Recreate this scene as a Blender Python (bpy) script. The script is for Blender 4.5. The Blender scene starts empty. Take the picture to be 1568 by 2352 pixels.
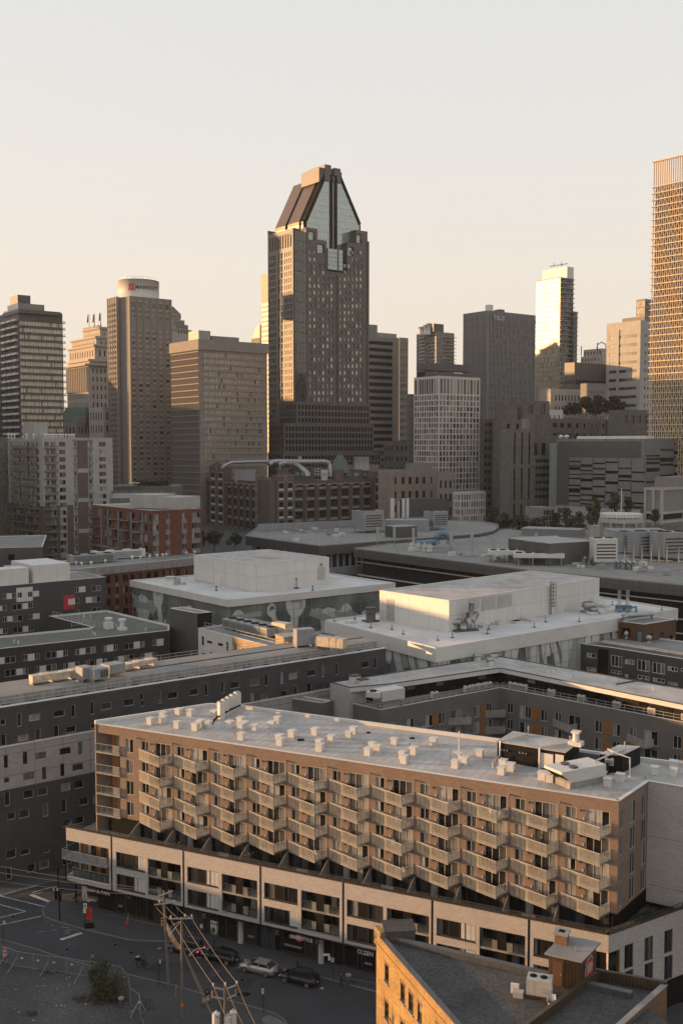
import bpy, math, random
import numpy as np
from mathutils import Vector, Matrix
R = random.Random(7)
SC = bpy.context.scene
COL = SC.collection
# ------------------------------------------------------------------ camera, sky, sun, exposure
H = 62.0; F = 2400.0; CX = 784.0; CY = 1176.0
PITCH = math.atan(156.0 / 2400.0); SP = math.sin(PITCH); CP = math.cos(PITCH)
cam_d = bpy.data.cameras.new('camera'); cam = bpy.data.objects.new('camera', cam_d); COL.objects.link(cam)
cam_d.sensor_fit = 'VERTICAL'; cam_d.sensor_height = 36.0; cam_d.lens = F / 2352.0 * 36.0
cam_d.clip_start = 1.0; cam_d.clip_end = 20000.0
cam.location = (0, 0, H); cam.rotation_euler = (math.pi / 2 - PITCH, 0, 0)
SC.camera = cam
SUN_EL = math.radians(6.0)
SUN_AZ = math.radians(172.0)             # direction to the sun, measured from +X towards +Y
world = bpy.data.worlds.new('World'); SC.world = world; world.use_nodes = True
wn = world.node_tree.nodes; wl = world.node_tree.links
for n in list(wn): wn.remove(n)
wo = wn.new('ShaderNodeOutputWorld'); bg = wn.new('ShaderNodeBackground'); sky = wn.new('ShaderNodeTexSky')
sky.sky_type = 'NISHITA'; sky.sun_disc = False; sky.sun_elevation = SUN_EL
sky.sun_rotation = math.pi / 2 - SUN_AZ
sky.altitude = 100; sky.air_density = 1.0; sky.dust_density = 3.0; sky.ozone_density = 1.0
hs = wn.new('ShaderNodeHueSaturation'); hs.inputs['Saturation'].default_value = 0.30
mul = wn.new('ShaderNodeMix'); mul.data_type = 'RGBA'; mul.blend_type = 'MULTIPLY'; mul.inputs[0].default_value = 1.0
mul.inputs[7].default_value = (1.0, 0.96, 0.90, 1)
# evening haze evens the sky out: a warm veil that is deepest at the horizon, the same all the way round
tc = wn.new('ShaderNodeTexCoord'); sx = wn.new('ShaderNodeSeparateXYZ'); rp = wn.new('ShaderNodeValToRGB')
wl.new(tc.outputs['Generated'], sx.inputs[0]); wl.new(sx.outputs['Z'], rp.inputs[0])
el = rp.color_ramp.elements
SKYK = 7.6
def sl(h):
 c = [int(h[i:i+2], 16) / 255.0 for i in (0, 2, 4)]
 return tuple((v / 12.92 if v <= 0.04045 else ((v + 0.055) / 1.055) ** 2.4) for v in c) + (1,)
el[0].position = 0.0; el[0].color = sl('ECD8C0')
el[1].position = 1.0; el[1].color = sl('BCCADB')
for p_, h_ in ((0.07, 'EBDDCB'), (0.16, 'E9DFD4'), (0.25, 'E3E0DA'), (0.40, 'DCDDDD'), (0.65, 'CDD4DC')):
 e = el.new(p_); e.color = sl(h_)
vs = wn.new('ShaderNodeVectorMath'); vs.operation = 'SCALE'; vs.inputs[3].default_value = SKYK
wl.new(rp.outputs[0], vs.inputs[0])
mx = wn.new('ShaderNodeMix'); mx.data_type = 'RGBA'; mx.inputs[0].default_value = 0.80
wl.new(sky.outputs[0], hs.inputs['Color']); wl.new(hs.outputs[0], mul.inputs[6])
wl.new(mul.outputs[2], mx.inputs[6]); wl.new(vs.outputs[0], mx.inputs[7])
wl.new(mx.outputs[2], bg.inputs['Color']); bg.inputs['Strength'].default_value = 0.092
wl.new(bg.outputs[0], wo.inputs['Surface'])
sd = bpy.data.lights.new('sun', 'SUN'); so = bpy.data.objects.new('sun', sd); COL.objects.link(so)
sd.energy = 4.7; sd.angle = math.radians(0.6); sd.color = (1.0, 0.56, 0.24)
SV = Vector((math.cos(SUN_AZ) * math.cos(SUN_EL), math.sin(SUN_AZ) * math.cos(SUN_EL), math.sin(SUN_EL)))
so.rotation_euler = SV.to_track_quat('Z', 'Y').to_euler()
SC.view_settings.view_transform = 'Standard'; SC.view_settings.look = 'None'
SC.view_settings.exposure = 0.85; SC.view_settings.gamma = 1.0; SC.view_settings.use_curve_mapping = False
SC.render.engine = 'CYCLES'
SC.cycles.max_bounces = 6; SC.cycles.transparent_max_bounces = 12; SC.cycles.caustics_reflective = False
SC.cycles.caustics_refractive = False; SC.cycles.use_denoising = True
# ------------------------------------------------------------------ helpers: picture pixel -> place
def ray(x, y):
 a = (x - CX) / F; b = (CY - y) / F
 return Vector((a, CP + b * SP, b * CP - SP))
def P(x, y, z=0.0):                      # where the sight line through (x, y) meets height z
 d = ray(x, y); t = (z - H) / d.z
 return Vector((d.x * t, d.y * t, z))
def D(x, y, dist):                       # where it meets distance dist
 d = ray(x, y); t = dist / d.y
 return Vector((d.x * t, dist, H + d.z * t))
def PX(p):                               # place -> picture
 v = Vector(p) - Vector((0, 0, H)); fw = v.y * CP - v.z * SP; up = v.y * SP + v.z * CP
 return CX + F * v.x / fw, CY - F * up / fw
def colx(x, dist):                       # point at picture column x on the horizon at this distance
 p = D(x, 1020, dist); return Vector((p.x, p.y))
def along(p0, ang, x):                   # walk from p0 in direction ang until picture column x
 d = Vector((math.cos(ang), math.sin(ang))); k = (x - CX) / F * CP
 t = (k * p0.y - p0.x) / (d.x - k * d.y)
 return p0 + d * t
class Wall:
 def __init__(s, p, q):
  s.p = Vector((p[0], p[1])); s.q = Vector((q[0], q[1])); s.d = (s.q - s.p); s.len = s.d.length; s.d = s.d / s.len
  s.n = Vector((s.d.y, -s.d.x)); s.ang = math.atan2(s.d.y, s.d.x)
 def hit(s, x, y, off=0.0):
  r = ray(x, y); p = s.p + s.n * off
  t = (p.x * s.n.x + p.y * s.n.y) / (r.x * s.n.x + r.y * s.n.y)
  w = Vector((r.x * t, r.y * t)) - p
  return w.dot(s.d), H + r.z * t
 def u(s, x, y=1020, off=0.0): return s.hit(x, y, off)[0]
 def pt(s, u, z, off=0.0):
  v = s.p + s.d * u + s.n * off
  return Vector((v.x, v.y, z))
 def rect(s, x0, y0, x1, y1, off=0.0):   # picture rectangle's left-top and right-bottom -> u0,u1,z0,z1
  a = s.hit(x0, y0, off); b = s.hit(x1, y1, off)
  return a[0], b[0], b[1], a[1]
 def shift(s, off):
  return Wall(s.p + s.n * off, s.q + s.n * off)
# ------------------------------------------------------------------ mesh builder
class MB:
 def __init__(s): s.v = []; s.f = []; s.m = []
 def quad(s, a, b, c, d, m=0):
  i = len(s.v); s.v += [tuple(a), tuple(b), tuple(c), tuple(d)]; s.f.append((i, i+1, i+2, i+3)); s.m.append(m)
 def poly(s, pts, m=0):
  i = len(s.v); s.v += [tuple(p) for p in pts]; s.f.append(tuple(range(i, i+len(pts)))); s.m.append(m)
 def box8(s, c, m=0):                 # c: four bottom then four top corners, both anticlockwise seen from above
  i = len(s.v); s.v += [tuple(p) for p in c]
  for f in ((3,2,1,0),(4,5,6,7),(0,1,5,4),(1,2,6,5),(2,3,7,6),(3,0,4,7)):
   s.f.append(tuple(i+k for k in f)); s.m.append(m)
 def box(s, x0, x1, y0, y1, z0, z1, m=0):
  s.box8([(x0,y0,z0),(x1,y0,z0),(x1,y1,z0),(x0,y1,z0),(x0,y0,z1),(x1,y0,z1),(x1,y1,z1),(x0,y1,z1)], m)
 def wbox(s, w, u0, u1, z0, z1, o0, o1, m=0):   # box in a wall's frame: u along, o outwards (o1 outer)
  a=[w.pt(u0,z0,o1),w.pt(u1,z0,o1),w.pt(u1,z0,o0),w.pt(u0,z0,o0)]
  b=[Vector((p.x,p.y,z1)) for p in a]
  s.box8(a+b, m)
 def wquad(s, w, u0, u1, z0, z1, o=0.0, m=0):
  s.quad(w.pt(u0,z0,o), w.pt(u1,z0,o), w.pt(u1,z1,o), w.pt(u0,z1,o), m)
 def obox(s, c, sx, sy, sz, ang=0.0, m=0):      # c = centre of the base
  ca, sa = math.cos(ang), math.sin(ang); q=[]
  for z in (0, sz):
   for x, y in ((-.5,-.5),(.5,-.5),(.5,.5),(-.5,.5)):
    X, Y = x*sx, y*sy; q.append((c[0]+X*ca-Y*sa, c[1]+X*sa+Y*ca, c[2]+z))
  s.box8(q, m)
 def prism(s, pts, z0, z1, m=0, mt=None, bottom=False):
  n=len(pts); i=len(s.v)
  s.v += [(p[0],p[1],z0) for p in pts]+[(p[0],p[1],z1) for p in pts]
  for k in range(n):
   j=(k+1)%n; s.f.append((i+k,i+j,i+n+j,i+n+k)); s.m.append(m)
  s.f.append(tuple(i+n+k for k in range(n))); s.m.append(m if mt is None else mt)
  if bottom: s.f.append(tuple(i+k for k in reversed(range(n)))); s.m.append(m)
 def tube(s, pts, r, n=6, m=0, cap=True):
  pts=[Vector(p) for p in pts]; rs = r if isinstance(r,(list,tuple)) else [r]*len(pts); i0=len(s.v)
  for k,p in enumerate(pts):
   t = (pts[min(k+1,len(pts)-1)]-pts[max(k-1,0)]).normalized()
   a = Vector((0,0,1)) if abs(t.z)<.9 else Vector((1,0,0))
   e1=t.cross(a).normalized(); e2=t.cross(e1)
   for j in range(n):
    th=2*math.pi*j/n; s.v.append(tuple(p+(e1*math.cos(th)+e2*math.sin(th))*rs[k]))
  for k in range(len(pts)-1):
   for j in range(n):
    a=i0+k*n+j; b=i0+k*n+(j+1)%n; s.f.append((a,b,b+n,a+n)); s.m.append(m)
  if cap:
   s.f.append(tuple(i0+j for j in range(n))); s.m.append(m)
   s.f.append(tuple(i0+(len(pts)-1)*n+j for j in reversed(range(n)))); s.m.append(m)
 def cyl(s, c, r, z0, z1, n=16, m=0, r1=None):
  s.tube([(c[0],c[1],z0),(c[0],c[1],z1)], [r, r if r1 is None else r1], n, m)
 def bar(s, a, b, w, h=None, m=0):
  a=Vector(a); b=Vector(b); h=w if h is None else h; t=(b-a).normalized()
  up=Vector((0,0,1)) if abs(t.z)<.95 else Vector((1,0,0))
  e1=t.cross(up).normalized()*w/2; e2=e1.cross(t).normalized()*h/2
  s.box8([a-e1-e2,a+e1-e2,b+e1-e2,b-e1-e2,a-e1+e2,a+e1+e2,b+e1+e2,b-e1+e2], m)
 def build(s, name, mats, parent=None, smooth=False):
  me=bpy.data.meshes.new(name); me.from_pydata(s.v, [], s.f)
  if not isinstance(mats,(list,tuple)): mats=[mats]
  for k in mats: me.materials.append(k)
  if len(mats)>1: me.polygons.foreach_set('material_index', s.m)
  # metres as UV: along the face horizontally, height vertically
  nl=len(me.loops)
  if nl:
   nr=np.empty(len(me.polygons)*3); me.polygons.foreach_get('normal', nr); nr=nr.reshape(-1,3)
   tot=np.empty(len(me.polygons),dtype=np.int32); me.polygons.foreach_get('loop_total', tot)
   vi=np.empty(nl,dtype=np.int32); me.loops.foreach_get('vertex_index', vi)
   co=np.array(s.v,dtype=np.float64).reshape(-1,3)[vi]; N=np.repeat(nr,tot,axis=0)
   hl=np.hypot(N[:,0],N[:,1])+1e-9; tx=-N[:,1]/hl; ty=N[:,0]/hl
   flat=np.abs(N[:,2])>.7
   uu=np.where(flat,co[:,0],co[:,0]*tx+co[:,1]*ty); vv=np.where(flat,co[:,1],co[:,2])
   uv=me.uv_layers.new(name='UVMap'); uv.data.foreach_set('uv', np.stack([uu,vv],1).astype(np.float32).ravel())
  if smooth: me.polygons.foreach_set('use_smooth',[True]*len(me.polygons))
  me.update()
  return link(name, me, parent)
def link(name, me, parent=None):
 o=bpy.data.objects.new(name, me); COL.objects.link(o)
 if parent is not None:
  o.parent=parent
  w=parent
  off=Vector((0,0,0))
  while w is not None:
   off += w.location; w=w.parent if w.parent is not None else None
  o.matrix_parent_inverse=Matrix.Translation(-off)
 return o
def tag(o, label=None, cat=None, group=None, kind=None):
 if label: o['label']=label
 if cat: o['category']=cat
 if group: o['group']=group
 if kind: o['kind']=kind
 return o
def thing(name, label, cat, loc=(0,0,0), group=None):
 o=bpy.data.objects.new(name, None); COL.objects.link(o); o.location=tuple(loc) if len(loc)==3 else (loc[0],loc[1],0)
 o.empty_display_size=1
 return tag(o,label,cat,group)
def clone(root, loc, rz=0.0, label=None, group=None):    # copy a thing built round its own base, with parts and sub-parts
 r=root.copy(); COL.objects.link(r); r.location=loc; r.rotation_euler=(0,0,rz)
 if label: r['label']=label
 if group: r['group']=group
 def rec(src,dst):
  for ch in CH.get(src.name,()):
   c=ch.copy(); COL.objects.link(c); c.parent=dst; rec(ch,c)
 rec(root,r)
 return r
CH={}
def part(name, mb, mats, parent, smooth=False):    # a part of a proto built round the origin
 o=mb.build(name, mats, None, smooth); o.parent=parent
 CH.setdefault(parent.name,[]).append(o)
 return o
# ------------------------------------------------------------------ materials
MT={}
def mat(name, col, rough=.8, metal=0.0, var=.12, vs=.35, streak=0.0, brick=None, panel=None, bump=0.0, spec=None, spot=0.0, fine=.06, ior=None):
 m=bpy.data.materials.new(name); m.use_nodes=True; nt=m.node_tree; N=nt.nodes; L=nt.links
 b=N['Principled BSDF']; b.inputs['Roughness'].default_value=rough; b.inputs['Metallic'].default_value=metal
 if ior: b.inputs['IOR'].default_value=ior
 if spec is not None: b.inputs['Specular IOR Level'].default_value=spec
 c4=tuple(col)+(1,)
 uv=N.new('ShaderNodeUVMap')
 def mixc(fac, A, B, typ='MIX'):
  x=N.new('ShaderNodeMix'); x.data_type='RGBA'; x.blend_type=typ
  for sock,v in ((0,fac),(6,A),(7,B)):
   if hasattr(v,'is_linked') or hasattr(v,'links'): L.new(v,x.inputs[sock])
   else: x.inputs[sock].default_value=v
  return x.outputs[2]
 def mapr(src,a,b_,c,d):
  x=N.new('ShaderNodeMapRange'); x.inputs[1].default_value=a; x.inputs[2].default_value=b_; x.inputs[3].default_value=c; x.inputs[4].default_value=d
  L.new(src,x.inputs[0]); return x.outputs[0]
 def scaled(sx_,sy_):
  x=N.new('ShaderNodeMapping'); x.inputs['Scale'].default_value=(sx_,sy_,1); L.new(uv.outputs[0],x.inputs[0]); return x.outputs[0]
 cur=None; hgt=None
 if brick:
  bt=N.new('ShaderNodeTexBrick'); L.new(uv.outputs[0],bt.inputs['Vector'])
  c2,mo,bw,bh=brick[:4]
  bt.inputs['Color1'].default_value=c4; bt.inputs['Color2'].default_value=tuple(c2)+(1,); bt.inputs['Mortar'].default_value=tuple(mo)+(1,)
  bt.inputs['Scale'].default_value=1; bt.inputs['Brick Width'].default_value=bw; bt.inputs['Row Height'].default_value=bh
  bt.inputs['Mortar Size'].default_value=brick[4] if len(brick)>4 else bh*.09; bt.inputs['Mortar Smooth'].default_value=.3; bt.inputs['Bias'].default_value=0
  cur=bt.outputs['Color']; hgt=bt.outputs['Fac']
 base = cur if cur is not None else c4
 nz=N.new('ShaderNodeTexNoise'); nz.inputs['Scale'].default_value=vs; nz.inputs['Detail'].default_value=5; nz.inputs['Roughness'].default_value=.6
 L.new(uv.outputs[0],nz.inputs['Vector'])
 f=mapr(nz.outputs['Fac'],.3,.7,1-var,1+var)
 g=N.new('ShaderNodeCombineColor');
 for k in range(3): L.new(f,g.inputs[k])
 cur=mixc(1.0, base, g.outputs[0],'MULTIPLY')
 if fine:
  n2=N.new('ShaderNodeTexNoise'); n2.inputs['Scale'].default_value=3.0; n2.inputs['Detail'].default_value=3; L.new(uv.outputs[0],n2.inputs['Vector'])
  f2=mapr(n2.outputs['Fac'],.3,.7,1-fine,1+fine); g2=N.new('ShaderNodeCombineColor')
  for k in range(3): L.new(f2,g2.inputs[k])
  cur=mixc(1.0,cur,g2.outputs[0],'MULTIPLY')
 if streak:
  n3=N.new('ShaderNodeTexNoise'); n3.inputs['Scale'].default_value=1.0; n3.inputs['Detail'].default_value=4; L.new(scaled(1.6,.10),n3.inputs['Vector'])
  cur=mixc(mapr(n3.outputs['Fac'],.45,.75,0,streak),cur,(.06,.055,.05,1))
 if spot:
  n4=N.new('ShaderNodeTexNoise'); n4.inputs['Scale'].default_value=.12; n4.inputs['Detail'].default_value=6; n4.inputs['Roughness'].default_value=.7; L.new(uv.outputs[0],n4.inputs['Vector'])
  cur=mixc(mapr(n4.outputs['Fac'],.52,.72,0,spot),cur,(.05,.047,.045,1))
 if panel:
  pb=N.new('ShaderNodeTexBrick'); L.new(uv.outputs[0],pb.inputs['Vector']); pb.offset=panel[3] if len(panel)>3 else 0.0
  pb.inputs['Scale'].default_value=1; pb.inputs['Brick Width'].default_value=panel[0]; pb.inputs['Row Height'].default_value=panel[1]
  pb.inputs['Mortar Size'].default_value=panel[2]; pb.inputs['Mortar Smooth'].default_value=.1
  pb.inputs['Color1'].default_value=(1,1,1,1); pb.inputs['Color2'].default_value=(.92,.92,.92,1); pb.inputs['Mortar'].default_value=((panel[4],)*3 if len(panel)>4 else (.35,.35,.35))+(1,); pb.inputs['Bias'].default_value=0
  cur=mixc(1.0,cur,pb.outputs['Color'],'MULTIPLY')
 L.new(cur,b.inputs['Base Color'])
 if bump:
  bp=N.new('ShaderNodeBump'); bp.inputs['Strength'].default_value=bump; bp.inputs['Distance'].default_value=.03
  n5=N.new('ShaderNodeTexNoise'); n5.inputs['Scale'].default_value=6; n5.inputs['Detail'].default_value=4; L.new(uv.outputs[0],n5.inputs['Vector'])
  L.new(n5.outputs['Fac'],bp.inputs['Height']); L.new(bp.outputs[0],b.inputs['Normal'])
 MT[name]=m
 return m
def glass(name, stops, rough=.07, ior=1.5, metal=0.0, wob=0.0):
 """window glass seen from outside: what stands behind the pane (dark room, blind, curtain) differs from pane to pane"""
 m=bpy.data.materials.new(name); m.use_nodes=True; nt=m.node_tree; N=nt.nodes; L=nt.links; b=N['Principled BSDF']
 b.inputs['Roughness'].default_value=rough; b.inputs['IOR'].default_value=ior; b.inputs['Metallic'].default_value=metal
 oi=N.new('ShaderNodeObjectInfo'); ge=N.new('ShaderNodeNewGeometry')
 a=N.new('ShaderNodeMath'); a.operation='MULTIPLY_ADD'; a.inputs[1].default_value=3.7; L.new(oi.outputs['Random'],a.inputs[0]); L.new(ge.outputs['Random Per Island'],a.inputs[2])
 fr=N.new('ShaderNodeMath'); fr.operation='FRACT'; L.new(a.outputs[0],fr.inputs[0])
 r=N.new('ShaderNodeValToRGB'); r.color_ramp.interpolation='CONSTANT'; L.new(fr.outputs[0],r.inputs[0])
 E=r.color_ramp.elements
 E[0].position=0; E[0].color=tuple(stops[0][1])+(1,); E[1].position=stops[1][0]; E[1].color=tuple(stops[1][1])+(1,)
 for p_,c_ in stops[2:]:
  e=E.new(p_); e.color=tuple(c_)+(1,)
 # folds of curtains / slats
 tcn=N.new('ShaderNodeTexCoord'); mp=N.new('ShaderNodeMapping'); mp.inputs['Scale'].default_value=(7,7,.6); L.new(tcn.outputs['Object'],mp.inputs[0])
 nz=N.new('ShaderNodeTexNoise'); nz.inputs['Scale'].default_value=1; nz.inputs['Detail'].default_value=2; L.new(mp.outputs[0],nz.inputs['Vector'])
 mr=N.new('ShaderNodeMapRange'); mr.inputs[1].default_value=.3; mr.inputs[2].default_value=.7; mr.inputs[3].default_value=.55; mr.inputs[4].default_value=1.15; L.new(nz.outputs['Fac'],mr.inputs[0])
 g=N.new('ShaderNodeCombineColor')
 for k in range(3): L.new(mr.outputs[0],g.inputs[k])
 x=N.new('ShaderNodeMix'); x.data_type='RGBA'; x.blend_type='MULTIPLY'; x.inputs[0].default_value=1; L.new(r.outputs[0],x.inputs[6]); L.new(g.outputs[0],x.inputs[7])
 L.new(x.outputs[2],b.inputs['Base Color'])
 if wob:   # panes are never perfectly flat
  bp=N.new('ShaderNodeBump'); bp.inputs['Strength'].default_value=wob; bp.inputs['Distance'].default_value=.05
  n5=N.new('ShaderNodeTexNoise'); n5.inputs['Scale'].default_value=.35; n5.inputs['Detail'].default_value=2; L.new(tcn.outputs['Object'],n5.inputs['Vector'])
  L.new(n5.outputs['Fac'],bp.inputs['Height']); L.new(bp.outputs[0],b.inputs['Normal'])
 MT[name]=m; return m
def emit(name,col,k):
 m=bpy.data.materials.new(name); m.use_nodes=True; b=m.node_tree.nodes['Principled BSDF']
 b.inputs['Base Color'].default_value=(.3,.02,.02,1); b.inputs['Emission Color'].default_value=tuple(col)+(1,); b.inputs['Emission Strength'].default_value=k
 MT[name]=m; return m
BK=(.010,.010,.011)
g_dark=glass('glass_dark',[(0,BK),(.35,(.02,.021,.022)),(.60,(.05,.05,.05)),(.78,(.13,.125,.115)),(.9,(.26,.25,.23))])
g_mix=glass('glass_curtains',[(0,BK),(.25,(.025,.026,.027)),(.42,(.09,.085,.08)),(.6,(.22,.21,.20)),(.8,(.36,.345,.32))])
g_black=glass('glass_black',[(0,BK),(.5,(.012,.012,.013)),(.8,(.03,.03,.03))])
g_sky=glass('glass_sky',[(0,(.50,.47,.41)),(.35,(.56,.52,.45)),(.7,(.42,.39,.34)),(.93,(.10,.095,.09))],rough=.2,ior=1.6,metal=.5)
g_pale=glass('glass_pale',[(0,(.15,.14,.12)),(.3,(.22,.205,.18)),(.62,(.27,.25,.22)),(.9,(.05,.048,.045))],rough=.1)
g_tower=glass('glass_tower',[(0,(.03,.045,.043)),(.22,(.16,.18,.16)),(.5,(.36,.38,.32)),(.85,(.03,.038,.038))],rough=.1,ior=1.8,metal=.4)
g_green=glass('glass_green',[(0,(.46,.53,.50)),(.5,(.49,.56,.53)),(.8,(.44,.50,.48))],rough=.15,ior=1.6,metal=.5)
g_mirror=glass('glass_mirror',[(0,(.20,.18,.155)),(.5,(.24,.215,.185)),(.9,(.13,.125,.115))],rough=.38,ior=1.6,metal=.6,wob=.35)
g_cool=glass('glass_cool',[(0,(.04,.05,.055)),(.4,(.07,.08,.085)),(.7,(.03,.035,.04))],rough=.05,ior=1.8,wob=.1)
g_tint=glass('glass_bronze',[(0,(.035,.028,.022)),(.4,(.05,.04,.03)),(.7,(.02,.018,.015)),(.9,(.10,.09,.075))],rough=.10,ior=1.8)
mat('asphalt',(.036,.0365,.041),.9,var=.30,vs=.10,spot=.35,fine=.22,bump=.15)
mat('asphalt_patch',(.024,.024,.026),.9,var=.2,fine=.2)
mat('asphalt_walk',(.047,.047,.050),.9,var=.22,vs=.2,fine=.2)
mat('concrete_walk',(.12,.118,.112),.9,var=.2,vs=.3,panel=(1.5,1.5,.02),fine=.1)
mat('kerb',(.13,.125,.115),.9,var=.25)
mat('paint_white',(.42,.42,.40),.8,var=.35,vs=1.2,fine=.3)
mat('gravel_lot',(.060,.056,.054),.95,var=.45,vs=.12,fine=.4,bump=.5)
mat('ground',(.05,.05,.05),.95,var=.25,vs=.05,fine=.2)
mat('brick_tan',(.225,.158,.118),.9,var=.10,brick=((.19,.128,.092),(.17,.14,.12),.42,.14,.012),fine=.08)
mat('brick_white',(.46,.425,.395),.85,var=.05,brick=((.40,.365,.34),(.20,.18,.17),.50,.16,.016),fine=.05)
mat('brick_black',(.03,.03,.032),.8,var=.2,brick=((.022,.022,.024),(.015,.015,.016),.5,.16,.012))
mat('brick_dark',(.050,.050,.055),.75,var=.18,panel=(3.0,6.2,.03),brick=((.042,.042,.047),(.035,.035,.039),.9,.3,.012),fine=.1)
mat('brick_grey',(.35,.33,.315),.85,var=.08,panel=(4.2,3.1,.04),brick=((.31,.29,.275),(.20,.185,.18),.8,.28,.012),fine=.08)
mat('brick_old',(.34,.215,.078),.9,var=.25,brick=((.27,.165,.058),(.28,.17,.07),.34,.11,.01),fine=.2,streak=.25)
mat('brick_red',(.13,.042,.026),.85,var=.15,brick=((.11,.036,.022),(.12,.06,.045),.5,.18,.012),fine=.12)
mat('brick_brown',(.128,.098,.082),.9,var=.18,brick=((.108,.082,.068),(.09,.065,.052),.5,.18,.012),fine=.12)
mat('brick_beige',(.25,.205,.175),.9,var=.12,fine=.1,streak=.2)
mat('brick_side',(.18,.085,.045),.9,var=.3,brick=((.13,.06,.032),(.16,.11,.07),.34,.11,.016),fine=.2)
mat('metal_white',(.62,.605,.575),.5,var=.05,panel=(.45,40,.015),fine=.03,streak=.08)
mat('metal_trim',(.55,.53,.50),.5,var=.08)
mat('metal_grey',(.26,.265,.27),.5,var=.12,panel=(1.2,40,.02))
mat('metal_dark',(.072,.074,.077),.5,var=.15,panel=(1.0,30,.03))
mat('metal_black',(.009,.009,.010),.6,var=.2,panel=(30,.5,.012),spec=.15)
mat('galv',(.34,.34,.34),.38,metal=.7,var=.2,vs=1.0)
mat('foil',(.50,.42,.33),.42,metal=.25,var=.3,vs=1.4,bump=1.0,fine=.2)
mat('rail',(.42,.41,.39),.45,metal=.3,var=.05)
mat('black',(.008,.008,.009),.8,var=.1,spec=.1)
mat('dark_frame',(.035,.035,.037),.5,var=.1)
mat('light_frame',(.36,.355,.345),.5,var=.06)
mat('roof_white',(.39,.365,.34),.75,var=.22,vs=.22,spot=.5,fine=.09,panel=(1.0,60,.02,0,.75))
mat('roof_glassy',(.52,.505,.48),.7,var=.16,vs=.09,spot=.35,fine=.05)
mat('roof_seam',(.27,.25,.235),.8,fine=.2)
mat('roof_grey',(.20,.195,.185),.9,var=.2,vs=.15,spot=.3,fine=.08)
mat('roof_mall',(.22,.213,.195),.85,var=.2,vs=.06,spot=.45,fine=.08,panel=(9,60,.06))
mat('roof_gravel',(.105,.108,.095),.98,var=.2,vs=.3,fine=.38,bump=.6)
mat('roof_tar',(.056,.053,.051),.98,var=.35,vs=.25,fine=.42,bump=.6,spot=.3)
mat('parapet_conc',(.27,.26,.245),.9,var=.2,vs=1.0,streak=.45,panel=(1.4,40,.02))
mat('brown_cap',(.045,.028,.022),.6); mat('concrete',(.23,.22,.205),.9,var=.15,streak=.3)
mat('concrete_dark',(.14,.134,.122),.9,var=.2,streak=.35,panel=(3.5,3.2,.05))
mat('concrete_brown',(.13,.117,.106),.85,var=.10,streak=.12)
mat('stone_pale',(.35,.335,.31),.85,var=.1,streak=.2)
mat('stone_bronze',(.23,.205,.18),.85,var=.1,streak=.12)
mat('stone_dark',(.092,.086,.083),.5,var=.10,panel=(1.8,1.9,.04))
mat('stone_tan',(.205,.19,.177),.85,var=.1,streak=.12)
mat('ornate_stone',(.36,.325,.285),.85,var=.12,streak=.2)
mat('white_frame_conc',(.50,.46,.44),.75,var=.06)
mat('navy_siding',(.040,.045,.050),.6,var=.12,panel=(40,.35,.02))
mat('panel_white',(.52,.50,.47),.6,var=.05)
mat('panel_pink',(.42,.02,.035),.6,var=.08)
mat('panel_orange',(.25,.105,.03),.55,var=.15,streak=.15)
mat('panel_tan',(.36,.24,.13),.7,var=.08,panel=(3,6,.03))
mat('siding_char',(.062,.063,.060),.7,var=.2,panel=(.35,40,.03))
mat('siding_brown',(.085,.038,.020),.65,var=.12,panel=(2.2,40,.02))
mat('dark_panel',(.078,.079,.082),.6,var=.10,panel=(2.6,1.2,.02,.5))
mat('grey_panel',(.175,.178,.18),.55,var=.10,panel=(3.0,1.5,.03,.5))
mat('bronze',(.16,.115,.085),.42,metal=.6,var=.06,panel=(1.4,80,.05))
mat('copper_green',(.09,.14,.115),.7,var=.2,panel=(.8,40,.05))
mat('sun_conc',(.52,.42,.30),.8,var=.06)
mat('wood_pole',(.13,.115,.095),.9,var=.3,vs=3,streak=.3)
mat('wire',(.24,.19,.14),.45,metal=.3,var=.05)
mat('wire_dark',(.05,.05,.05),.6,var=.05)
mat('rust_metal',(.060,.040,.022),.5,var=.4,vs=.8,panel=(.3,40,.04),streak=.3)
mat('bark',(.05,.042,.035),.95,var=.3)
mat('red_paint',(.42,.02,.02),.5); mat('orange_cone',(.55,.10,.03),.6); mat('yellow_paint',(.50,.27,.04),.6)
mat('paper',(.50,.49,.46),.8); mat('green_poster',(.12,.20,.05),.8); mat('magenta',(.30,.03,.12),.7)
mat('rubber',(.015,.015,.015),.85); mat('car_black',(.012,.012,.013),.18,var=0,fine=0); mat('car_silver',(.36,.345,.32),.25,metal=.5,var=0,fine=0)
mat('car_dark',(.028,.030,.031),.2,var=0,fine=0); mat('car_glass',(.02,.021,.022),.05,var=0,fine=0); mat('alloy',(.33,.33,.33),.35,metal=.7)
mat('skin',(.32,.17,.11),.6); mat('cloth_black',(.014,.014,.015),.9); mat('cloth_white',(.42,.41,.40),.9); mat('cloth_tan',(.23,.20,.16),.9); mat('hair',(.012,.010,.009),.8)
mat('bed_white',(.46,.45,.43),.9)
emit('tail_light',(1,.02,.05),.8)
emit('lamp_on',(1,.75,.45),3.0)
def leafmat(name,c1,c2):
 m=bpy.data.materials.new(name); m.use_nodes=True; N=m.node_tree.nodes; L=m.node_tree.links; b=N['Principled BSDF']; b.inputs['Roughness'].default_value=.65
 g=N.new('ShaderNodeNewGeometry'); r=N.new('ShaderNodeValToRGB'); L.new(g.outputs['Random Per Island'],r.inputs[0])
 r.color_ramp.elements[0].color=tuple(c1)+(1,); r.color_ramp.elements[1].color=tuple(c2)+(1,); L.new(r.outputs[0],b.inputs['Base Color']); MT[name]=m
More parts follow.
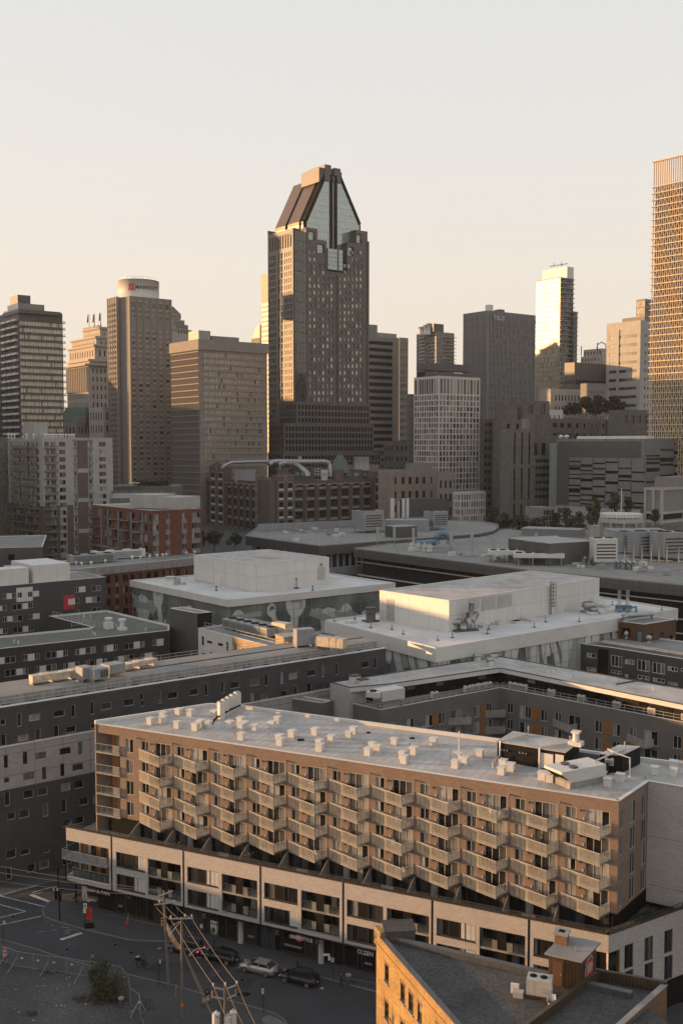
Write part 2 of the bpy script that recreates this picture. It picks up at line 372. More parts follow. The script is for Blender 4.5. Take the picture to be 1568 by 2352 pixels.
leafmat('leaf',(.022,.032,.014),(.075,.085,.035)); leafmat('leaf_dark',(.012,.018,.010),(.038,.046,.024)); leafmat('weeds',(.04,.045,.02),(.11,.10,.05))
# balcony glass: frosted sheet, lets the low sun glow through
def frosted(name, col, alpha, rough=.25):
 m=bpy.data.materials.new(name); m.use_nodes=True; N=m.node_tree.nodes; L=m.node_tree.links
 for n in list(N): N.remove(n)
 o=N.new('ShaderNodeOutputMaterial'); pr=N.new('ShaderNodeBsdfPrincipled'); tr=N.new('ShaderNodeBsdfTranslucent'); tp=N.new('ShaderNodeBsdfTransparent')
 pr.inputs['Base Color'].default_value=tuple(col)+(1,); pr.inputs['Roughness'].default_value=rough; tr.inputs['Color'].default_value=tuple(col)+(1,)
 a=N.new('ShaderNodeMixShader'); a.inputs[0].default_value=.45; L.new(pr.outputs[0],a.inputs[1]); L.new(tr.outputs[0],a.inputs[2])
 b=N.new('ShaderNodeMixShader')
 tc_=N.new('ShaderNodeTexCoord'); nz=N.new('ShaderNodeTexNoise'); nz.inputs['Scale'].default_value=1.1; nz.inputs['Detail'].default_value=3; L.new(tc_.outputs['Object'],nz.inputs['Vector'])
 mr=N.new('ShaderNodeMapRange'); mr.inputs[1].default_value=.3; mr.inputs[2].default_value=.7; mr.inputs[3].default_value=alpha-.12; mr.inputs[4].default_value=alpha+.12; L.new(nz.outputs['Fac'],mr.inputs[0])
 L.new(mr.outputs[0],b.inputs[0]); L.new(a.outputs[0],b.inputs[1]); L.new(tp.outputs[0],b.inputs[2]); L.new(b.outputs[0],o.inputs['Surface']); MT[name]=m
frosted('balcony_glass',(.58,.55,.47),.40); frosted('clear_glass',(.16,.18,.17),.72,.08)
M=MT
# ------------------------------------------------------------------ walls with real openings
def holed(mb, w, u0, u1, z0, z1, holes, depth=.25, m=0, mr=None, off=0.0):
 """wall sheet from u0..u1, z0..z1 with rectangular openings (u0,u1,z0,z1) and their reveals"""
 mr=m if mr is None else mr
 hs_=[(max(a,u0),min(b,u1),max(c,z0),min(d,z1)) for a,b,c,d in [h[:4] for h in holes] if b>u0 and a<u1 and d>z0 and c<z1]
 rd=lambda t:round(t,3)
 us=sorted({rd(u0),rd(u1)}|{rd(h[0]) for h in hs_}|{rd(h[1]) for h in hs_}); zs=sorted({rd(z0),rd(z1)}|{rd(h[2]) for h in hs_}|{rd(h[3]) for h in hs_})
 ui={v:i for i,v in enumerate(us)}; zi={v:i for i,v in enumerate(zs)}
 occ=np.zeros((len(zs)-1,len(us)-1),bool)
 for h in hs_: occ[zi[rd(h[2])]:zi[rd(h[3])],ui[rd(h[0])]:ui[rd(h[1])]]=True
 prev={}
 rects=[]
 for j in range(len(zs)-1):
  runs=[];i=0
  while i<len(us)-1:
   if occ[j,i]: i+=1; continue
   k=i
   while k<len(us)-1 and not occ[j,k]: k+=1
   runs.append((i,k)); i=k
  nxt={}
  for r_ in runs:
   if r_ in prev: prev[r_][1]=j+1; nxt[r_]=prev[r_]
   else:
    q=[j,j+1,r_]; rects.append(q); nxt[r_]=q
  prev=nxt
 for j0,j1,(i,k) in rects: mb.wquad(w,us[i],us[k],zs[j0],zs[j1],off,m)
 if depth:
  for a,b,c,d in hs_:
   i=off-depth
   mb.quad(w.pt(a,c,off),w.pt(b,c,off),w.pt(b,c,i),w.pt(a,c,i),mr)
   mb.quad(w.pt(a,d,i),w.pt(b,d,i),w.pt(b,d,off),w.pt(a,d,off),mr)
   mb.quad(w.pt(a,c,i),w.pt(a,d,i),w.pt(a,d,off),w.pt(a,c,off),mr)
   mb.quad(w.pt(b,c,off),w.pt(b,d,off),w.pt(b,d,i),w.pt(b,c,i),mr)
WC={}
def win_mesh(w,h,spec):
 nx,ny,t,fm,gm=spec[:5]
 split=spec[5] if len(spec)>5 else None     # heights (fractions) of horizontal bars
 key=(round(w,1),round(h,1),spec)
 if key in WC: return WC[key]
 w,h=key[0],key[1]
 mb=MB(); e=t
 if t>0:
  d=.06
  mb.box(0,w,-d,d,0,e,0); mb.box(0,w,-d,d,h-e,h,0); mb.box(0,e,-d,d,e,h-e,0); mb.box(w-e,w,-d,d,e,h-e,0)
 xs=[w*i/nx for i in range(nx+1)] if isinstance(nx,int) else [0]+[w*f for f in nx]+[w]
 zs=[h*i/ny for i in range(ny+1)] if not split else [0]+[h*f for f in split]+[h]
 if t>0:
  for x in xs[1:-1]: mb.box(x-e/2,x+e/2,-.05,.05,e,h-e,0)
  for z in zs[1:-1]: mb.box(e,w-e,-.04,.04,z-e/2,z+e/2,0)
 for i in range(len(xs)-1):
  for j in range(len(zs)-1):
   mb.quad((xs[i],0,zs[j]),(xs[i+1],0,zs[j]),(xs[i+1],0,zs[j+1]),(xs[i],0,zs[j+1]),1)
 me=bpy.data.meshes.new('window'); me.from_pydata(mb.v,[],mb.f); me.materials.append(M[fm]); me.materials.append(M[gm])
 me.polygons.foreach_set('material_index',mb.m); me.update()
 WC[key]=(me,mb); return WC[key]
def put_windows(parent, wins, name='window', limit=300):
 """wins: (wall, u0,u1,z0,z1, depth, spec). The ones that show largest become parts, the rest one part of kind stuff."""
 def size(t):
  w,a,b,c,d=t[:5]; p=w.pt((a+b)/2,(c+d)/2); return -(b-a)*(d-c)/(p.y*p.y+1)
 ws=sorted(wins,key=size) if len(wins)>limit else wins
 off=Vector((0,0,0)); q=parent
 while q is not None: off+=q.location; q=q.parent
 inv=Matrix.Translation(-off)
 for w,a,b,c,d,dep,spec in ws[:limit]:
  me,_=win_mesh(b-a,d-c,spec); o=bpy.data.objects.new(name,me); COL.objects.link(o); o.parent=parent; o.matrix_parent_inverse=inv
  kw,kh=round(b-a,1),round(d-c,1)
  o.location=w.pt(a,c,-dep); o.rotation_euler=(0,0,w.ang); o.scale=((b-a)/max(kw,.1),1,(d-c)/max(kh,.1))
 rest=ws[limit:]
 if rest:
  by={}
  for t in rest: by.setdefault((t[6][3],t[6][4]),[]).append(t)
  for (fm,gm),lst in by.items():
   mb=MB()
   for w,a,b,c,d,dep,spec in lst:
    _,src=win_mesh(b-a,d-c,spec); i=len(mb.v)
    kw,kh=max(round(b-a,1),.1),max(round(d-c,1),.1)
    for x,y,z in src.v:
     p=w.pt(a+x*(b-a)/kw, c+z*(d-c)/kh, -dep-y); mb.v.append(tuple(p))
    mb.f+=[tuple(i+k for k in f) for f in src.f]; mb.m+=src.m
   o=mb.build('window_field',[M[fm],M[gm]],parent); o['kind']='stuff'
def grid(u0,u1,z0,z1,nu,nz,fw,fh,ou=.5,oz=.5):
 """holes of a regular grid: each takes fw x fh of its cell"""
 du=(u1-u0)/nu; dz=(z1-z0)/nz; out=[]
 for j in range(nz):
  for i in range(nu):
   a=u0+du*i+du*(1-fw)*ou; c=z0+dz*j+dz*(1-fh)*oz
   out.append((a,a+du*fw,c,c+dz*fh))
 return out
def corner(xL,xN,xR,dN,angR=36.87,angL=None):
 """plan of a block: near corner at column xN and distance dN, faces running off to columns xL and xR"""
 N=colx(xN,dN); aR=math.radians(angR); aL=math.radians(angR+90 if angL is None else angL)
 return along(N,aL,xL),N,along(N,aR,xR)
def block(parent,L,N,Rr,z0,z1,wallmat,roofmat,hl=(),hr=(),depth=.25,name='wall',parapet=0.0,pw=.35,extra=(),front=True):
 """parallelogram block: two seen faces with openings, plain back faces, sunken roof behind a parapet"""
 B=L+Rr-N; wl_=Wall(L,N); wr_=Wall(N,Rr); mb=MB()
 holed(mb,wl_,0,wl_.len,z0,z1,hl,depth); holed(mb,wr_,0,wr_.len,z0,z1,hr,depth)
 for a,b in ((Rr,B),(B,L)): mb.quad((a.x,a.y,z0),(b.x,b.y,z0),(b.x,b.y,z1),(a.x,a.y,z1))
 zr=z1-parapet
 if parapet:
  def ins(p,q,r_):   # inner corner at q
   a=(p-q).normalized(); c=(r_-q).normalized(); return q+(a+c)*pw
  I=[ins(L,N,Rr),ins(N,Rr,B),ins(Rr,B,L),ins(B,L,N)]; O=[N,Rr,B,L]
  for k in range(4):
   j=(k+1)%4
   mb.quad((O[k].x,O[k].y,z1),(O[j].x,O[j].y,z1),(I[j].x,I[j].y,z1),(I[k].x,I[k].y,z1))
   mb.quad((I[k].x,I[k].y,z1),(I[j].x,I[j].y,z1),(I[j].x,I[j].y,zr),(I[k].x,I[k].y,zr))
 w=mb.build(name,[M[wallmat]],parent)
 rb=MB(); q=[N,Rr,B,L]; rb.poly([(p.x,p.y,zr) for p in (I if parapet else q)]); rb.build('roof',[M[roofmat]],parent)
 ib=MB(); e=[p+( (L+Rr)/2-p).normalized()*(depth+.6) for p in q]; ib.prism(e,z0,zr-.05)
 ib.build('core',[M['black']],parent) if (hl or hr) else None
 return wl_,wr_
def box_part(parent,name,L,N,Rr,z0,z1,m,mt=None):
 B=L+Rr-N; mb=MB(); mb.prism([N,Rr,B,L],z0,z1,0,1); return mb.build(name,[M[m],M[mt or m]],parent)
def wins(wall,holes,depth,spec): return [(wall,a,b,c,d,depth,spec) for a,b,c,d in holes]
def structure(name,mb,mats):
 o=mb.build(name,mats); o['kind']='structure'; return o
SHADE_BLOCKS=[('added brown brick shade block west of the gravel lot beyond the left picture edge',-150,-95,40,112,14.0),('added brown brick shade block west of the crossing beyond the left picture edge',-190,-120,118,150,17.0),  # added out of view to cast shade on the scene
 ('added tan shade block west of the long residence beyond the left picture edge',-200,-130,172,220,32.5,'stone_tan'),('added tan shade block west of the glass pavilions beyond the left picture edge',-200,-130,221,254,43.5,'stone_tan'),('added grey shade block west of the low-rise beyond the left picture edge',-230,-150,258,330,62.0,'stone_tan'),
 ('added tan shade slab west of the condominium slab beyond the left picture edge',-260,-190,335,470,90.0,'stone_tan'),('added shade slab west of the brick brewery beyond the left picture edge',-300,-235,472,570,93.0,'stone_tan'),('added shade tower west of the dark condominium beyond the left picture edge',-312,-302,488,572,140.0,'stone_tan'),
 ('added shade slab west of the brown slab block beyond the left picture edge',-320,-262,572,620,100.0,'stone_tan'),('office slab west of the crowned tower beyond the left picture edge',-320,-262,630,661,112.0,'stone_tan'),('tall added shade slab west of the crowned tower beyond the left picture edge',-320,-262,662,702,212.0,'stone_tan'),('added shade tower west of the pinstripe slab beyond the left picture edge',-345,-300,812,856,236.0,'stone_tan'),('added shade slab west of the bank building beyond the left picture edge',-420,-330,712,780,112.0,'stone_tan')]
HAZE=.00005
# ================================================================== ground
def gz(y): return 0.0 if y<235 else (18.0*(y-235)/165 if y<400 else (18+2.0*(y-400)/100 if y<500 else 20.0))
mb=MB(); ys=[-400,60,235,270,300,340,370,400,450,500,700,1200,3000,12000]
for a,b in zip(ys[:-1],ys[1:]):
 mb.quad((-9000,a,gz(a)),(9000,a,gz(a)),(9000,b,gz(b)),(-9000,b,gz(b)))
structure('ground',mb,M['ground'])
ZG=-2.0
def topz(x,y,d): return D(x,y,d).z
# ================================================================== central tower with the pitched glass crown
def crown_tower():
 t=thing('office_tower','tallest granite office tower with a trapezoid green glass crown and bronze sloping roof','skyscraper',(-35,630,20))
 A0=colx(674,612); aR=math.radians(36.87); aL=math.radians(126.87)
 L=along(A0,aL,617); A1=A0+Vector((.8,.6))*1.5; B=colx(703.6,612+11); Rr=along(B,aR,843)
 zt=topz(674,523,612); zR=topz(703,521.7,623)
 wl_=Wall(L,A0); wr=Wall(B,Rr); wc=Wall(A1,B)
 z0=15
 st=3.77
 W=[]; mb=MB()
 # left face: crown openings, then narrow window columns, two tall bronze bays in the middle
 n=int((zt-12-z0)/st); hl=[]
 lw=wl_.len; zf=zt-12.5
 bays=[(.04,.33,4),(.40,.62,2),(.66,.98,4)]
 for a,b,k in bays:
  hl+=grid(lw*a,lw*b,zf-n*st,zf,k,n,.62,.66 if k==4 else .86)
 top=grid(lw*.05,lw*.97,zt-10.5,zt-2.5,9,1,.48,1)
 holed(mb,wl_,0,lw,z0,zt,hl+top,.5)
 W+=[(wl_,*h,.45,(1,1,0,'dark_frame','glass_mirror' if h[0]>lw*.62 else 'glass_tower')) for h in hl]  # duller glass in the left and middle bays imitates shade there
 # right face
 rw=wr.len; cu=rw/13.0
 def gh(i0,i1,zhi,rows): return grid(cu*i0,cu*i1,zhi-rows*st,zhi,i1-i0,rows,.60,.60)
 s1=wr.hit(729,521.7)[1]; zs2=wr.hit(760,554.5)[1]; zs3=wr.hit(830,632)[1]; zs4=wr.hit(830,556)[1]; zs5=wr.hit(830,529)[1]
 N_=lambda zh:int((zh-z0)/st)
 def stepped(u0,u1,zh,holes): holed(mb,wr,u0,u1,z0,zh,holes,.4)
 us=[0,cu*2,cu*3.0+cu*1.2,cu*6.3,cu*7.0,cu*8.8,cu*10.6,cu*13]
 ub=[wr.u(703.6),wr.u(729,600),wr.u(750,600),wr.u(786,640),wr.u(797,640),wr.u(817,640),wr.u(843,600)]
 ub[0]=0; ub[-1]=rw
 zb=[zR,zs2,zs3,zs3,wr.hit(800,557)[1],wr.hit(825,529)[1]]
 holes_all=[]
 cols=[]
 k=0
 pitch=9.72*0.0;
 cxs=[600,655,710,765,820,870,980,1035,1085,1135,1185,1235]
 for c in cxs:
  x=602.9+c/5.462; cols.append((wr.u(x-2.9,700),wr.u(x+2.9,700)))
 zrow=[wr.hit(770,344.5+1540/5.462+15.2*i)[1] for i in range(32)]
 rows=[344.5+ (1370)/5.462 + 15.35*i for i in range(-3,31)]
 def zr_(x,y): return wr.hit(x,y)[1]
 hh=[]
 for ci,(a,b) in enumerate(cols):
  x=602.9+cxs[ci]/5.462
  for y in rows:
   if y>1090: continue
   lim={0:566,1:566,2:606,3:606,4:640,5:640,6:640,7:596,8:596,9:578,10:566,11:566}[ci]
   if y<lim: continue
   h=(a,b,zr_(x,y+4.3),zr_(x,y-4.3)); hh.append(h)
 big=[wr.rect(709,530.5,723,551.5),wr.rect(728.5,560,745,582),wr.rect(797.5,566,811.5,588),wr.rect(816.5,538,830.5,558.5)]
 big=[tuple(b) for b in big]
 allh=hh+big
 strip=(wr.u(769.8,700),wr.u(775.8,700),z0+20,zs3-2)
 for i in range(6):
  inside=[(max(h[0],ub[i]),min(h[1],ub[i+1]),h[2],h[3]) for h in allh if h[0]<ub[i+1] and h[1]>ub[i]]
  if ub[i]<strip[0]<ub[i+1] or ub[i]<strip[1]<ub[i+1] : inside.append((max(strip[0],ub[i]),min(strip[1],ub[i+1]),strip[2],strip[3]))
  holed(mb,wr,ub[i],ub[i+1],z0,zb[i],inside,.45)
 # stepped shoulders have depth
 for i in range(6): mb.wbox(wr,ub[i],ub[i+1],zb[i]-2,zb[i],-6,-.01)
 mb.wbox(wr,ub[0],ub[0]+.6,zb[1],zb[0],-6,-.01); mb.wbox(wr,ub[1]-.6,ub[1],zb[1],zb[0],-6,-.01); mb.wbox(wr,ub[2]-.6,ub[2],zb[2],zb[1],-6,-.01)
 mb.wbox(wr,ub[4],ub[4]+.6,zb[3],zb[4],-6,-.01); mb.wbox(wr,ub[5],ub[5]+.6,zb[4],zb[5],-6,-.01); mb.wbox(wr,ub[6]-.6,ub[6],zb[5]-8,zb[5],-6,-.01)
 mb.quad((A0.x,A0.y,z0),(A1.x,A1.y,z0),(A1.x,A1.y,zt),(A0.x,A0.y,zt))
 Bk=L+(Rr-B)*1.0
 for a,b in ((Rr,Rr+(L-A0)),(Rr+(L-A0),L)): mb.quad((a.x,a.y,z0),(b.x,b.y,z0),(b.x,b.y,zR),(a.x,a.y,zR))
 mb.wbox(wl_,0,lw,zt-1,zt-.02,-5,-.01)
 mb.wbox(wr,rw-.2,rw+.9,z0,zb[5]-6,-8,.6)
 mb.build('granite_wall',[M['stone_dark']],t)
 W+=wins(wr,hh,.4,(1,1,0,'dark_frame','glass_tower'));
 for b in big[:2]+big[2:]: W.append((wr,b[0],b[1],b[2],b[3],1.2,(2,3,.15,'dark_frame','glass_green')))
 W.append((wr,strip[0],strip[1],strip[2],strip[3],.4,(1,30,.2,'dark_frame','glass_black')))
 put_windows(t,W,limit=300)
 # corner bay of dark glass
 g=MB(); nb=24
 zz=[z0+30+(zR-3-z0-30)*i/nb for i in range(nb+1)]
 for i in range(nb):
  for j in range(6):
   u0=wc.len*j/6; g.wquad(wc,u0,u0+wc.len/6,zz[i],zz[i+1],0,1)
  g.wbox(wc,0,wc.len,zz[i]-.15,zz[i]+.15,-.1,.15,0)
 for j in range(7): g.wbox(wc,wc.len*j/6-.12,wc.len*j/6+.12,z0,zR-2,-.1,.2,0)
 g.wquad(wc,0,wc.len,z0,z0+30,-.02,0)
 g.build('corner_glazing',[M['dark_frame'],M['glass_cool']],t)
 c=MB(); c.prism([A0,B,Rr-Vector((.8,.6))*1,Rr+(L-A0)-Vector((.8,.6))*1,L+Vector((.8,.6))],z0,min(zb)-2);
 ci=MB(); ctr=(L+Rr)/2
 ci.prism([p+(ctr-p).normalized()*3.2 for p in (A0,A1,B,Rr,Rr+(L-A0),L)],z0,zs3-2); ci.build('core',[M['black']],t)
 # crown: gable profile on a plane set back, run back through the depth of the tower
 off=-7.0
 def h(x,y,o=off):
  u,z=wr.hit(x,y,o); return u,z
 def cxy(cx_,cy_): return 602.9+cx_/5.462, 344.5+cy_/5.462
 prof=[h(*cxy(545,960)),h(*cxy(545,880)),h(*cxy(785,322)),h(*cxy(970,336)),h(*cxy(1218,935)),h(*cxy(1218,1000))]
 zbase=zs3-3
 dep=(L-A0).length+6
 gm=MB(); pl=[(prof[0][0],zbase)]+prof[1:5]+[(prof[5][0],zbase)]
 gm.poly([wr.pt(u,z,off) for u,z in pl],0)
 gm.build('gable_glass',[M['glass_green']],t)
 # glazing bars of the gable
 bm=MB(); zlo,zhi=zbase,prof[2][1]
 def span(z):
  (u0,a0),(u1,a1)=prof[1],prof[2]; (u2,a2),(u3,a3)=prof[3],prof[4]
  lft=u0 if z<=a0 else u0+(u1-u0)*(z-a0)/(a1-a0); r_=u3 if z<=a3 else u3+(u2-u3)*(z-a3)/(a2-a3); return lft,r_
 z=zlo
 while z<zhi-.5:
  a,b=span(z); bm.wbox(wr,a,b,z-.07,z+.07,off,off+.05); z+=3.9
 nu=26; ua,ub_=prof[1][0],prof[4][0]
 for i in range(nu+1):
  u=ua+(ub_-ua)*i/nu
  zt_=zhi
  if u<prof[2][0]: zt_=prof[1][1]+(prof[2][1]-prof[1][1])*(u-prof[1][0])/(prof[2][0]-prof[1][0])
  if u>prof[3][0]: zt_=prof[4][1]+(prof[3][1]-prof[4][1])*(prof[4][0]-u)/(prof[4][0]-prof[3][0])
  bm.wbox(wr,u-.045,u+.045,zlo,zt_,off,off+.05)
 bm.build('glazing_bar',[M['metal_grey']],t)['kind']='stuff'
 # two dark ribs, sloping frame of the gable
 um=[wr.u(*cxy(845,400),off),wr.u(*cxy(900,400),off)]
 for u in um:
  r_=MB(); r_.wbox(wr,u-.2,u+1.6,zs3,zhi+1,off,off+.8); r_.build('gable_rib',[M['black']],t)
 fr=MB()
 for (a,b) in ((prof[1],prof[2]),(prof[3],prof[4])):
  p=wr.pt(a[0],a[1],off-1); q=wr.pt(b[0],b[1],off-1); fr.bar(p,q,2.4,2.2)
 fr.bar(wr.pt(prof[0][0],zbase,off-1),wr.pt(prof[1][0],prof[1][1],off-1),2.2); fr.bar(wr.pt(prof[4][0],prof[4][1],off-1),wr.pt(prof[5][0],zbase,off-1),2.2)
 fr.build('gable_frame',[M['black']],t)
 # bronze slope towards the left, in two sheets with a dark groove
 def sl_part(o0,o1,zin,name,matn,lift=0):
  m_=MB(); (u0,a0),(u1,a1)=prof[1],prof[2]
  p=[wr.pt(u0-lift,a0,o0),wr.pt(u0-lift,a0,o1),wr.pt(u1-lift,a1,o1),wr.pt(u1-lift,a1,o0)]
  m_.poly([p[0],p[3],p[2],p[1]]); q=[v-Vector((0,0,2)) for v in p]
  m_.poly([q[0],p[0],p[1],q[1]]); m_.poly([p[0],q[0],q[3],p[3]]); m_.poly([p[1],p[2],q[2],q[1]])
  m_.build(name,[M[matn]],t)
  v=MB(); v.quad(wr.pt(u0-lift,zbase,o0),wr.pt(u0-lift,zbase,o1),wr.pt(u0-lift,a0,o1),wr.pt(u0-lift,a0,o0)); v.build(name+'_base',[M['glass_mirror'] if 'slope' in name else M['black']],t)
 D_=-dep
 sl_part(off-6,off-6+ (D_*.36),0,'bronze_slope','bronze',1.0)
 sl_part(off-9+(D_*.36),off-6+D_*.80,0,'bronze_slope','bronze',1.0)
 sl_part(off-1,off-6+D_*.82,0,'dark_slope','black',0)
 # right slope (unseen) and back
 rb=MB(); (u2,a2),(u3,a3)=prof[3],prof[4]
 rb.poly([wr.pt(u3,a3,off-1),wr.pt(u3,a3,off+D_),wr.pt(u2,a2,off+D_),wr.pt(u2,a2,off-1)]); rb.poly([wr.pt(u3,zbase,off-1),wr.pt(u3,zbase,off+D_),wr.pt(u3,a3,off+D_),wr.pt(u3,a3,off-1)])
 rb.poly([wr.pt(u,z,off+D_) for u,z in reversed(pl)]); rb.build('rear_slope',[M['stone_dark']],t)
 # top block
 tb=MB(); u1,a1=prof[2]; u2,a2=prof[3]; zt1=h(*cxy(780,180))[1]
 zt2=h(*cxy(700,240))[1]
 tb.wbox(wr,u1-.6,u1+4.2,a1-1,zt1,D_*.75,off+.4,0); tb.wbox(wr,u1+4.2,u2-4.4,a1-1,zt1-1.5,D_*.75,off-1.5,0); tb.wbox(wr,u2-4.4,u2+.2,a1-1,zt1-1,D_*.75,off+.4,0)
 tb.wbox(wr,u1-4.2,u1-.6,a1-4,a1+4.5,D_*.80,off-.5,0); tb.wbox(wr,u2+.2,u2+1.8,a1-3,a1+4,D_*.75,off-.5,0)
 tb.wbox(wr,u1-.6,u2+.2,a1-3.2,a1-.6,off-1,off+.6,0)
 tb.build('crown_block',[M['stone_dark']],t)
 # hanging glass bay in the notch
 hb=MB(); b0=wr.rect(750.4,570.5,784,623); hb.wbox(wr,b0[0],b0[1],b0[2],b0[3],-5,1.2,0)
 hb.build('hanging_bay',[M['glass_green']],t)
 nb=MB()
 for i in range(9): nb.wbox(wr,b0[0]+(b0[1]-b0[0])*i/8-.07,b0[0]+(b0[1]-b0[0])*i/8+.07,b0[2],b0[3],1.2,1.32)
 for i in range(6): nb.wbox(wr,b0[0],b0[1],b0[2]+(b0[3]-b0[2])*i/5-.08,b0[2]+(b0[3]-b0[2])*i/5+.08,1.2,1.33)
 nb.wbox(wr,b0[0]+(b0[1]-b0[0])*.63,b0[0]+(b0[1]-b0[0])*.70,b0[2],b0[3],1.2,1.4)
 nb.build('bay_bar',[M['dark_frame']],t)['kind']='stuff'
 tr=MB()
 for i in range(26):
  u=wr.u(728+i*2.0,566,-3); leafclump(tr,wr.pt(u,wr.hit(740,566 if i<10 else 578)[1]-1.5+R.random()*2,-3),1.6,26)
 tr.build('roof_garden',[M['leaf_dark']],t)
 # broad base with set-backs
 def pod(xl,xn,xr,d,yt,nm,nl,nr,rows):
  l,n,r_=corner(xl,xn,xr,d); zt_=topz(xn,yt,d)
  z_=zt_-rows*st-1.2
  a=Wall(l,n); b=Wall(n,r_)
  HL=grid(.8,a.len-.8,z_,zt_-1.2,nl,rows,.5,.72); HR=grid(.8,b.len-.8,z_,zt_-1.2,nr,rows,.6,.68)
  block(t,l,n,r_,14,zt_,'stone_dark','roof_grey',HL,HR,.4,name='granite_base')
  put_windows(t,wins(a,HL,.35,(1,1,0,'dark_frame','glass_black'))+wins(b,HR,.35,(1,1,0,'dark_frame','glass_tower')),limit=200)
 pod(640,681,850,600,922,'b1',7,22,8)
 pod(617,652,858,594,972,'b2',6,28,7)
 pod(615,650,876,588,1040,'b3',6,30,4)
def leafclump(mb,c,r,n,s=.35,m=0):
 c=Vector(c)
 for _ in range(n):
  v=Vector((R.gauss(0,1),R.gauss(0,1),R.gauss(0,1))); v=v.normalized()*r*(R.random()**.45); v.z*=.85
  p=c+v; a=Vector((R.uniform(-1,1),R.uniform(-1,1),R.uniform(-1,1))).normalized()*s; b=a.cross(Vector((R.uniform(-1,1),R.uniform(-1,1),R.uniform(-1,1)))).normalized()*s*.7
  mb.quad(p-a,p-b*.9,p+a,p+b*.9,m)
crown_tower()
# ================================================================== generic downtown blocks
def simple(name,label,cat,xL,xN,xR,d,ytop,wallm,roofm,left,right,z0=14,parapet=.8,angR=36.87,angL=None,storey=None,depth=.3,limit=300,topm=1.5,botm=0.0,loc=None):
 """left/right: (columns, fw, fh, spec, margin) or None"""
 L,N,Rr=corner(xL,xN,xR,d,angR,angL); zt=topz(xN,ytop,d); t=thing(name,label,cat,(N.x,N.y,z0))
 wl_,wr_=Wall(L,N),Wall(N,Rr); st=storey or 3.7; hs_=[]; W=[]
 for wl2,sp in ((wl_,left),(wr_,right)):
  if not sp: hs_.append([]); continue
  nc,fw,fh,spec,mg=sp; nr=max(1,int((zt-topm-z0-botm)/st)); zb=zt-topm-nr*st
  h=grid(mg,wl2.len-mg,zb,zt-topm,nc,nr,fw,fh); hs_.append(h); W+=wins(wl2,h,depth*.8,spec)
 block(t,L,N,Rr,z0,zt,wallm,roofm,hs_[0],hs_[1],depth,parapet=parapet)
 put_windows(t,W,limit=limit)
 return t,L,N,Rr,zt,wl_,wr_
G0=lambda g:(1,1,0,'dark_frame',g)
def flagpole(x,y0,y1,d,label,col='cloth_black'):
 a=D(x,y0,d); b=D(x,y1,d); t=thing('flagpole',label,'flagpole',a,'flagpoles on the stepped bank building')
 m=MB(); m.cyl(a,.35,a.z,b.z,6); m.build('pole',M['rail'],t)
 f=MB(); f.quad(b,b+Vector((-1.0,0,-.4)),b+Vector((-1.6,0,-6)),b+Vector((-.1,0,-5))); f.quad(b+Vector((0,.1,0)),b+Vector((-.1,.1,-5)),b+Vector((-1.6,.1,-6)),b+Vector((-1.0,.1,-.4))); f.build('flag',M[col],t)
def rooftop_box(t,name,w,u0,u1,o0,o1,z0,z1,m,mt=None):
 b=MB(); b.wbox(w,u0,u1,z0,z1,o0,o1,0); return b.build(name,[M[m]],t)
# dark glass condominium, far left
t,L,N,Rr,zt,wl_,wr_=simple('condominium_tower','dark condominium tower with stacked glazed balconies at the left edge','tower',-10,50,149,480,712,'dark_panel','roof_grey',
 (16,.70,.62,(2,1,.12,'dark_frame','glass_curtains'),.5),(16,.94,.84,(2,1,.08,'dark_frame','glass_sky'),.3),storey=3.05,limit=300,topm=4)
for k in range(0,30):
 z=zt-4.6-k*3.05
 if z<20: break
 b=MB(); b.wbox(wr_,.6,wr_.len+1.2,z-.2,z+.1,0,.6); b.build('balcony_slab',M['metal_dark'],t)
 b=MB(); b.wbox(wr_,.7,wr_.len+1.1,z+.1,z+1.0,.56,.6); b.build('balcony_rail',M['clear_glass'],t)
 for u0,u1 in ((wl_.len*.60,wl_.len*.76),(wl_.len*.79,wl_.len*.94),(wl_.len*.40,wl_.len*.56)):
  b=MB(); b.wbox(wl_,u0,u1,z-.1,z+.8,0,1.2); b.build('balcony_front',M['metal_trim'],t)
zp=topz(60,681,490)
rooftop_box(t,'penthouse',wr_,wr_.len*.02,wr_.len*.62,-16,-2,zt,zp-4,'glass_cool')
rooftop_box(t,'cornice',wr_,-.6,wr_.len*.93,-20,1.6,zt-1.4,zt+.3,'metal_dark')
rooftop_box(t,'machine_room',wr_,wr_.len*.05,wr_.len*.34,-14,-4,zp-4,zp,'metal_dark')
rooftop_box(t,'machine_room',wl_,wl_.len*.2,wl_.len*.8,-14,-3,zt,zp-5,'metal_trim')
for i in range(7):
 b=MB(); p=wl_.pt(wl_.len*(.35+.08*i),zp-5,-6); b.cyl(p,.12,p.z,p.z+R.uniform(2,4),5); b.build('antenna',M['rail'],t)
# stepped classical bank building
t=thing('bank_building','stepped pale stone bank building with colonnade and sunlit upper floors','building',(-150,700,20))
def tier(xl,xn,xr,d,yt,z0,nl,nr,rows,st,spec,fw=.36,fh=.6,m='ornate_stone',corn=1.0):
 l,n,r_=corner(xl,xn,xr,d); z1=topz(xn,yt,d); a=Wall(l,n); b=Wall(n,r_)
 zz=z1-2-rows*st
 hl=grid(1.5,a.len-1.5,zz,z1-2,nl,rows,fw,fh); hr=grid(2,b.len-2,zz,z1-2,nr,rows,fw,fh)
 block(t,l,n,r_,z0,z1,m,'roof_grey',hl,hr,.6,parapet=.6)
 put_windows(t,wins(a,hl,.5,spec)+wins(b,hr,.5,spec),limit=120)
 if corn:
  c=MB(); c.wbox(a,-.8,a.len+.8,z1-1.5,z1-.3,0,corn); c.wbox(b,-.8,b.len+.8,z1-1.5,z1-.3,0,corn-.01); c.build('cornice',M[m],t)
 return a,b,z1
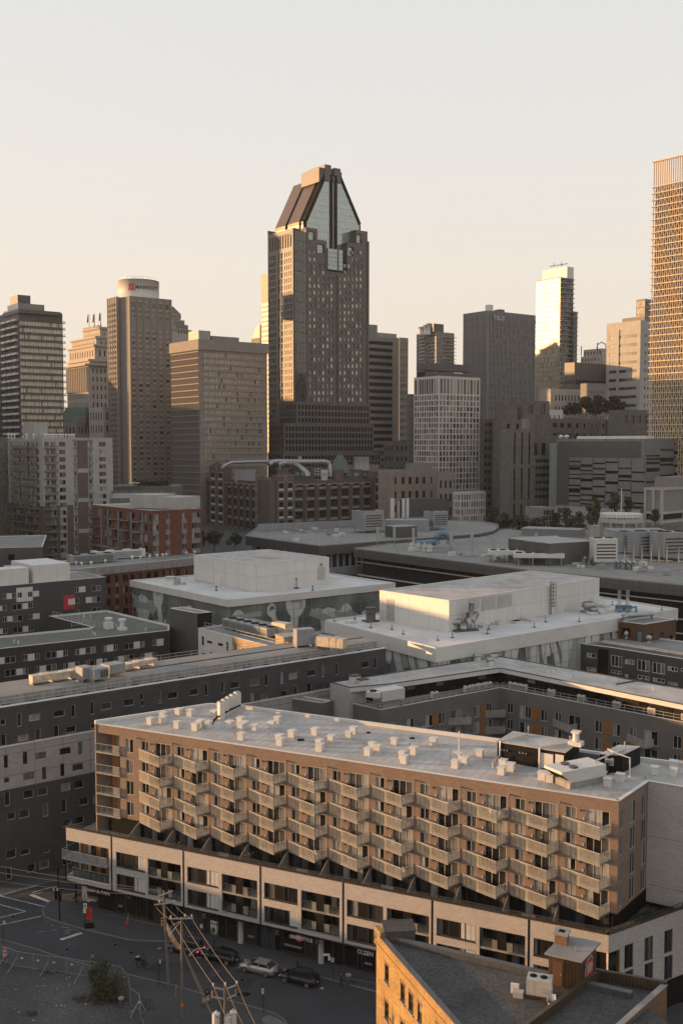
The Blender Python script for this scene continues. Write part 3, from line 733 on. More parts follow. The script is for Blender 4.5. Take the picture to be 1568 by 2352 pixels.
tier(157,206,300,690,834,14,11,9,11,5.6,G0('glass_black'),.34,.55,corn=2.2)
a,b,z1=tier(162,206+3,300,700,824,60,9,8,1,13,G0('glass_black'),.42,.85,corn=1.2)
tier(162,221,300,704,790,60,10,6,2,8,G0('glass_black'),.30,.5)
tier(169,225,300,712,771,60,11,6,1,6,G0('glass_black'),.3,.35)
tier(196,234,300,720,750,60,14,7,1,6,G0('glass_black'),.2,.3)
for i in range(12):
 w=Wall(*corner(157,206,300,690)[:2]); u=1.5+(w.len-3)*(i+.0)/11; c=MB(); p=w.pt(u,0,.7); c.cyl(p,.55,topz(206,900,690),topz(206,842,690),8); c.build('column',M['ornate_stone'],t)
w=Wall(*corner(196,234,300,720)[:2])
for i in range(22):
 c=MB(); p=w.pt(w.len*i/21,topz(234,750,720),-.4); c.obox(p,1.1,1.1,1.3,w.ang); c.build('finial',M['ornate_stone'],t)
for x,y in ((205,722),(217.5,721),(232,718)):
 flagpole(x,752,y,722,{205:'leftmost flagpole with furled flag on the stepped bank roof',217.5:'middle flagpole with reddish flag on the stepped bank roof',232:'rightmost flagpole on the stepped bank roof, beside the hotel tower'}[x],'red_paint' if x==217.5 else 'cloth_black')
# mansard station and pale office, both low in front of the bank
t=thing('mansard_building','old stone building with green copper mansard roofs below the bank tower','building',(-150,640,20))
l,n,r_=corner(140,176,212,640); z1=topz(176,968,640); a,b=Wall(l,n),Wall(n,r_)
hl=grid(1,a.len-1,z1-22,z1-2,4,3,.45,.6); hr=grid(1,b.len-1,z1-22,z1-2,4,3,.45,.6)
block(t,l,n,r_,14,z1,'stone_tan','roof_grey',hl,hr,.7); put_windows(t,wins(a,hl,.6,G0('glass_black'))+wins(b,hr,.6,G0('glass_black')))
B_=l+r_-n; m_=MB(); ctr=(l+r_)/2; zz=topz(176,934,640)
q=[n,r_,B_,l]; s=[p+(ctr-p)*.35 for p in q]
for i in range(4):
 j=(i+1)%4; m_.quad((q[i].x,q[i].y,z1),(q[j].x,q[j].y,z1),(s[j].x,s[j].y,zz),(s[i].x,s[i].y,zz))
m_.poly([(p.x,p.y,zz) for p in s]); m_.build('mansard_roof',M['copper_green'],t)
m_=MB(); p=b.pt(b.len*.78,z1,-1); m_.tube([(p.x,p.y,z1-3),(p.x,p.y,z1+2),(p.x,p.y,z1+10)],[2.6,2.6,.1],8); m_.build('turret',M['dark_frame'],t)
for i,u in enumerate((.2,.5)):
 m_=MB(); m_.wbox(b,b.len*u-1.6,b.len*u+1.6,z1-1,z1+4,-2,.5); m_.build('dormer',M['stone_tan'],t)
simple('office_building','pale stone ten-storey office in the gap beside the hotel tower','building',206,239,300,620,935,'ornate_stone','roof_grey',
 (5,.42,.60,G0('glass_black'),1),(5,.40,.55,G0('glass_black'),1),storey=7.5,limit=100)
# hotel tower with drum
t,L,N,Rr,zt,wl_,wr_=simple('hotel_tower','tall hotel tower of arched windows with a white drum on its roof','tower',252,272.5,278.5,604,681,'stone_tan','roof_grey',
 (4,.42,.50,G0('glass_mirror'),.3),None,storey=3.0,topm=3,limit=300)
l2,n2,r2=corner(292,302.5,396,600); zt2=topz(302,679.5,600)
bq=MB(); bq.wbox(wl_,wl_.len,wl_.len+.1,14,zt,-2,0)
a=Wall(n2,r2)
sh=MB(); sh.prism([N+Vector((.8,.6))*1.5+Vector((-.6,.8))*2.5, n2+Vector((-.6,.8))*2.5+Vector((0,0)), n2+Vector((-.6,.8))*11, N+Vector((-.6,.8))*11+Vector((.8,.6))*1.5],14,zt2-.1); sh.build('service_shaft',M['stone_tan'],t)
rows=36; st=3.0; cols=6
mb=MB()
mb.quad((l2.x,l2.y,14),(n2.x,n2.y,14),(n2.x,n2.y,zt2),(l2.x,l2.y,zt2))
H_=[]; skip=4
for j in range(44):
 if 3<=j<=4: continue
 zc=zt2-5-j*st
 if zc<22: break
 for i in range(cols):
  cu=a.len/cols; H_.append((cu*i+cu*.22,cu*i+cu*.70,zc-1.15,zc+.65 if j else zc+2))
holed(mb,a,0,a.len,14,zt2,H_,.5)
B_=l2+r2-n2
for p,q in ((r2,B_),(B_,l2)): mb.quad((p.x,p.y,14),(q.x,q.y,14),(q.x,q.y,zt2),(p.x,p.y,zt2))
mb.poly([(p.x,p.y,zt2) for p in (n2,r2,B_,l2)]); mb.build('concrete_wall',M['stone_tan'],t)
arch=MB()
for h in H_:     # rounded head over every window
 uc=(h[0]+h[1])/2; rr=(h[1]-h[0])/2
 arch.poly([a.pt(uc+rr*math.cos(th),h[3]+rr*.8*math.sin(th),.06) for th in [math.pi*k/5 for k in range(6)]])
arch.build('arched_head',[M['stone_pale']],t)['kind']='stuff'
put_windows(t,wins(a,H_,.4,G0('glass_pale')),limit=300)
for i in range(cols+1):
 m_=MB(); m_.wbox(a,a.len*i/cols-.35,a.len*i/cols+.35,16,zt2,.0,.45); m_.build('pier',M['stone_tan'],t)
for i in range(5):
 m_=MB(); m_.wbox(wl_,wl_.len*i/4-.3,wl_.len*i/4+.3,16,zt,0,.3); m_.build('pier',M['stone_tan'],t)
dc=(N+r2)/2+Vector((-.6,.8))*14; zd=topz(323,640,610)
rd=(colx(369,dc.y).x-colx(277,dc.y).x)/2; cxx=(colx(369,dc.y).x+colx(277,dc.y).x)/2
m_=MB(); m_.cyl((cxx,dc.y),rd,zt-2,zd,40); m_.build('roof_drum',M['panel_white'],t,True)
m_=MB()
for i in range(24):
 th=2*math.pi*i/24; p=(cxx+(rd-.5)*math.cos(th),dc.y+(rd-.5)*math.sin(th)); m_.cyl(p,.08,zd,zd+1.2,4)
for i in range(24):
 t0,t1=2*math.pi*i/24,2*math.pi*(i+1)/24; m_.bar((cxx+(rd-.5)*math.cos(t0),dc.y+(rd-.5)*math.sin(t0),zd+1.2),(cxx+(rd-.5)*math.cos(t1),dc.y+(rd-.5)*math.sin(t1),zd+1.2),.12)
m_.build('drum_railing',M['rail'],t)
def lettering(name,txt,parent,place,size,m,ang,tilt=math.pi/2,ext=.02,curve=None,align='LEFT',bold=0.0):
 cu=bpy.data.curves.new(name,'FONT'); cu.body=txt; cu.size=size; cu.extrude=ext; cu.align_x=align; cu.offset=bold
 o=bpy.data.objects.new('tmp',cu); COL.objects.link(o); dg=bpy.context.evaluated_depsgraph_get(); me=bpy.data.meshes.new_from_object(o.evaluated_get(dg)); bpy.data.objects.remove(o)
 me.materials.clear(); me.materials.append(M[m])
 mw=Matrix.Translation(place)@Matrix.Rotation(ang,4,'Z')@Matrix.Rotation(tilt,4,'X')
 me.transform(mw)
 if curve:
  c,r=curve
  for v in me.vertices:   # wrap round the drum
   s=(v.co.x-c[0])/r; th=-math.pi/2+s; v.co.x,v.co.y=c[0]+(r+.15)*math.cos(th),c[1]+(r+.15)*math.sin(th)
 return link(name,me,parent)
tl=lettering('sign_lettering','MARRIOTT',t,Vector((cxx+.3,dc.y-rd,zd-5.9)),3.05,'dark_frame',0,curve=((cxx,dc.y),rd),bold=.05)
lg=MB()
for x0,x1 in ((-7.6,-5.6),(-5.0,-3.0)):
 for a0,a1,w_ in ((0,2.0,.9),):
  pts=[(x0,-6.8),(x0+.9,-6.8),(x1+.6,-2.6),(x1-.5,-2.6)]
  f=lambda x,z:(cxx+(rd+.2)*math.cos(-math.pi/2+x/rd),dc.y+(rd+.2)*math.sin(-math.pi/2+x/rd),zd+z)
  lg.poly([f(q[0]*.78+2.0,q[1]) for q in pts])
for x0,x1 in ((-6.6,-4.9),(-4.2,-2.5)):
 lg.poly([f(q[0]*.78+2.0,q[1]) for q in ((x0,-2.6),(x0-.7,-4.2),(x1-.4,-6.8),(x1+.5,-6.8))])
lg.build('sign_emblem',M['red_paint'],t)
# stepped glass pyramid tower behind
t=thing('stepped_tower','office tower with stepped terraces and glass pyramid top peeping behind the hotel','tower',(-130,860,20))
for i,(xr,yt,yb) in enumerate(((419,718,730),(427,731,742),(435,741,753),(443,752,800))):
 l,n,r_=corner(360,372,xr,860+i*1.0); box_part(t,'setback_storey',l,n,r_,20 if i==3 else topz(400,yb,860),topz(400,yt,860),'stone_pale','roof_grey')
 m_=MB(); w=Wall(n,r_); zz=topz(400,yt,860);
 for k in range(5): m_.wbox(w,w.len*(.55+.09*k),w.len*(.60+.09*k),zz-3.5,zz-1,0,.1)
 m_.build('window_band',M['glass_black'],t)
l,n,r_=corner(370,378,419,861); zb=topz(400,718,860); zt_=topz(397,703,860); m_=MB(); B_=l+r_-n; q=[n,r_,B_,l]; ap=D(397,703,866)
for i in range(4): m_.poly([(q[i].x,q[i].y,zb),(q[(i+1)%4].x,q[(i+1)%4].y,zb),ap])
m_.build('glass_pyramid',M['glass_cool'],t)
# brown slab with deep window rows, left face partly in the sun
t,L,N,Rr,zt,wl_,wr_=simple('office_slab','brown concrete office block with deep-set window rows beside the crowned tower','office building',396,460,614,555,803,'stone_bronze','roof_grey',
 (27,.55,.66,G0('glass_bronze'),.6),(26,.62,.70,(1,1,0,'dark_frame','glass_sky'),3.0),storey=3.37,limit=300,topm=.6,depth=.4,parapet=0)
zc=topz(460,779,555)
m_=MB(); B_=L+Rr-N; q=[N,Rr,B_,L]; c_=(L+Rr)/2; q=[p+(p-c_).normalized()*1.2 for p in q]; m_.prism(q,zt,zc,0,1,True); m_.build('attic_band',[M['stone_bronze'],M['roof_grey']],t)
for k in range(27):
 z=zt-.6-k*3.37
 if z<25: break
 m_=MB(); m_.wbox(wl_,.3,wl_.len-.3,z-.55,z-.05,0,.55); m_.wbox(wr_,1.5,wr_.len-.5,z-.55,z-.05,0,.30); m_.build('spandrel_ledge',M['stone_bronze'],t)
m_=MB()
for i in range(28): m_.wbox(wl_,.6+(wl_.len-1.2)*i/27-.12,.6+(wl_.len-1.2)*i/27+.12,20,zt,0,.45)
m_.build('mullion_fin',M['stone_tan'],t)['kind']='stuff'
rooftop_box(t,'machine_room',wr_,wr_.len*.03,wr_.len*.2,-14,-3,zc,zc+5,'metal_grey'); rooftop_box(t,'machine_room',wr_,wr_.len*.22,wr_.len*.62,-16,-3,zc,zc+2.6,'stone_tan')
rooftop_box(t,'machine_room',wl_,wl_.len*.6,wl_.len*.72,-12,-8,zc,zc+2.6,'panel_white')
# sunlit tower edge and domed top between slab and crowned tower
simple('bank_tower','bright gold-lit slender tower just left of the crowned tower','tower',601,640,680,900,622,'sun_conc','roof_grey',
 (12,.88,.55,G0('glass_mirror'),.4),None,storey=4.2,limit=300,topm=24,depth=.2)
t=thing('vaulted_tower','brown office tower with a curved vaulted roof behind the slab block','tower',(-60,960,20))
l,n,r_=corner(579,598,615,960); zb=topz(598,775,960); box_part(t,'wall',l,n,r_,20,zb,'stone_tan')
w=Wall(l,n); m_=MB(); pts=[(w.len*(.1+.9*k/8), zb+ (topz(598,745,960)-zb)*math.sin(math.pi/2*k/8)) for k in range(9)]
m_.poly([w.pt(u,z,0) for u,z in [(w.len*.1,zb)]+pts+[(w.len,zb)]]);
for (u0,z0_),(u1,z1_) in zip(pts[:-1],pts[1:]): m_.quad(w.pt(u0,z0_,0),w.pt(u1,z1_,0),w.pt(u1,z1_,-20),w.pt(u0,z0_,-20))
m_.build('vaulted_roof',M['bronze'],t)
# banded office right of the crowned tower
t,L,N,Rr,zt,wl_,wr_=simple('banded_office','brown office tower with continuous ribbon windows right of the crowned tower','office building',826,836,915,760,771,'stone_tan','roof_grey',
 None,(1,.985,.52,(34,1,.12,'stone_tan','glass_bronze'),.2),storey=5.0,topm=2,limit=60)
l,n,r_=corner(900,916.5,936,756); zz=topz(916,775,756); a=Wall(n,r_); h=grid(.8,a.len-.8,zz-2-5*20,zz-2,1,20,.96,.52); block(t,l,n,r_,14,zz,'stone_tan','roof_grey',[],h,.3,name='wing_wall'); put_windows(t,wins(a,h,.25,(8,1,.12,'stone_tan','glass_bronze')))
rooftop_box(t,'machine_room',wr_,0,wr_.len*.42,-18,-2,zt,topz(860,745,765),'stone_tan'); rooftop_box(t,'machine_room',wr_,wr_.len*.42,wr_.len*.98,-18,-2,zt,topz(900,762,765),'metal_grey')
m_=MB(); m_.wbox(wr_,wr_.len+.2,wr_.len+2.6,14,zt-3,-4,.8); m_.build('stair_pier',M['stone_tan'],t)
# cylinder-topped condominium
t,L,N,Rr,zt,wl_,wr_=simple('condominium_tower','small condominium tower with bright cylinders and balconies on its top','tower',955,1000,1041,880,762,'grey_panel','roof_grey',
 (8,.7,.6,(2,1,.1,'dark_frame','glass_curtains'),.5),(7,.75,.6,(2,1,.1,'light_frame','glass_curtains'),.5),storey=3.0,limit=200)
rooftop_box(t,'penthouse',wr_,-2,wr_.len*.45,-12,-1,zt,topz(1000,743,880),'metal_dark')
for x,y in ((965,751),(976,747),(984,743)):
 p=D(x,y,884); m_=MB(); m_.cyl(p,2.1,zt-2,p.z,12); m_.build('roof_cylinder',M['metal_white'],t,True)
for k in range(8):
 m_=MB(); m_.wbox(wr_,wr_.len*.4,wr_.len+1.5,zt-4-3*k,zt-3.7-3*k,0,1.6); m_.wbox(wl_,wl_.len*.2,wl_.len*.5,zt-4-3*k,zt-3.2-3*k,0,1.6); m_.build('balcony_slab',M['light_frame'],t)
# black pinstripe slab
t,L,N,Rr,zt,wl_,wr_=simple('office_slab','black office slab with fine vertical pinstripe mullions on the skyline right of centre','office building',1063,1118,1225,760,713,'metal_dark','roof_grey',
 (13,.80,.80,G0('glass_cool'),.3),(24,.80,.72,G0('glass_dark'),.3),storey=4.1,limit=300,topm=3,depth=.2)
m_=MB()
for i in range(37): m_.wbox(wr_,wr_.len*i/36-.2,wr_.len*i/36+.2,16,zt,.0,.5)
for i in range(21): m_.wbox(wl_,wl_.len*i/20-.2,wl_.len*i/20+.2,16,zt,.0,.75)
m_.build('mullion_fin',M['metal_grey'],t)['kind']='stuff'
lettering('sign_lettering','TELUS',t,wr_.pt(4.5,zt-6.2,1.0),4.2,'metal_trim',wr_.ang,bold=.05)
rooftop_box(t,'machine_room',wr_,wr_.len*.10,wr_.len*.18,-8,-4,zt,zt+5,'metal_white'); rooftop_box(t,'machine_room',wr_,wr_.len*.32,wr_.len*.42,-10,-4,zt,zt+2.5,'metal_dark')
# bright glass tower
t,L,N,Rr,zt,wl_,wr_=simple('glass_tower','slender glass tower whose left face flares white with sunlight','tower',1225.5,1281,1311,820,636,'metal_dark','roof_grey',
 (14,.95,.90,G0('glass_mirror'),.1),(5,.80,.66,(2,1,.1,'dark_frame','glass_curtains'),.3),storey=3.6,limit=300,topm=.5,depth=.12)
for k in range(60):
 z=zt-1-3.6*k
 if z<25: break
 m_=MB(); m_.wbox(wr_,-.2,wr_.len+.3,z-.2,z+.25,0,1.3); m_.build('balcony_slab',M['metal_grey'],t)
l,n,r_=corner(1240,1296,1311,826); box_part(t,'crown_screen',l,n,r_,zt,topz(1296,612,826),'metal_white')
l,n,r_=corner(1296,1311.5,1321,826); box_part(t,'side_wing',l,n,r_,14,topz(1311,715,826),'metal_dark')
w=Wall(n,r_)
for k in range(36):
 z=topz(1311,715,826)-1-3.6*k
 if z<40: break
 m_=MB(); m_.wbox(w,-.2,w.len+.3,z-.2,z+.25,0,1.0); m_.build('balcony_slab',M['metal_grey'],t)
m_=MB(); p=D(1262,612,822)
m_.bar((p.x,p.y,p.z),(p.x+14,p.y,p.z+2.2),.5); m_.bar((p.x+3,p.y,p.z),(p.x+3,p.y,p.z+3),.4); m_.bar((p.x+9,p.y,p.z),(p.x+9,p.y,p.z+3),.6); m_.build('window_cleaning_crane',M['panel_tan'],t)
# low dark block, gold art deco top
simple('office_block','low dark block with gold-lit vertical ribs between the glass tower and the banded one','office building',1293,1316,1392,700,832,'stone_dark','roof_grey',
 (6,.5,.30,G0('glass_bronze'),.3),(14,.75,.40,(2,1,.3,'metal_dark','glass_black'),1),storey=8,limit=100,topm=9,depth=.5)
t=thing('art_deco_tower','gold-lit art deco tower top with setbacks above the low dark block','building',(200,860,20))
for xl,xn,xr,yt in ((1322,1372,1392,832),(1330,1374,1392,816),(1336,1378,1392,800)):
 l,n,r_=corner(xl,xn,xr,870); box_part(t,'tier',l,n,r_,20,topz(xn,yt,870),'ornate_stone'); w=Wall(l,n)
 for i in range(6):
  m_=MB(); m_.wbox(w,w.len*(i+.5)/6-.5,w.len*(i+.5)/6+.5,topz(xn,yt,870)-4.5,topz(xn,yt,870)-2,0,.08); m_.build('window',M['glass_black'],t)
for x,y0,y1 in ((1334,806,795),(1371,800,787)):
 p=D(x,y0,872); q=D(x,y1,872); m_=MB(); m_.cyl(p,.4,p.z-4,q.z,5); m_.build('mast',M['dark_frame'],t)
m_=MB(); p=D(1380,797,872); m_.tube([p+Vector((-4,0,-1)),p+Vector((-3,0,2)),p+Vector((0,0,4)),p+Vector((3,0,2.5)),p+Vector((4,0,-1))],.5,5); m_.build('roof_hoop',M['rail'],t)
# pale banded tower + small one behind
t,L,N,Rr,zt,wl_,wr_=simple('banded_tower','pale stone office tower with short ribbon windows beside the lattice tower','office building',1388,1465,1510,690,735,'stone_pale','roof_grey',
 (1,.92,.34,(30,1,.12,'dark_frame','glass_bronze'),1.5),(4,.45,.34,G0('glass_black'),4),storey=5.7,limit=100,topm=7)
rooftop_box(t,'machine_room',wl_,wl_.len*.35,wl_.len*1.0,-20,-4,zt,topz(1440,727,695),'stone_tan')
m_=MB(); m_.wbox(wl_,wl_.len*.33,wl_.len*.39,14,zt-5,-1,.6); m_.build('corner_pier',M['stone_pale'],t)
simple('office_tower','small brown-glazed tower rising behind the pale banded tower','tower',1454.5,1474,1500,900,686,'stone_tan','roof_grey',(7,.55,.85,G0('glass_mirror'),.5),(4,.6,.6,G0('glass_curtains'),.5),storey=6,limit=100,topm=1)
# lattice tower, right edge
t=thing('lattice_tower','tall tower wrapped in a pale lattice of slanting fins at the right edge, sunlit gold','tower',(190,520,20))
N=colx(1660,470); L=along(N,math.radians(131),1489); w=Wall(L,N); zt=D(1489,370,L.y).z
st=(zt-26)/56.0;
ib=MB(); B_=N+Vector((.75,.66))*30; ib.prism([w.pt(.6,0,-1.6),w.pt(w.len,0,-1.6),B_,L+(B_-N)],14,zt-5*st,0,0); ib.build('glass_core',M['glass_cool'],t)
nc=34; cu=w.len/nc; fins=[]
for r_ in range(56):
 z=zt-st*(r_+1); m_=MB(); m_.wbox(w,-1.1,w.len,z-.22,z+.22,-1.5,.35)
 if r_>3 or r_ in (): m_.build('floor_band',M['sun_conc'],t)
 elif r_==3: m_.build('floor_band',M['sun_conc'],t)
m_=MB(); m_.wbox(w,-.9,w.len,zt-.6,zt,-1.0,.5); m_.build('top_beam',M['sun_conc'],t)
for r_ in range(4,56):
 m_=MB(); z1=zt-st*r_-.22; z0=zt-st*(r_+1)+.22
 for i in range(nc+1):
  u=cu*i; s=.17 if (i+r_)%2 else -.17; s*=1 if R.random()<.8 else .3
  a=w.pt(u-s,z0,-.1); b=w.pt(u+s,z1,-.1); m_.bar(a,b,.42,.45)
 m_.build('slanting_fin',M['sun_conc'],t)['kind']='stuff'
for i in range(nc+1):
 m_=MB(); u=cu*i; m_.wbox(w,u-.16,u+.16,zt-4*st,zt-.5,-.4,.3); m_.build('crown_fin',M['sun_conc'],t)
W_=[]
for r_ in range(4,56):
 for i in range(nc): W_.append((w,cu*i+.2,cu*(i+1)-.2,zt-st*(r_+1)+.3,zt-st*r_-.3,1.55,G0('glass_dark')))
put_windows(t,W_,limit=300)
# white grid apartment block
t,L,N,Rr,zt,wl_,wr_=simple('apartment_block','white gridded apartment block with a dark penthouse, right of centre','apartment building',949.6,1006.5,1101,545,863,'white_frame_conc','roof_grey',
 (10,.74,.78,(2,1,0,'dark_frame','glass_curtains'),.4),(12,.72,.78,(2,1,0,'dark_frame','glass_curtains'),.4),storey=2.93,limit=300,topm=9.6,depth=.4)
H_=grid(.5,wr_.len-.5,zt-9.2,zt-1.2,12,1,.66,.96); H2=grid(.5,wl_.len-.5,zt-9.2,zt-1.2,10,1,.66,.96)
m_=MB()
for w,hh in ((wl_,H2),(wr_,H_)):
 for a_,b_,c_,d_ in hh: m_.wquad(w,a_,b_,c_,d_,.03)
m_.build('top_window',[M['glass_curtains']],t)['kind']='stuff'
l,n,r_=corner(957,975,1081,556); box_part(t,'penthouse_glazing',l,n,r_,zt,topz(975,853,556),'glass_black'); l,n,r_=corner(955,974,1082,554); box_part(t,'penthouse',l,n,r_,topz(975,850,556),topz(975,833,556),'metal_dark')
simple('apartment_wing','low white gridded wing at the foot of the white gridded block','apartment building',1040,1058,1116,505,1130,'white_frame_conc','roof_grey',
 (3,.66,.66,G0('glass_curtains'),.4),(10,.58,.7,G0('glass_curtains'),.4),storey=3.6,limit=100,topm=.8)
# ================================================================== middle ground
def V2(p): return Vector((p[0],p[1]))
def body(t,pts,z0,zr,wallm,roofm,faces={},parapet=.5,pw=.35,depth=.2,pm=None,pt_=None):
 """pts anticlockwise from above; faces: edge index -> list of openings"""
 pts=[V2(p) for p in pts]; n=len(pts); mb=MB(); bk=MB(); zt=zr+parapet; ws=[]
 for i in range(n):
  w=Wall(pts[i],pts[(i+1)%n]); ws.append(w); h=faces.get(i,[])
  holed(mb,w,0,w.len,z0,zt,h,depth)
  if h: bk.wquad(w,depth,w.len-depth,z0,zr-.1,-depth-.25)
 mb.build('wall',M[wallm],t)
 if bk.v: bk.build('interior',M['black'],t)
 r=MB(); r.poly([(p.x,p.y,zr) for p in pts]); r.build('roof',M[roofm],t)
 if parapet>0:
  m=MB()
  for i in range(n):
   w=ws[i]; m.wbox(w,0,w.len,zt,zt+.06,-pw,.05); m.wbox(w,pw,w.len-pw,zr,zt,-pw,-pw+.05)
  m.build('parapet_cap',M[pm or 'metal_trim'],t)
 return ws
def pw_(wall,rects,off=0):   # picture rects on a wall -> openings
 return [wall.rect(*r,off=off) for r in rects]
# kit for roofs --------------------------------------------------------------
def vent_pipe(parent,p,h=.6,r=.08,m='galv'):
 b=MB(); b.cyl(p,r,p[2],p[2]+h,6); return b.build('vent_pipe',M[m],parent)
def rail_line(parent,pts,h=1.05,step=1.8,m='rail',name='roof_railing',r=.035):
 b=MB(); pts=[Vector(p) for p in pts]
 for a,c in zip(pts[:-1],pts[1:]):
  L=(c-a).length; k=max(1,int(L/step))
  for i in range(k+1):
   p=a.lerp(c,i/k); b.bar(p,p+Vector((0,0,h)),r*1.6)
  for hh in (h,h*.5): b.bar(a+Vector((0,0,hh)),c+Vector((0,0,hh)),r*1.5)
 return b.build(name,M[m],parent)
def ac_unit(name,label,p,sx,sy,sz,ang,group=None,m='metal_grey',fans=1,cat='air conditioner',legs=.3):
 t=thing(name,label,cat,p,group); b=MB(); b.obox((p[0],p[1],p[2]+legs),sx,sy,sz,ang); b.build('casing',M[m],t)
 f=MB(); c,s=math.cos(ang),math.sin(ang)
 for i in range(fans):
  x=(i+.5)/fans*sx-sx/2; f.cyl((p[0]+x*c,p[1]+x*s),min(sx/fans,sy)*.38,p[2]+legs+sz,p[2]+legs+sz+.15,12)
 f.build('fan',M['black'],t)
 g=MB(); w=Wall((p[0]-sx/2*c+sy/2*s,p[1]-sx/2*s-sy/2*c),(p[0]+sx/2*c+sy/2*s,p[1]+sx/2*s-sy/2*c))
 for k in range(5): g.wbox(w,sx*.08,sx*.92,p[2]+legs+sz*(.15+.14*k),p[2]+legs+sz*(.21+.14*k),-.02,.04)
 g.build('grille',M['dark_frame'],t)
 l=MB()
 for dx in (-.4,.4):
  for dy in (-.4,.4): l.obox((p[0]+dx*sx*c-dy*sy*s,p[1]+dx*sx*s+dy*sy*c,p[2]),.15,.15,legs,ang)
 l.build('stand',M['galv'],t)
 return t
def skirt(t,w,u0,u1,z0,z1,o0,o1,m,name): b=MB(); b.wbox(w,u0,u1,z0,z1,o0,o1); return b.build(name,[M[m]],t)
# ---- striped grey pavilion, brutalist complex, corner block at right -------------
t,L,N,Rr,zt,wl_,wr_=simple('university_pavilion','large grey panelled pavilion with dark horizontal window strips, right','building',1277,1481.5,1700,470,1007.5,'grey_panel','roof_white',None,None,parapet=0,angR=42,angL=133)
cols_=[1305,1414.5,1424]
xs=[1306.5,1333.5,1361.5,1390.5,1420,1450.3,1481.5]
m_=MB(); r0=wl_.rect(1280,1014,1470.5,1053); m_.wbox(wl_,r0[0],r0[1],wl_.hit(1470,1052)[1],r0[3],0,.12)
m_.wbox(wl_,wl_.u(1279.5),wl_.u(1306),wl_.hit(1290,1158)[1],r0[3]-.01,0,.11); m_.build('dark_cladding',M['dark_panel'],t)
st=[(1,1060,3),(1,1070,2),(1,1076.5,6),(1,1090,2),(1,1099,3),(1,1115,3),(1,1127,9),(1,1139,3),(1,1151,3),
 (2,1070,6),(2,1081,3),(2,1089,2),(2,1103,6),(2,1123,6),(2,1137,3),(2,1149,3),(2,1158,3),
 (3,1064.5,3),(3,1077,3),(3,1090,3),(3,1099.5,6),(3,1118,3),(3,1140.5,6),(3,1151,3),
 (4,1062,3),(4,1085,6),(4,1109.5,6),(4,1132,3),(4,1158.5,5),
 (5,1076,3),(5,1094.5,6),(5,1104.5,3),(5,1126,3),(5,1142.5,3),(5,1151.5,3),
 (6,1085,3),(6,1106,3),(6,1131.5,3),(6,1156.5,3),(6,1166,4)]
for c,y,h in st:
 a,z=wl_.hit((xs[c-1]+xs[c])/2,y); m_=MB(); m_.wbox(wl_,wl_.u(xs[c-1])+.15,wl_.u(xs[c])-.15,z-h*.09,z+h*.13,0,.10); m_.build('window_strip',M['glass_black'],t)
for x in xs+[1281]:
 m_=MB(); u=wl_.u(x); m_.wbox(wl_,u-.12,u+.12,30,zt,0,.14); m_.build('joint',M['metal_dark'],t)
xs2=[1484,1514.8,1546.5,1580]
for c,y,h in [(0,1047,3),(0,1054.5,4),(0,1063.5,5),(0,1079,8),(0,1107,4),(1,1033.5,4),(1,1056,8),(1,1067.5,4),(1,1093,5),(2,1020,3),(2,1039,8),(2,1049.5,3),(2,1070,5),(2,1088,5)]:
 a,z=wr_.hit((xs2[c]+xs2[c+1])/2,y); m_=MB(); m_.wbox(wr_,wr_.u(xs2[c])+.15,wr_.u(xs2[c+1])-.15,z-h*.1,z+h*.12,0,.1); m_.build('window_strip',M['glass_black'],t)
m_=MB(); m_.wbox(wl_,-4,0,20,zt-2,-.5,0); m_.build('end_wall',M['glass_green'],t)
m_=MB(); m_.wbox(wl_,wl_.u(1276),wl_.len+1,17,wl_.hit(1380,1167)[1],-.5,.6); m_.build('base_wall',M['stone_pale'],t)
for a_,b_ in ((1280,1299),(1470,1480)): m_=MB(); r0=wl_.rect(a_,1166,b_,1179,.6); m_.wbox(wl_,r0[0],r0[1],r0[2],r0[3],.6,.7); m_.build('base_panel',M['metal_dark'],t)
m_=MB(); m_.wbox(wl_,wl_.u(1318),wl_.len-1,zt,zt+1.3,-8,-2); m_.build('roof_screen',M['metal_white'],t)
for x in (1288,1301): p=D(x,1003,wl_.pt(wl_.u(x),0,-4).y); m_=MB(); m_.tube([(p.x,p.y,zt),(p.x,p.y,zt+1.2),(p.x-.6,p.y,zt+2)],[.3,1.5,.2],8); m_.build('satellite_dish',M['panel_white'],t)
t=thing('concrete_complex','dark brutalist concrete complex stretching behind the grey panelled pavilion','building',(120,600,20))
def cb(xl,xn,xr,d,yt,m='concrete_dark',z0=14,holes=None,spec=G0('glass_black'),angR=30,dep=.5):
 l,n,r_=corner(xl,xn,xr,d,angR); z1=topz(xn,yt,d); a,b=Wall(l,n),Wall(n,r_); hl,hr=[],[]
 if holes: nc,nr,zf,fw,fh=holes; hr=grid(.8,b.len-.8,z1-zf,z1-.9,nc,nr,fw,fh)
 block(t,l,n,r_,z0,z1,m,'roof_grey',hl,hr,dep,parapet=.4)
 if hr: put_windows(t,wins(b,hr,dep*.8,spec),limit=100)
 return a,b,z1
cb(1253,1262,1487,575,961,holes=(14,3,18,.55,.42),spec=(2,2,.2,'dark_frame','glass_dark'))
cb(1101,1108,1150,560,962,holes=(4,12,52,.62,.45))
cb(1131,1153,1262,545,964,holes=(5,5,60,.30,.8))
cb(1136,1160,1187,548,932,m='concrete_dark',z0=60)
cb(1172,1200,1260,552,920,z0=60,m='concrete_dark',holes=(2,1,8,.45,.7))
cb(1185,1215,1300,520,1000,holes=(4,2,40,.5,.7)); cb(1196,1204,1214,508,962,m='stone_tan',z0=40)
cb(1218,1226,1273,512,1046,holes=(5,6,22,.85,.45))
cb(1148,1170,1226,500,985,holes=(3,3,52,.25,.9))
cb(1395,1425,1490,560,941,holes=(4,1,9,.6,.5),m='concrete_dark')
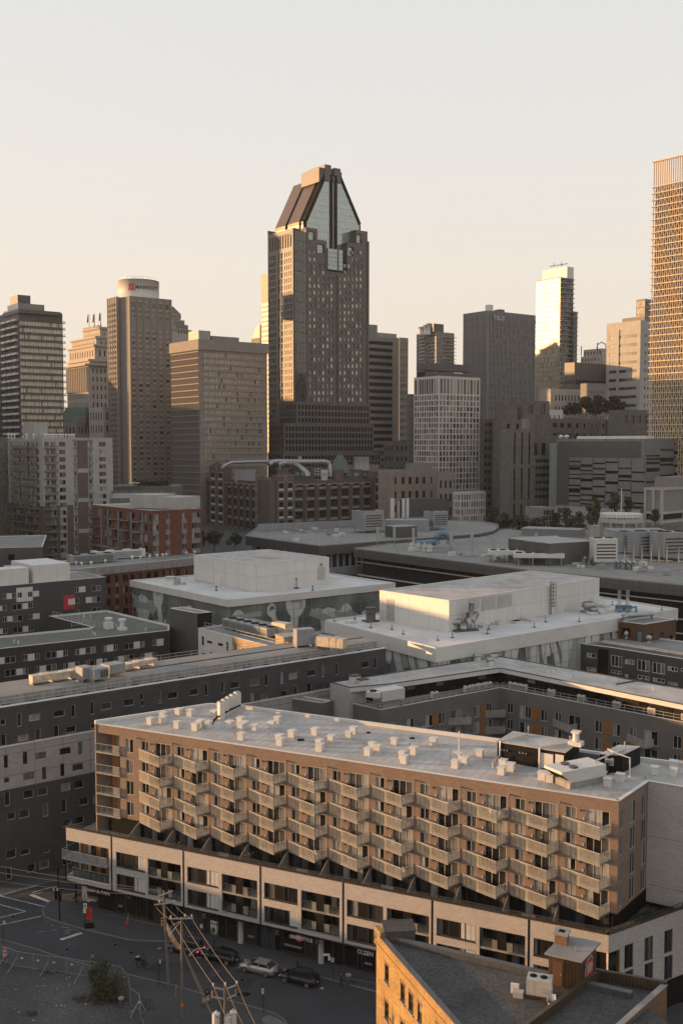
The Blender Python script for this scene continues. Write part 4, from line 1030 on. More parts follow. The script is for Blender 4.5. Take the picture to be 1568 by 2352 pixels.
for i in range(9):
 p=D(1318+i*18,963,570); m_=MB(); m_.obox((p.x,p.y,p.z-9),1.4,1.0,8.5,.5); m_.build('pilaster',M['concrete_dark'],t)
tl=thing('pavilion_building','small concrete pavilion with tall window bays among trees left of the grey pavilion','building',(110,440,20))
l,n,r_=corner(1207,1248,1275,455,30); z1=topz(1248,1166,455); b=Wall(n,r_); h=grid(.4,b.len-.4,z1-11,z1-1,4,4,.8,.85)
block(tl,l,n,r_,14,z1,'concrete','roof_grey',[],h,.4); put_windows(tl,wins(b,h,.3,G0('glass_black')))
m_=MB(); m_.wbox(Wall(l,n),0,Wall(l,n).len,14,topz(1248,1200,455),0,.1); m_.build('base_panel',M['grey_panel'],tl)
# court building with slits, low white block
simple('court_building','pale low building with narrow slit windows in front of the glass tower','building',1236,1262,1395,660,893,'ornate_stone','roof_grey',None,(16,.4,.5,G0('glass_black'),3),storey=7,limit=60,topm=2,angR=25)
simple('office_building','plain grey stone office block with small square windows below the gold-ribbed block','building',1330,1346,1392,650,880,'stone_tan','roof_grey',None,(6,.34,.36,G0('glass_black'),2),storey=5.2,limit=60,topm=3,angR=25)
simple('service_building','small white rooftop-level block with a door below the slit-windowed building','building',1250,1253,1291,600,941,'panel_white','roof_grey',None,(3,.25,.4,G0('glass_black'),1),storey=7,limit=10,topm=1,angR=15)
# pale building with framed panels at the right edge
t=thing('parking_building','pale building with framed blank bays and a set-back storey at the right edge','building',(110,400,20))
l,n,r_=corner(1484,1521,1700,395,44,129); z1=topz(1521,1121,395); a,b=Wall(l,n),Wall(n,r_)
block(t,l,n,r_,14,z1,'stone_tan','roof_grey',[],[],.3)
for w,us in ((a,[0,.52,1]),(b,[0,.25,.5,.75,1])):
 for u in us: m_=MB(); m_.wbox(w,w.len*u-.5,w.len*u+.5,14,z1,0,.45); m_.build('frame_post',M['stone_pale'],t)
 for y in (1121,1176,1197):
  z=topz(1521,y,395); m_=MB(); m_.wbox(w,0,w.len,z-.9,z-.0,0,.46); m_.build('frame_beam',M['stone_pale'],t)
 for i in range(len(us)-1): m_=MB(); m_.wquad(w,w.len*us[i]+.6,w.len*us[i+1]-.6,topz(1521,1194,395),topz(1521,1181,395),.1); m_.build('bay_window',M['glass_black'],t)
l,n,r_=corner(1504,1530,1700,402,44,129); box_part(t,'set_back_storey',l,n,r_,z1,topz(1530,1096,402),'stone_tan');
simple('low_building','long low dark building with sign letters at the far right behind the rotunda','building',1490,1494,1700,360,1206,'concrete_dark','roof_grey',None,None,angR=20)
# ---- long arcaded brick brewery building -------------
t=thing('brick_building','long brown brick industrial building with tall arched window bays and rooftop ducts','industrial building',(-30,490,20))
p0=colx(402,600); p1=colx(589,500); p2=colx(618,490); p3=colx(856,534); p4=colx(910,542)
zt=44.0; zf=zt+3.2
def arcade(w,u0,u1,nb,z1,parent,limit=300,floors=5,z0=16):
 cu=(u1-u0)/nb; holes=[]; W=[]
 fh=(z1-2.2-z0)/floors
 for i in range(nb):
  a=u0+cu*(i+.17); b=u0+cu*(i+.83); holes.append((a,b,z0,z1-2.2))
 m_=MB(); holed(m_,w,u0,u1,z0,z1,holes,.7); m_.wbox(w,u0,u1,z1-.25,z1+.25,-.4,.25); m_.build('brick_wall',M['brick_brown'],parent)
 for i in range(nb):
  a,b=holes[i][:2]; c=(a+b)/2
  m_=MB(); ar=[(a+(b-a)*k/8, z1-2.2+.75*math.sin(math.pi*k/8)) for k in range(9)]
  for (x0,za),(x1,zb) in zip(ar[:-1],ar[1:]): m_.quad(w.pt(x0,za,.12),w.pt(x1,zb,.12),w.pt(x1,zb+.35,.12),w.pt(x0,za+.35,.12)); m_.quad(w.pt(x0,z1-2.25,.06),w.pt(x1,z1-2.25,.06),w.pt(x1,zb,.06),w.pt(x0,za,.06),1)
  m_.build('arch',[M['stone_pale'],M['glass_black']],parent)
  m_=MB(); m_.wbox(w,a-cu*.17-.4,a-cu*.17+.4,z0,z1-2.0,0,.5); m_.wbox(w,a-cu*.17-.5,a-cu*.17+.5,z1-2.0,z1-1.3,0,.7,1); m_.build('buttress',[M['brick_brown'],M['stone_pale']],parent)
  for f in range(floors):
   zb=z1-2.2-fh*(f+1); W.append((w,a,b,zb,zb+fh,.55,(4,1,.14,'teal_frame','glass_black',(.28,.62))))
 put_windows(parent,W,limit=limit,name='window_bay')
 # blinds pulled half way on each floor
 m_=MB()
 for i in range(nb):
  a,b=holes[i][:2]; q=(b-a)/4
  for f in range(floors):
   zb=z1-2.2-fh*(f+1)+fh*.66
   for k in range(4): m_.wbox(w,a+q*k+.22,a+q*(k+1)-.22,zb,zb+fh*.24,-.54,-.50)
 m_.build('window_blind',M['stone_pale'],parent)['kind']='stuff'
mat('teal_frame',(.035,.06,.055),.6)
wA=Wall(p0,p1); wB=Wall(p1,p2); wC=Wall(p2,p3)
uu=lambda w,x: w.u(x)
arcade(wA,uu(wA,420),uu(wA,484),5,zt,t); arcade(wA,uu(wA,519),uu(wA,589),5,zt,t)
arcade(wC,uu(wC,673),wC.len,7,zt,t)
def pavilion(w,u0,u1,z1,nsl):
 m_=MB(); m_.wbox(w,u0,u1,14,z1,-3,.9); mid=(u0+u1)/2; m_.poly([w.pt(u0+.6,z1,.9),w.pt(u1-.6,z1,.9),w.pt(mid+1,z1+1.8,.9),w.pt(mid-1,z1+1.8,.9)]); m_.build('brick_pavilion',M['brick_brown'],t)
 for k in range(nsl):
  u=u0+(u1-u0)*(k+.5)/nsl; hw=(u1-u0)/nsl*.28; m_=MB(); m_.wbox(w,u-hw-.35,u-hw,16,z1-3.6,.9,1.15); m_.wbox(w,u+hw,u+hw+.35,16,z1-3.6,.9,1.15); m_.wbox(w,u-hw-.35,u+hw+.35,z1-3.6,z1-3.0,.9,1.16); m_.build('stone_frame',M['stone_tan'],t)
  for f in range(6):
   zb=z1-3.7-4.4*(f+1); m_=MB(); m_.wbox(w,u-hw,u+hw,zb+.9,zb+4.3,.9,.96); m_.wbox(w,u-hw+.1,u+hw-.1,zb+.95,zb+1.9,.96,1.0,1); m_.build('slot_window',[M['glass_black'],M['panel_white']],t)
 m_=MB(); m_.wbox(w,mid-.8,mid+.8,z1-2.6,z1+.3,.9,1.1); m_.build('stone_shield',M['stone_tan'],t)
 m_=MB(); m_.wbox(w,u0-.1,u1+.1,z1-.3,z1+.1,-1,1.1); m_.build('coping',M['stone_tan'],t)
pavilion(wA,uu(wA,484),uu(wA,519),zf+3.5,2); pavilion(wA,uu(wA,400),uu(wA,420),zf,1)
pavilion(wA,uu(wA,590),wA.len+3,zf,2); pavilion(wC,uu(wC,632),uu(wC,673),zf,2); pavilion(wC,wC.len,wC.len+14,zf+1,3)
skirt(t,wC,0,uu(wC,632),14,zt+1,-2,.2,'brick_brown','corner_wall'); skirt(t,wB,0,wB.len,14,zt+1,-3,.2,'brick_brown','corner_wall')
m_=MB(); m_.poly([(p.x,p.y,zt-.8) for p in (p1,p2,p3,p3+Vector((-40,50)),p1+Vector((-30,120)),p0+Vector((10,0)))]); m_.prism([p+Vector((-.5,.8)) for p in (p2,p3)]+[p3+Vector((-40,50)),p1+Vector((-30,120)),p0],14,zt-1); m_.build('roof',M['metal_dark'],t)
def on_roof(x,y,z): return P(x,y,z)
def duct(label,pts,r,n=10,grp='silver ducts on the brown brick building'):
 tt=thing('roof_duct',label,'duct',pts[0],grp); b=MB(); b.tube(pts,r,n); b.build('pipe',M['galv'],tt,True)
 k=MB()
 for a,c in zip(pts[:-1],pts[1:]):
  a=Vector(a);c=Vector(c);L=(c-a).length;d=(c-a).normalized()
  for i in range(int(L/2.4)):
   q=a+d*(2.4*i+1.2); k.tube([q-d*.12,q+d*.12],r*1.08,n)
 if k.v: k.build('joint_ring',M['metal_grey'],tt)
zd=zt+6.5
def PD(x,y,d): return D(x,y,d)
duct('longest silver duct running across the roof of the brown brick building',[PD(618,1068,520),PD(623,1062,521),PD(635,1060,524),PD(700,1061,530),PD(745,1061,536),PD(754,1064,538),PD(757,1070,538),PD(757,1094,538)],1.35)
duct('silver duct slanting down to the roof from the long duct, brown brick building',[PD(668,1066,526),PD(675,1064,524),PD(690,1073,516),PD(706,1087,510),PD(706,1093,510)],1.25)
duct('short bent silver duct dropping left of the slanting one, brown brick building',[PD(668,1063,528),PD(650,1064,524),PD(643,1068,522),PD(641,1076,522)],1.2)
duct('thin silver duct leading left from the long one, brown brick building',[PD(640,1059,526),PD(560,1061,520),PD(532,1062,516),PD(518,1068,514),PD(508,1076,512)],.8)
def roofbox(label,x0,x1,y0,y1,d,dep,m,name='plant_room',cat='plant room',grp=None):
 a=PD(x0,y1,d); b=PD(x1,y0,d); tt=thing(name,label,cat,a,grp); k=MB(); w=Wall((a.x,a.y),(b.x,b.y)); k.wbox(w,0,w.len,zt-.8,b.z,-dep,0); k.build('casing',M[m],tt)
 k=MB(); k.wbox(w,-.3,w.len+.3,b.z,b.z+.25,-dep-.3,.3); k.build('cap',M['metal_dark'],tt)
 for i in range(3):
  k=MB(); k.wbox(w,w.len*(.15+.28*i),w.len*(.3+.28*i),(zt+b.z)/2-.8,(zt+b.z)/2+.8,0,.06); k.build('louvre',M['metal_grey'],tt)
 return tt
roofbox('dark plant room under the bent duct on the brown brick building',636,662,1079,1093,512,6,'metal_dark')
roofbox('wide dark plant room at the right of the brown brick building roof',768,832,1080,1096,545,10,'metal_dark')
roofbox('low dark plant room behind the wide one on the brown brick building',820,856,1082,1096,552,10,'metal_dark')
roofbox('dark plant room behind the slanting duct on the brown brick building',672,720,1074,1092,530,10,'metal_dark')
roofbox('grey ribbed cooling unit behind the brick pavilion gable on the brown brick building',539,589,1077,1098,520,8,'metal_grey',name='cooling_unit',cat='cooling unit')
roofbox('white cooling tower beside the vertical duct on the brown brick building',738,752,1078,1095,532,4,'metal_white',name='cooling_tower',cat='cooling tower')
tt=thing('steel_frame','open steel frame platform left of the white cooling tower on the brown brick building','frame',PD(724,1094,528))
k=MB()
for x in (724,731,737): a=PD(x,1095,528); b=PD(x,1076,528); k.bar(a,b,.35)
for y in (1077,1083,1089): k.bar(PD(722,y,528),PD(738,y,528),.3)
k.build('beam',M['rail'],tt)
tt=thing('roof_cylinder','round dark tank at the right of the brown brick building roof','tank',PD(776,1094,530)); k=MB(); p=PD(776,1094,530); k.cyl(p,2.6,zt-1,p.z+3.6,16); k.build('tank_shell',M['brick_brown'],tt)
for k_,(x,y) in enumerate(((500,1080),(553,1078),(589,1095),(629,1096),(700,1094),(845,1098))):
 pass
simple('church_tower','small pale stone spire rising behind the long silver duct','building',683,686,693,575,1048,'ornate_stone','roof_grey',None,None,angR=30)
t2=thing('glass_pavilion','green glass cone pavilion at the foot of the crowned tower','pavilion',PD(778,1058,560)); k=MB(); p=PD(781,1064,548); k.cyl(p,6.5,p.z-5,p.z+4,16,r1=1.6); k.cyl(p,1.6,p.z+4,p.z+5.2,10); k.build('glass_cone',[M['copper_green']],t2)
k=MB()
for i in range(16):
 th=2*math.pi*i/16; k.bar((p.x+6.5*math.cos(th),p.y+6.5*math.sin(th),p.z-4.8),(p.x+1.6*math.cos(th),p.y+1.6*math.sin(th),p.z+4.1),.22)
k.build('cone_rib',M['stone_tan'],t2)
for i,x in enumerate((819,830,841)):
 tt=thing('round_stack',('left','middle','right')[i]+' of three short pale stacks beside the green cone pavilion','chimney',PD(x,1066,560),'three short stacks'); k=MB(); p=PD(x,1066,560); k.cyl(p,1.7,p.z-14,PD(x,1049,560).z,12); k.build('stack_shaft',M['metal_white'],tt,True)
# beige block and neighbours right of the brick building
t,L,N,Rr,zt_,wl_,wr_=simple('office_building','beige six-storey office with paired windows right of the brown brick building','building',868,893,1005,520,1079,'brick_beige','roof_white',
 None,(6,.42,.5,(2,1,.12,'dark_frame','glass_curtains'),2.0),storey=7.0,topm=2,limit=60,angR=24,angL=140)
for i in range(7): m_=MB(); m_.wbox(wr_,wr_.len*i/6-.5,wr_.len*i/6+.5,16,zt_-1,0,.3); m_.build('pier',M['brick_beige'],t)
rooftop_box(t,'machine_room',wr_,wr_.len*.5,wr_.len*.92,-9,-2,zt_,zt_+3,'stone_tan')
simple('office_building','small pinkish brick block wedged between the beige office and the white gridded block','building',1003,1005,1042,510,1083,'stone_tan','roof_grey',None,(3,.4,.55,G0('glass_dark'),.5),storey=6.6,topm=3,limit=40,angR=20)
t,L,N,Rr,zt_,wl_,wr_=simple('warehouse','windowless dark olive wall building in front of the beige office','building',918,921,1033,470,1147,'metal_dark','roof_grey',None,(4,.08,.2,G0('glass_black'),4),storey=8,topm=2,limit=10,angR=18)
t,L,N,Rr,zt_,wl_,wr_=simple('grey_shed','grey low shed roof right behind the brown brick building','building',800,812,870,560,1068,'concrete','roof_white',None,None,angR=20)
simple('dark_building','dark low building between the banded office and the white gridded block','building',880,905,950,600,1012,'concrete_dark','roof_grey',(4,.5,.5,G0('glass_black'),1),(4,.4,.4,G0('glass_black'),1),storey=6,limit=60)
simple('dark_building','dark concrete block wall tucked behind the beige office','building',934,940,952,590,905,'concrete_dark','roof_grey',None,None)
# ---- convention hall roofs with plant -------------
def roof_slab(t,pts,z,th,z0,mroof,mfascia,mwall,inset=2.0,lip=.35):
 pts=[V2(p) for p in pts]; c=sum(pts,Vector((0,0)))/len(pts); m_=MB(); m_.prism(pts,z-th,z,0,0,True); m_.build('fascia',M[mfascia],t)
 m_=MB(); q=[p+(c-p).normalized()*.8 for p in pts]; m_.poly([(p.x,p.y,z+.012) for p in q]); m_.build('roof',M[mroof],t)
 for i in range(len(pts)):
  w=Wall(pts[i],pts[(i+1)%len(pts)]); m_=MB(); m_.wbox(w,0,w.len,z,z+lip,-.3,0); m_.build('parapet_cap',M['metal_grey'],t)
 q=[p+(c-p).normalized()*inset for p in pts]; m_=MB(); m_.prism(q,z0,z-th); m_.build('glazed_wall',M[mwall],t)
 return [Wall(q[i],q[(i+1)%len(q)]) for i in range(len(q))]
t=thing('convention_hall','wide flat-roofed dark glass hall with rounded right end, behind the white boxes','building',(0,340,10))
zA=29.0; ptsA=[P(563,1232,zA),P(731.5,1255,zA),P(861,1245,zA),P(1100,1227,zA),P(1130,1221,zA),P(1144,1213,zA),P(1143,1205,zA),P(1115,1198,zA),P(1020,1196,zA),P(760,1203,zA),P(590,1213,zA)]
wsA=roof_slab(t,ptsA,zA,3.0,5,'roof_mall','metal_dark','glass_black',4)
w=Wall(ptsA[0],ptsA[1]); w2=Wall(ptsA[1],ptsA[2])
for ww in (w,w2):
 for i in range(9):
  m_=MB(); p=ww.pt(ww.len*(i+.5)/9,0,-2); m_.cyl(p,.5,5,zA-3,8); m_.build('column',M['metal_grey'],t)
 m_=MB(); m_.wbox(ww,0,ww.len,zA-10.5,zA-7.5,-4,.5); m_.build('spandrel',M['metal_grey'],t)
m_=MB(); w3=Wall(P(589,1213,zA),P(700,1208,zA)); m_.wbox(Wall(P(593,1222,zA),P(1080,1200,zA)),0,80,zA,zA+3,-.5,0); m_.build('roof_upstand',M['metal_grey'],t)
t=thing('convention_hall','longer flat-roofed hall with beige fascia and black ribbon glazing, carrying most roof plant','building',(45,260,10))
zB=28.0; ptsB=[P(811.5,1261,zB),P(1205.7,1310,zB),P(1700,1358,zB),P(1700,1225,zB),P(1200,1212,zB),P(1090,1222,zB)]
wsB=roof_slab(t,ptsB,zB,2.6,5,'roof_mall','stone_dark','glass_black',3)
w=Wall(ptsB[0],ptsB[1]); w2=Wall(ptsB[1],ptsB[2])
for ww in (w,w2):
 for dz in (4.2,8.5,12): m_=MB(); m_.wbox(ww,0,ww.len,zB-dz-.12,zB-dz+.12,-2.6,-1.6); m_.build('light_band',M['metal_trim'],t)
mw=Wall(P(845,1296,21),P(1030,1325,21)); m_=MB(); m_.wbox(mw,0,mw.len,0,22,-8,0); m_.build('beige_wing',M['stone_tan'],t)
m_=MB(); m_.wbox(mw,mw.len*.07,mw.len*.92,15.6,18.2,0,.08); m_.build('ribbon_window',M['glass_black'],t)
mw=Wall(P(1290,1345,19),P(1700,1385,19)); m_=MB(); m_.wbox(mw,0,mw.len,0,20,-10,0); m_.build('beige_wing',M['stone_tan'],t)
def rb(name,label,cat,x0,y0,x1,y1,yt,z,dep,m,angw=None,extra=None):
 """box standing on the roof plane z: front base from (x0,y0) to (x1,y1), top of the left end at picture row yt"""
 a=P(x0,y0,z); b=P(x1,y1,z); tt=thing(name,label,cat,a); w=Wall(a,b); h=D(x0,yt,a.y).z-z; k=MB(); k.wbox(w,0,w.len,z,z+h,-dep,0); k.build('casing',M[m],tt)
 k=MB(); k.wbox(w,-.12,w.len+.12,z+h,z+h+.15,-dep-.12,.12); k.build('cap',M['metal_grey'],tt)
 return tt,w,h
tt,w,h=rb('plant_room','long ribbed grey plant room on the rounded-end hall roof','plant room',888,1221,985,1221,1196,zA,8,'metal_grey')
rb('plant_room','small grey plant hut with pitched roof in front of the ribbed one','plant room',912,1236,957,1233,1211,zA,7,'metal_dark')
ac_unit('cooling_tower','square grey cooling tower at the left of the rounded-end hall roof',P(844,1222,zA),9,8,7,.6,fans=1,cat='cooling tower',legs=1.2)
ac_unit('cooling_tower','smaller grey cooling unit at the right of the ribbed plant room',P(1000,1216,zA),7,6,6,.6,fans=2,cat='cooling unit',legs=1.2)
rb('plant_room','small pale metal box on the left end of the rounded-end hall roof','plant room',671,1243,687,1243,1234,zA,3,'metal_white')
tt=thing('antenna_mast','cluster mast of white panel antennas rising from the rounded-end hall','antenna',P(915,1205,zA)); p=P(915,1205,zA); top=D(915,1145,p.y).z
k=MB(); k.cyl(p,.35,zA,top-1,8); k.build('mast',M['rail'],tt)
for dx in (-2.6,2.2,3.4):
 k=MB(); k.box(p.x+dx-.8,p.x+dx+.8,p.y-.4,p.y+.4,top-8,top,0); k.build('panel_antenna',M['panel_white'],tt)
for dx in (-2.8,-1,1,2.8):
 for z in (top-13,top-16): k=MB(); k.box(p.x+dx-.6,p.x+dx+.6,p.y-.5,p.y+.2,z,z+1.6,0); k.build('radio_unit',M['panel_white'],tt)
for i,(x,y) in enumerate(((867,1258),(905,1256),(949,1261),(1036,1272),(1083,1278),(1133,1285),(1230,1275))):
 p=P(x,y,zB); tt=thing('panel_antenna',('first','second','third','fourth','fifth','sixth','seventh')[i]+' upright white panel antenna from the left along the hall edge','antenna',p,'white panel antennas along the edge of the hall roof')
 k=MB(); k.cyl(p,.12,p.z,p.z+5.5,5); k.build('pole',M['galv'],tt); k=MB(); k.obox((p.x,p.y,p.z+2.2),.9,.4,4.6,0); k.build('panel',M['stone_pale'],tt)
for i,x in enumerate((946,960,975,986)):
 p=P(x,1263+i*1.2,zB); tt=thing('turbine_vent',('leftmost','second','third','rightmost')[i]+' of four small white vents near the curled blue duct','roof vent',p,'small vents on the hall roof'); k=MB(); k.tube([p,p+Vector((0,0,1)),p+Vector((0,0,1.6)),p+Vector((0,0,2.6))],[.9,.9,1.2,.3],10); k.build('hood',M['panel_white'],tt,True)
mat('blue_metal',(.12,.20,.26),.45,metal=.3)
tt=thing('curled_duct','curled pale blue fan duct lying on the hall roof','duct',P(1015,1262,zB)); c=P(1017,1259,zB); k=MB(); k.tube([c+Vector((2.4*math.cos(a),0,2.6+2.4*math.sin(a))) for a in [math.pi*(-.2+1.4*i/8) for i in range(9)]],1.1,10); k.tube([c+Vector((-9,0,1.5)),c+Vector((-2,0,2))],1.0,8); k.build('duct_shell',M['blue_metal'],tt,True)
tt,w,h=rb('plant_room','large grey panelled plant room left of the white cooling tower','plant room',1166,1285,1260,1300,1237,zB,16,'stone_dark');
m_=MB(); w2=Wall(V2(w.pt(w.len,0)),V2(w.pt(w.len,0))+Vector((.8,.6))*22); m_.wbox(w2,0,w2.len,zB,zB+h-.02,-10,.0); m_.build('side_casing',M['metal_dark'],tt); m_=MB(); m_.wbox(w,w.len*.13,w.len*.22,zB,zB+2.4,0,.08); m_.build('door',M['metal_trim'],tt)
rb('plant_room','low pale flat building with parapet behind the big plant room','plant room',1196,1230,1330,1235,1214,zB,10,'stone_tan')
rc=random.Random(4)
for host,zz_,reg in ((bpy.data.objects['convention_hall'],zA,((620,1218),(720,1238),(1060,1212),(760,1210))),(bpy.data.objects['convention_hall.001'],zB,((850,1258),(1180,1292),(1560,1325),(1500,1300)))):
 for i in range(46):
  a_,b_,c_,d_=reg; s,u=rc.random(),rc.random(); x=(a_[0]*(1-s)+b_[0]*s)*(1-u)+(d_[0]*(1-s)+c_[0]*s)*u; y=(a_[1]*(1-s)+b_[1]*s)*(1-u)+(d_[1]*(1-s)+c_[1]*s)*u
  p=P(x,y,zz_+.02); k=MB(); q=rc.random()
  if q<.35: k.obox(p,rc.uniform(1.2,2.6),rc.uniform(1,2),rc.uniform(.5,1.3),.6); k.build('roof_hatch',M['metal_trim' if rc.random()<.5 else 'metal_grey'],host)
  elif q<.7: k.cyl(p,.25,p.z,p.z+rc.uniform(.8,1.8),8); k.build('vent_pipe',M['galv'],host)
  else: a2=rc.choice((.65,2.2)); L_=rc.uniform(6,18); k.bar(p+Vector((0,0,.25)),p+Vector((L_*math.cos(a2),L_*math.sin(a2)*.8,.25)),.3,.25); k.build('roof_pipe',M['metal_grey' if rc.random()<.6 else 'stone_pale'],host)
# rotunda
tt=thing('rotunda','round white rotunda pavilion with a flagpole on its roof','rotunda',P(1424,1262,zB)); p=P(1424,1250,zB); zr_=D(1424,1179,p.y).z
rad=(D(1473,1190,p.y).x-D(1375,1190,p.y).x)/2
k=MB(); k.cyl(p,rad*.86,zB,zr_-3,32); k.build('drum_wall',M['stone_pale'],tt,True)
k=MB(); k.cyl(p,rad,zr_-3,zr_-1.6,32); k.build('drum_ring',M['stone_pale'],tt); k=MB(); k.cyl(p,rad*.95,zr_-1.2,zr_,32); k.build('drum_roof',M['panel_white'],tt)
k=MB()
for i in range(40):
 th=2*math.pi*i/40; k.obox((p.x+rad*.95*math.cos(th),p.y+rad*.95*math.sin(th),zr_-1.6),.25,.25,1.6,th)
k.build('ring_slat',M['metal_white'],tt)
for i in range(10):
 th=2*math.pi*i/10+.2; k=MB(); k.cyl((p.x+rad*.95*math.cos(th),p.y+rad*.95*math.sin(th)),.35,zB,zr_-3,8); k.build('column',M['stone_pale'],tt)
for i in range(12):
 th=2*math.pi*i/12; k=MB(); k.cyl((p.x+rad*.5*math.cos(th),p.y+rad*.5*math.sin(th)),.08,zr_,zr_+1.2,5); k.build('rail_post',M['rail'],tt)
tt=thing('flagpole','white flagpole on top of the round rotunda','flagpole',(p.x,p.y,zr_)); k=MB(); k.cyl(p,.14,zr_,D(1424,1122,p.y).z,6); k.build('pole',M['panel_white'],tt)
k=MB(); zf_=D(1424,1130,p.y).z; k.quad((p.x,p.y,zf_),(p.x+.9,p.y,zf_-.6),(p.x+.7,p.y,zf_-4),(p.x,p.y,zf_-3)); k.build('flag',M['grey_panel'],tt)
rb('plant_room','pale stone podium wall left of the rotunda','plant room',1352,1238,1400,1245,1207,zB,14,'stone_pale'); rb('plant_room','pale stone podium with dark louvre in front of the rotunda','plant room',1402,1262,1530,1262,1219,zB,10,'stone_pale')
ct=ac_unit('cooling_tower','tall white cooling tower with two black louvres and a leaning ladder',P(1384,1297,zB),6.6,4.6,6.6,.1,m='panel_white',cat='cooling tower',fans=2,legs=1.0)
w=Wall(P(1356,1300,zB),P(1418,1302,zB)); k=MB()
for a_,b_ in ((1360,1383),(1386,1412)):
 pass
for i,(x,y,s) in enumerate(((1446,1270,7),(1487,1280,8.5),(1542,1286,9))):
 ac_unit('cooling_unit',('leftmost','middle','rightmost')[i]+' of three grey louvred chillers behind the upright pipes',P(x,y,zB),s*1.2,s*.8,s*.8,.25,'grey louvred chillers on the hall roof',cat='chiller',fans=2,legs=1.2)
rb('air_duct','long pale insulated duct above the grey chillers','duct',1432,1250,1500,1247,1238,zB+2,3,'metal_white')
rb('air_duct','long grey insulated duct behind the grey chillers at the right','duct',1455,1262,1600,1262,1250,zB,4,'metal_grey')
for i,x in enumerate((1433,1454,1473,1494,1512,1530,1557)):
 p=P(x,1288+i*.8,zB); tt=thing('vertical_pipe',('first','second','third','fourth','fifth','sixth','seventh')[i]+' upright pale pipe from the left in front of the chillers','pipe',p,'upright pipes on the hall roof'); k=MB(); k.cyl(p,.2,zB,zB+4.6+(i%2)*1.0,8); k.tube([p+Vector((0,0,.5)),p+Vector((1.6,-.3,.4))],.2,6); k.build('pipe',M['sun_conc'],tt,True)
for i,(x,y,n) in enumerate(((1176,1290,4),(1235,1297,5))):
 p=P(x,y,zB); tt=thing('condenser_rack',('left','right')[i]+' low flat rack of condensers before the big grey plant room','condenser',p,'condenser racks'); k=MB(); k.obox((p.x,p.y,zB+2.2),14,6,1.2,-.1); k.build('casing',M['metal_trim'],tt)
 k=MB();
 for j in range(5): k.cyl((p.x-5.5+2.7*j,p.y),1.0,zB+3.4,zB+3.6,12)
 k.build('fan',M['black'],tt)
 k=MB()
 for dx in (-6,-2,2,6):
  for dy in (-2.4,2.4): k.bar((p.x+dx,p.y+dy,zB),(p.x+dx,p.y+dy,zB+2.2),.25)
 k.build('stand',M['galv'],tt)
tt=thing('pipe_rack','pale overhead pipe rack on posts above the condenser racks','pipe rack',P(1205,1285,zB)); k=MB(); a=P(1190,1284,zB)+Vector((0,0,6)); b=P(1278,1278,zB)+Vector((0,0,6)); k.bar(a,b,.6)
for i in range(8): q=a.lerp(b,i/9); k.bar(q,q-Vector((0,0,5)),.35);
k.build('pipe',M['panel_white'],tt)
for i,(x,y) in enumerate(((1300,1295),(1350,1298),(1425,1306),(1440,1308))):
 p=P(x,y,zB); tt=thing('exhaust_fan',('first','second','third','fourth')[i]+' small sunlit fan cluster from the left in front of the white cooling tower','roof fan',p,'small fans on the hall roof'); k=MB()
 for dx in (-1.4,0,1.4): k.obox((p.x+dx,p.y,p.z),.8,.8,1.6,.3); k.tube([p+Vector((dx,0,1.6)),p+Vector((dx+.3,-.6,2.2))],.5,7)
 k.build('housing',M['galv'],tt)
# ================================================================== nearer blocks
# unseen shading blocks added off to the left are built at the end
# ---- tan condominium slab, left
t=thing('condominium_slab','tan concrete condominium slab with brick lower floors and stacked balconies, left','apartment building',(-115,400,10))
N=colx(97,398); aR=math.radians(39); aL=math.radians(129); L=along(N,aL,22); Rr=along(N,aR,259)
zt=64.4; st=2.93; a,b=Wall(L,N),Wall(N,Rr); zbr=a.hit(60,1158)[1]
rows=15; z0=zt-1.0-rows*st
HL=[];HR=[];W=[]
def fl(k): return zt-1.0-(k+1)*st
ul=[a.len*f for f in (.04,.18,.30,.44,.57,.71,.83,.95)]
for k in range(rows):
 z=fl(k)
 for f in (.03,.19,.30,.46,.56,.72,.82): HL.append((a.len*f,a.len*(f+.085),z+.35,z+2.35))
 for f0,f1 in ((.035,.095),(.12,.185),(.235,.32),(.44,.475),(.65,.70),(.80,.90)): HR.append((b.len*f0,b.len*f1,z+.5,z+2.35))
body(t,[N,Rr,Rr+(L-N),L],8,zt-.6,'stone_pale','roof_grey',{0:HR,3:HL},parapet=.6,depth=.3)
put_windows(t,wins(a,HL,.25,(2,1,.08,'light_frame','glass_curtains'))+wins(b,HR,.25,(2,1,.08,'light_frame','glass_curtains')),limit=220)
for f0,f1 in ((.485,.635),):
 m_=MB(); m_.wbox(b,b.len*f0,b.len*f1,8,zt-1,0,.12); m_.build('brick_strip',M['brick_brown'],t)
 for y in (1086,1154,1225): z=b.hit(170,y)[1]; m_=MB(); m_.wbox(b,b.len*f0,b.len*f1,z,z+1.6,.12,.2); m_.build('stone_band',M['stone_pale'],t)
for f0,f1 in ((.425,.485),(.635,.71)):
 for k in range(rows): m_=MB(); m_.wbox(b,b.len*f0,b.len*f1,fl(k)+2.4,fl(k)+3.3,0,.10); m_.build('grey_panel',M['grey_panel'],t)
for w,segs in ((a,[(0,1)]),(b,[(0,.11),(.19,.23),(.33,.42),(.71,.79),(.91,1)])):
 for f0,f1 in segs:
  hh=[h for h in (HL if w is a else [])]
  m_=MB(); holed(m_,w,w.len*f0,w.len*f1,8,zbr,hh,0,off=.06); m_.build('brick_base',M['brick_brown'],t)
zb2=zbr-5
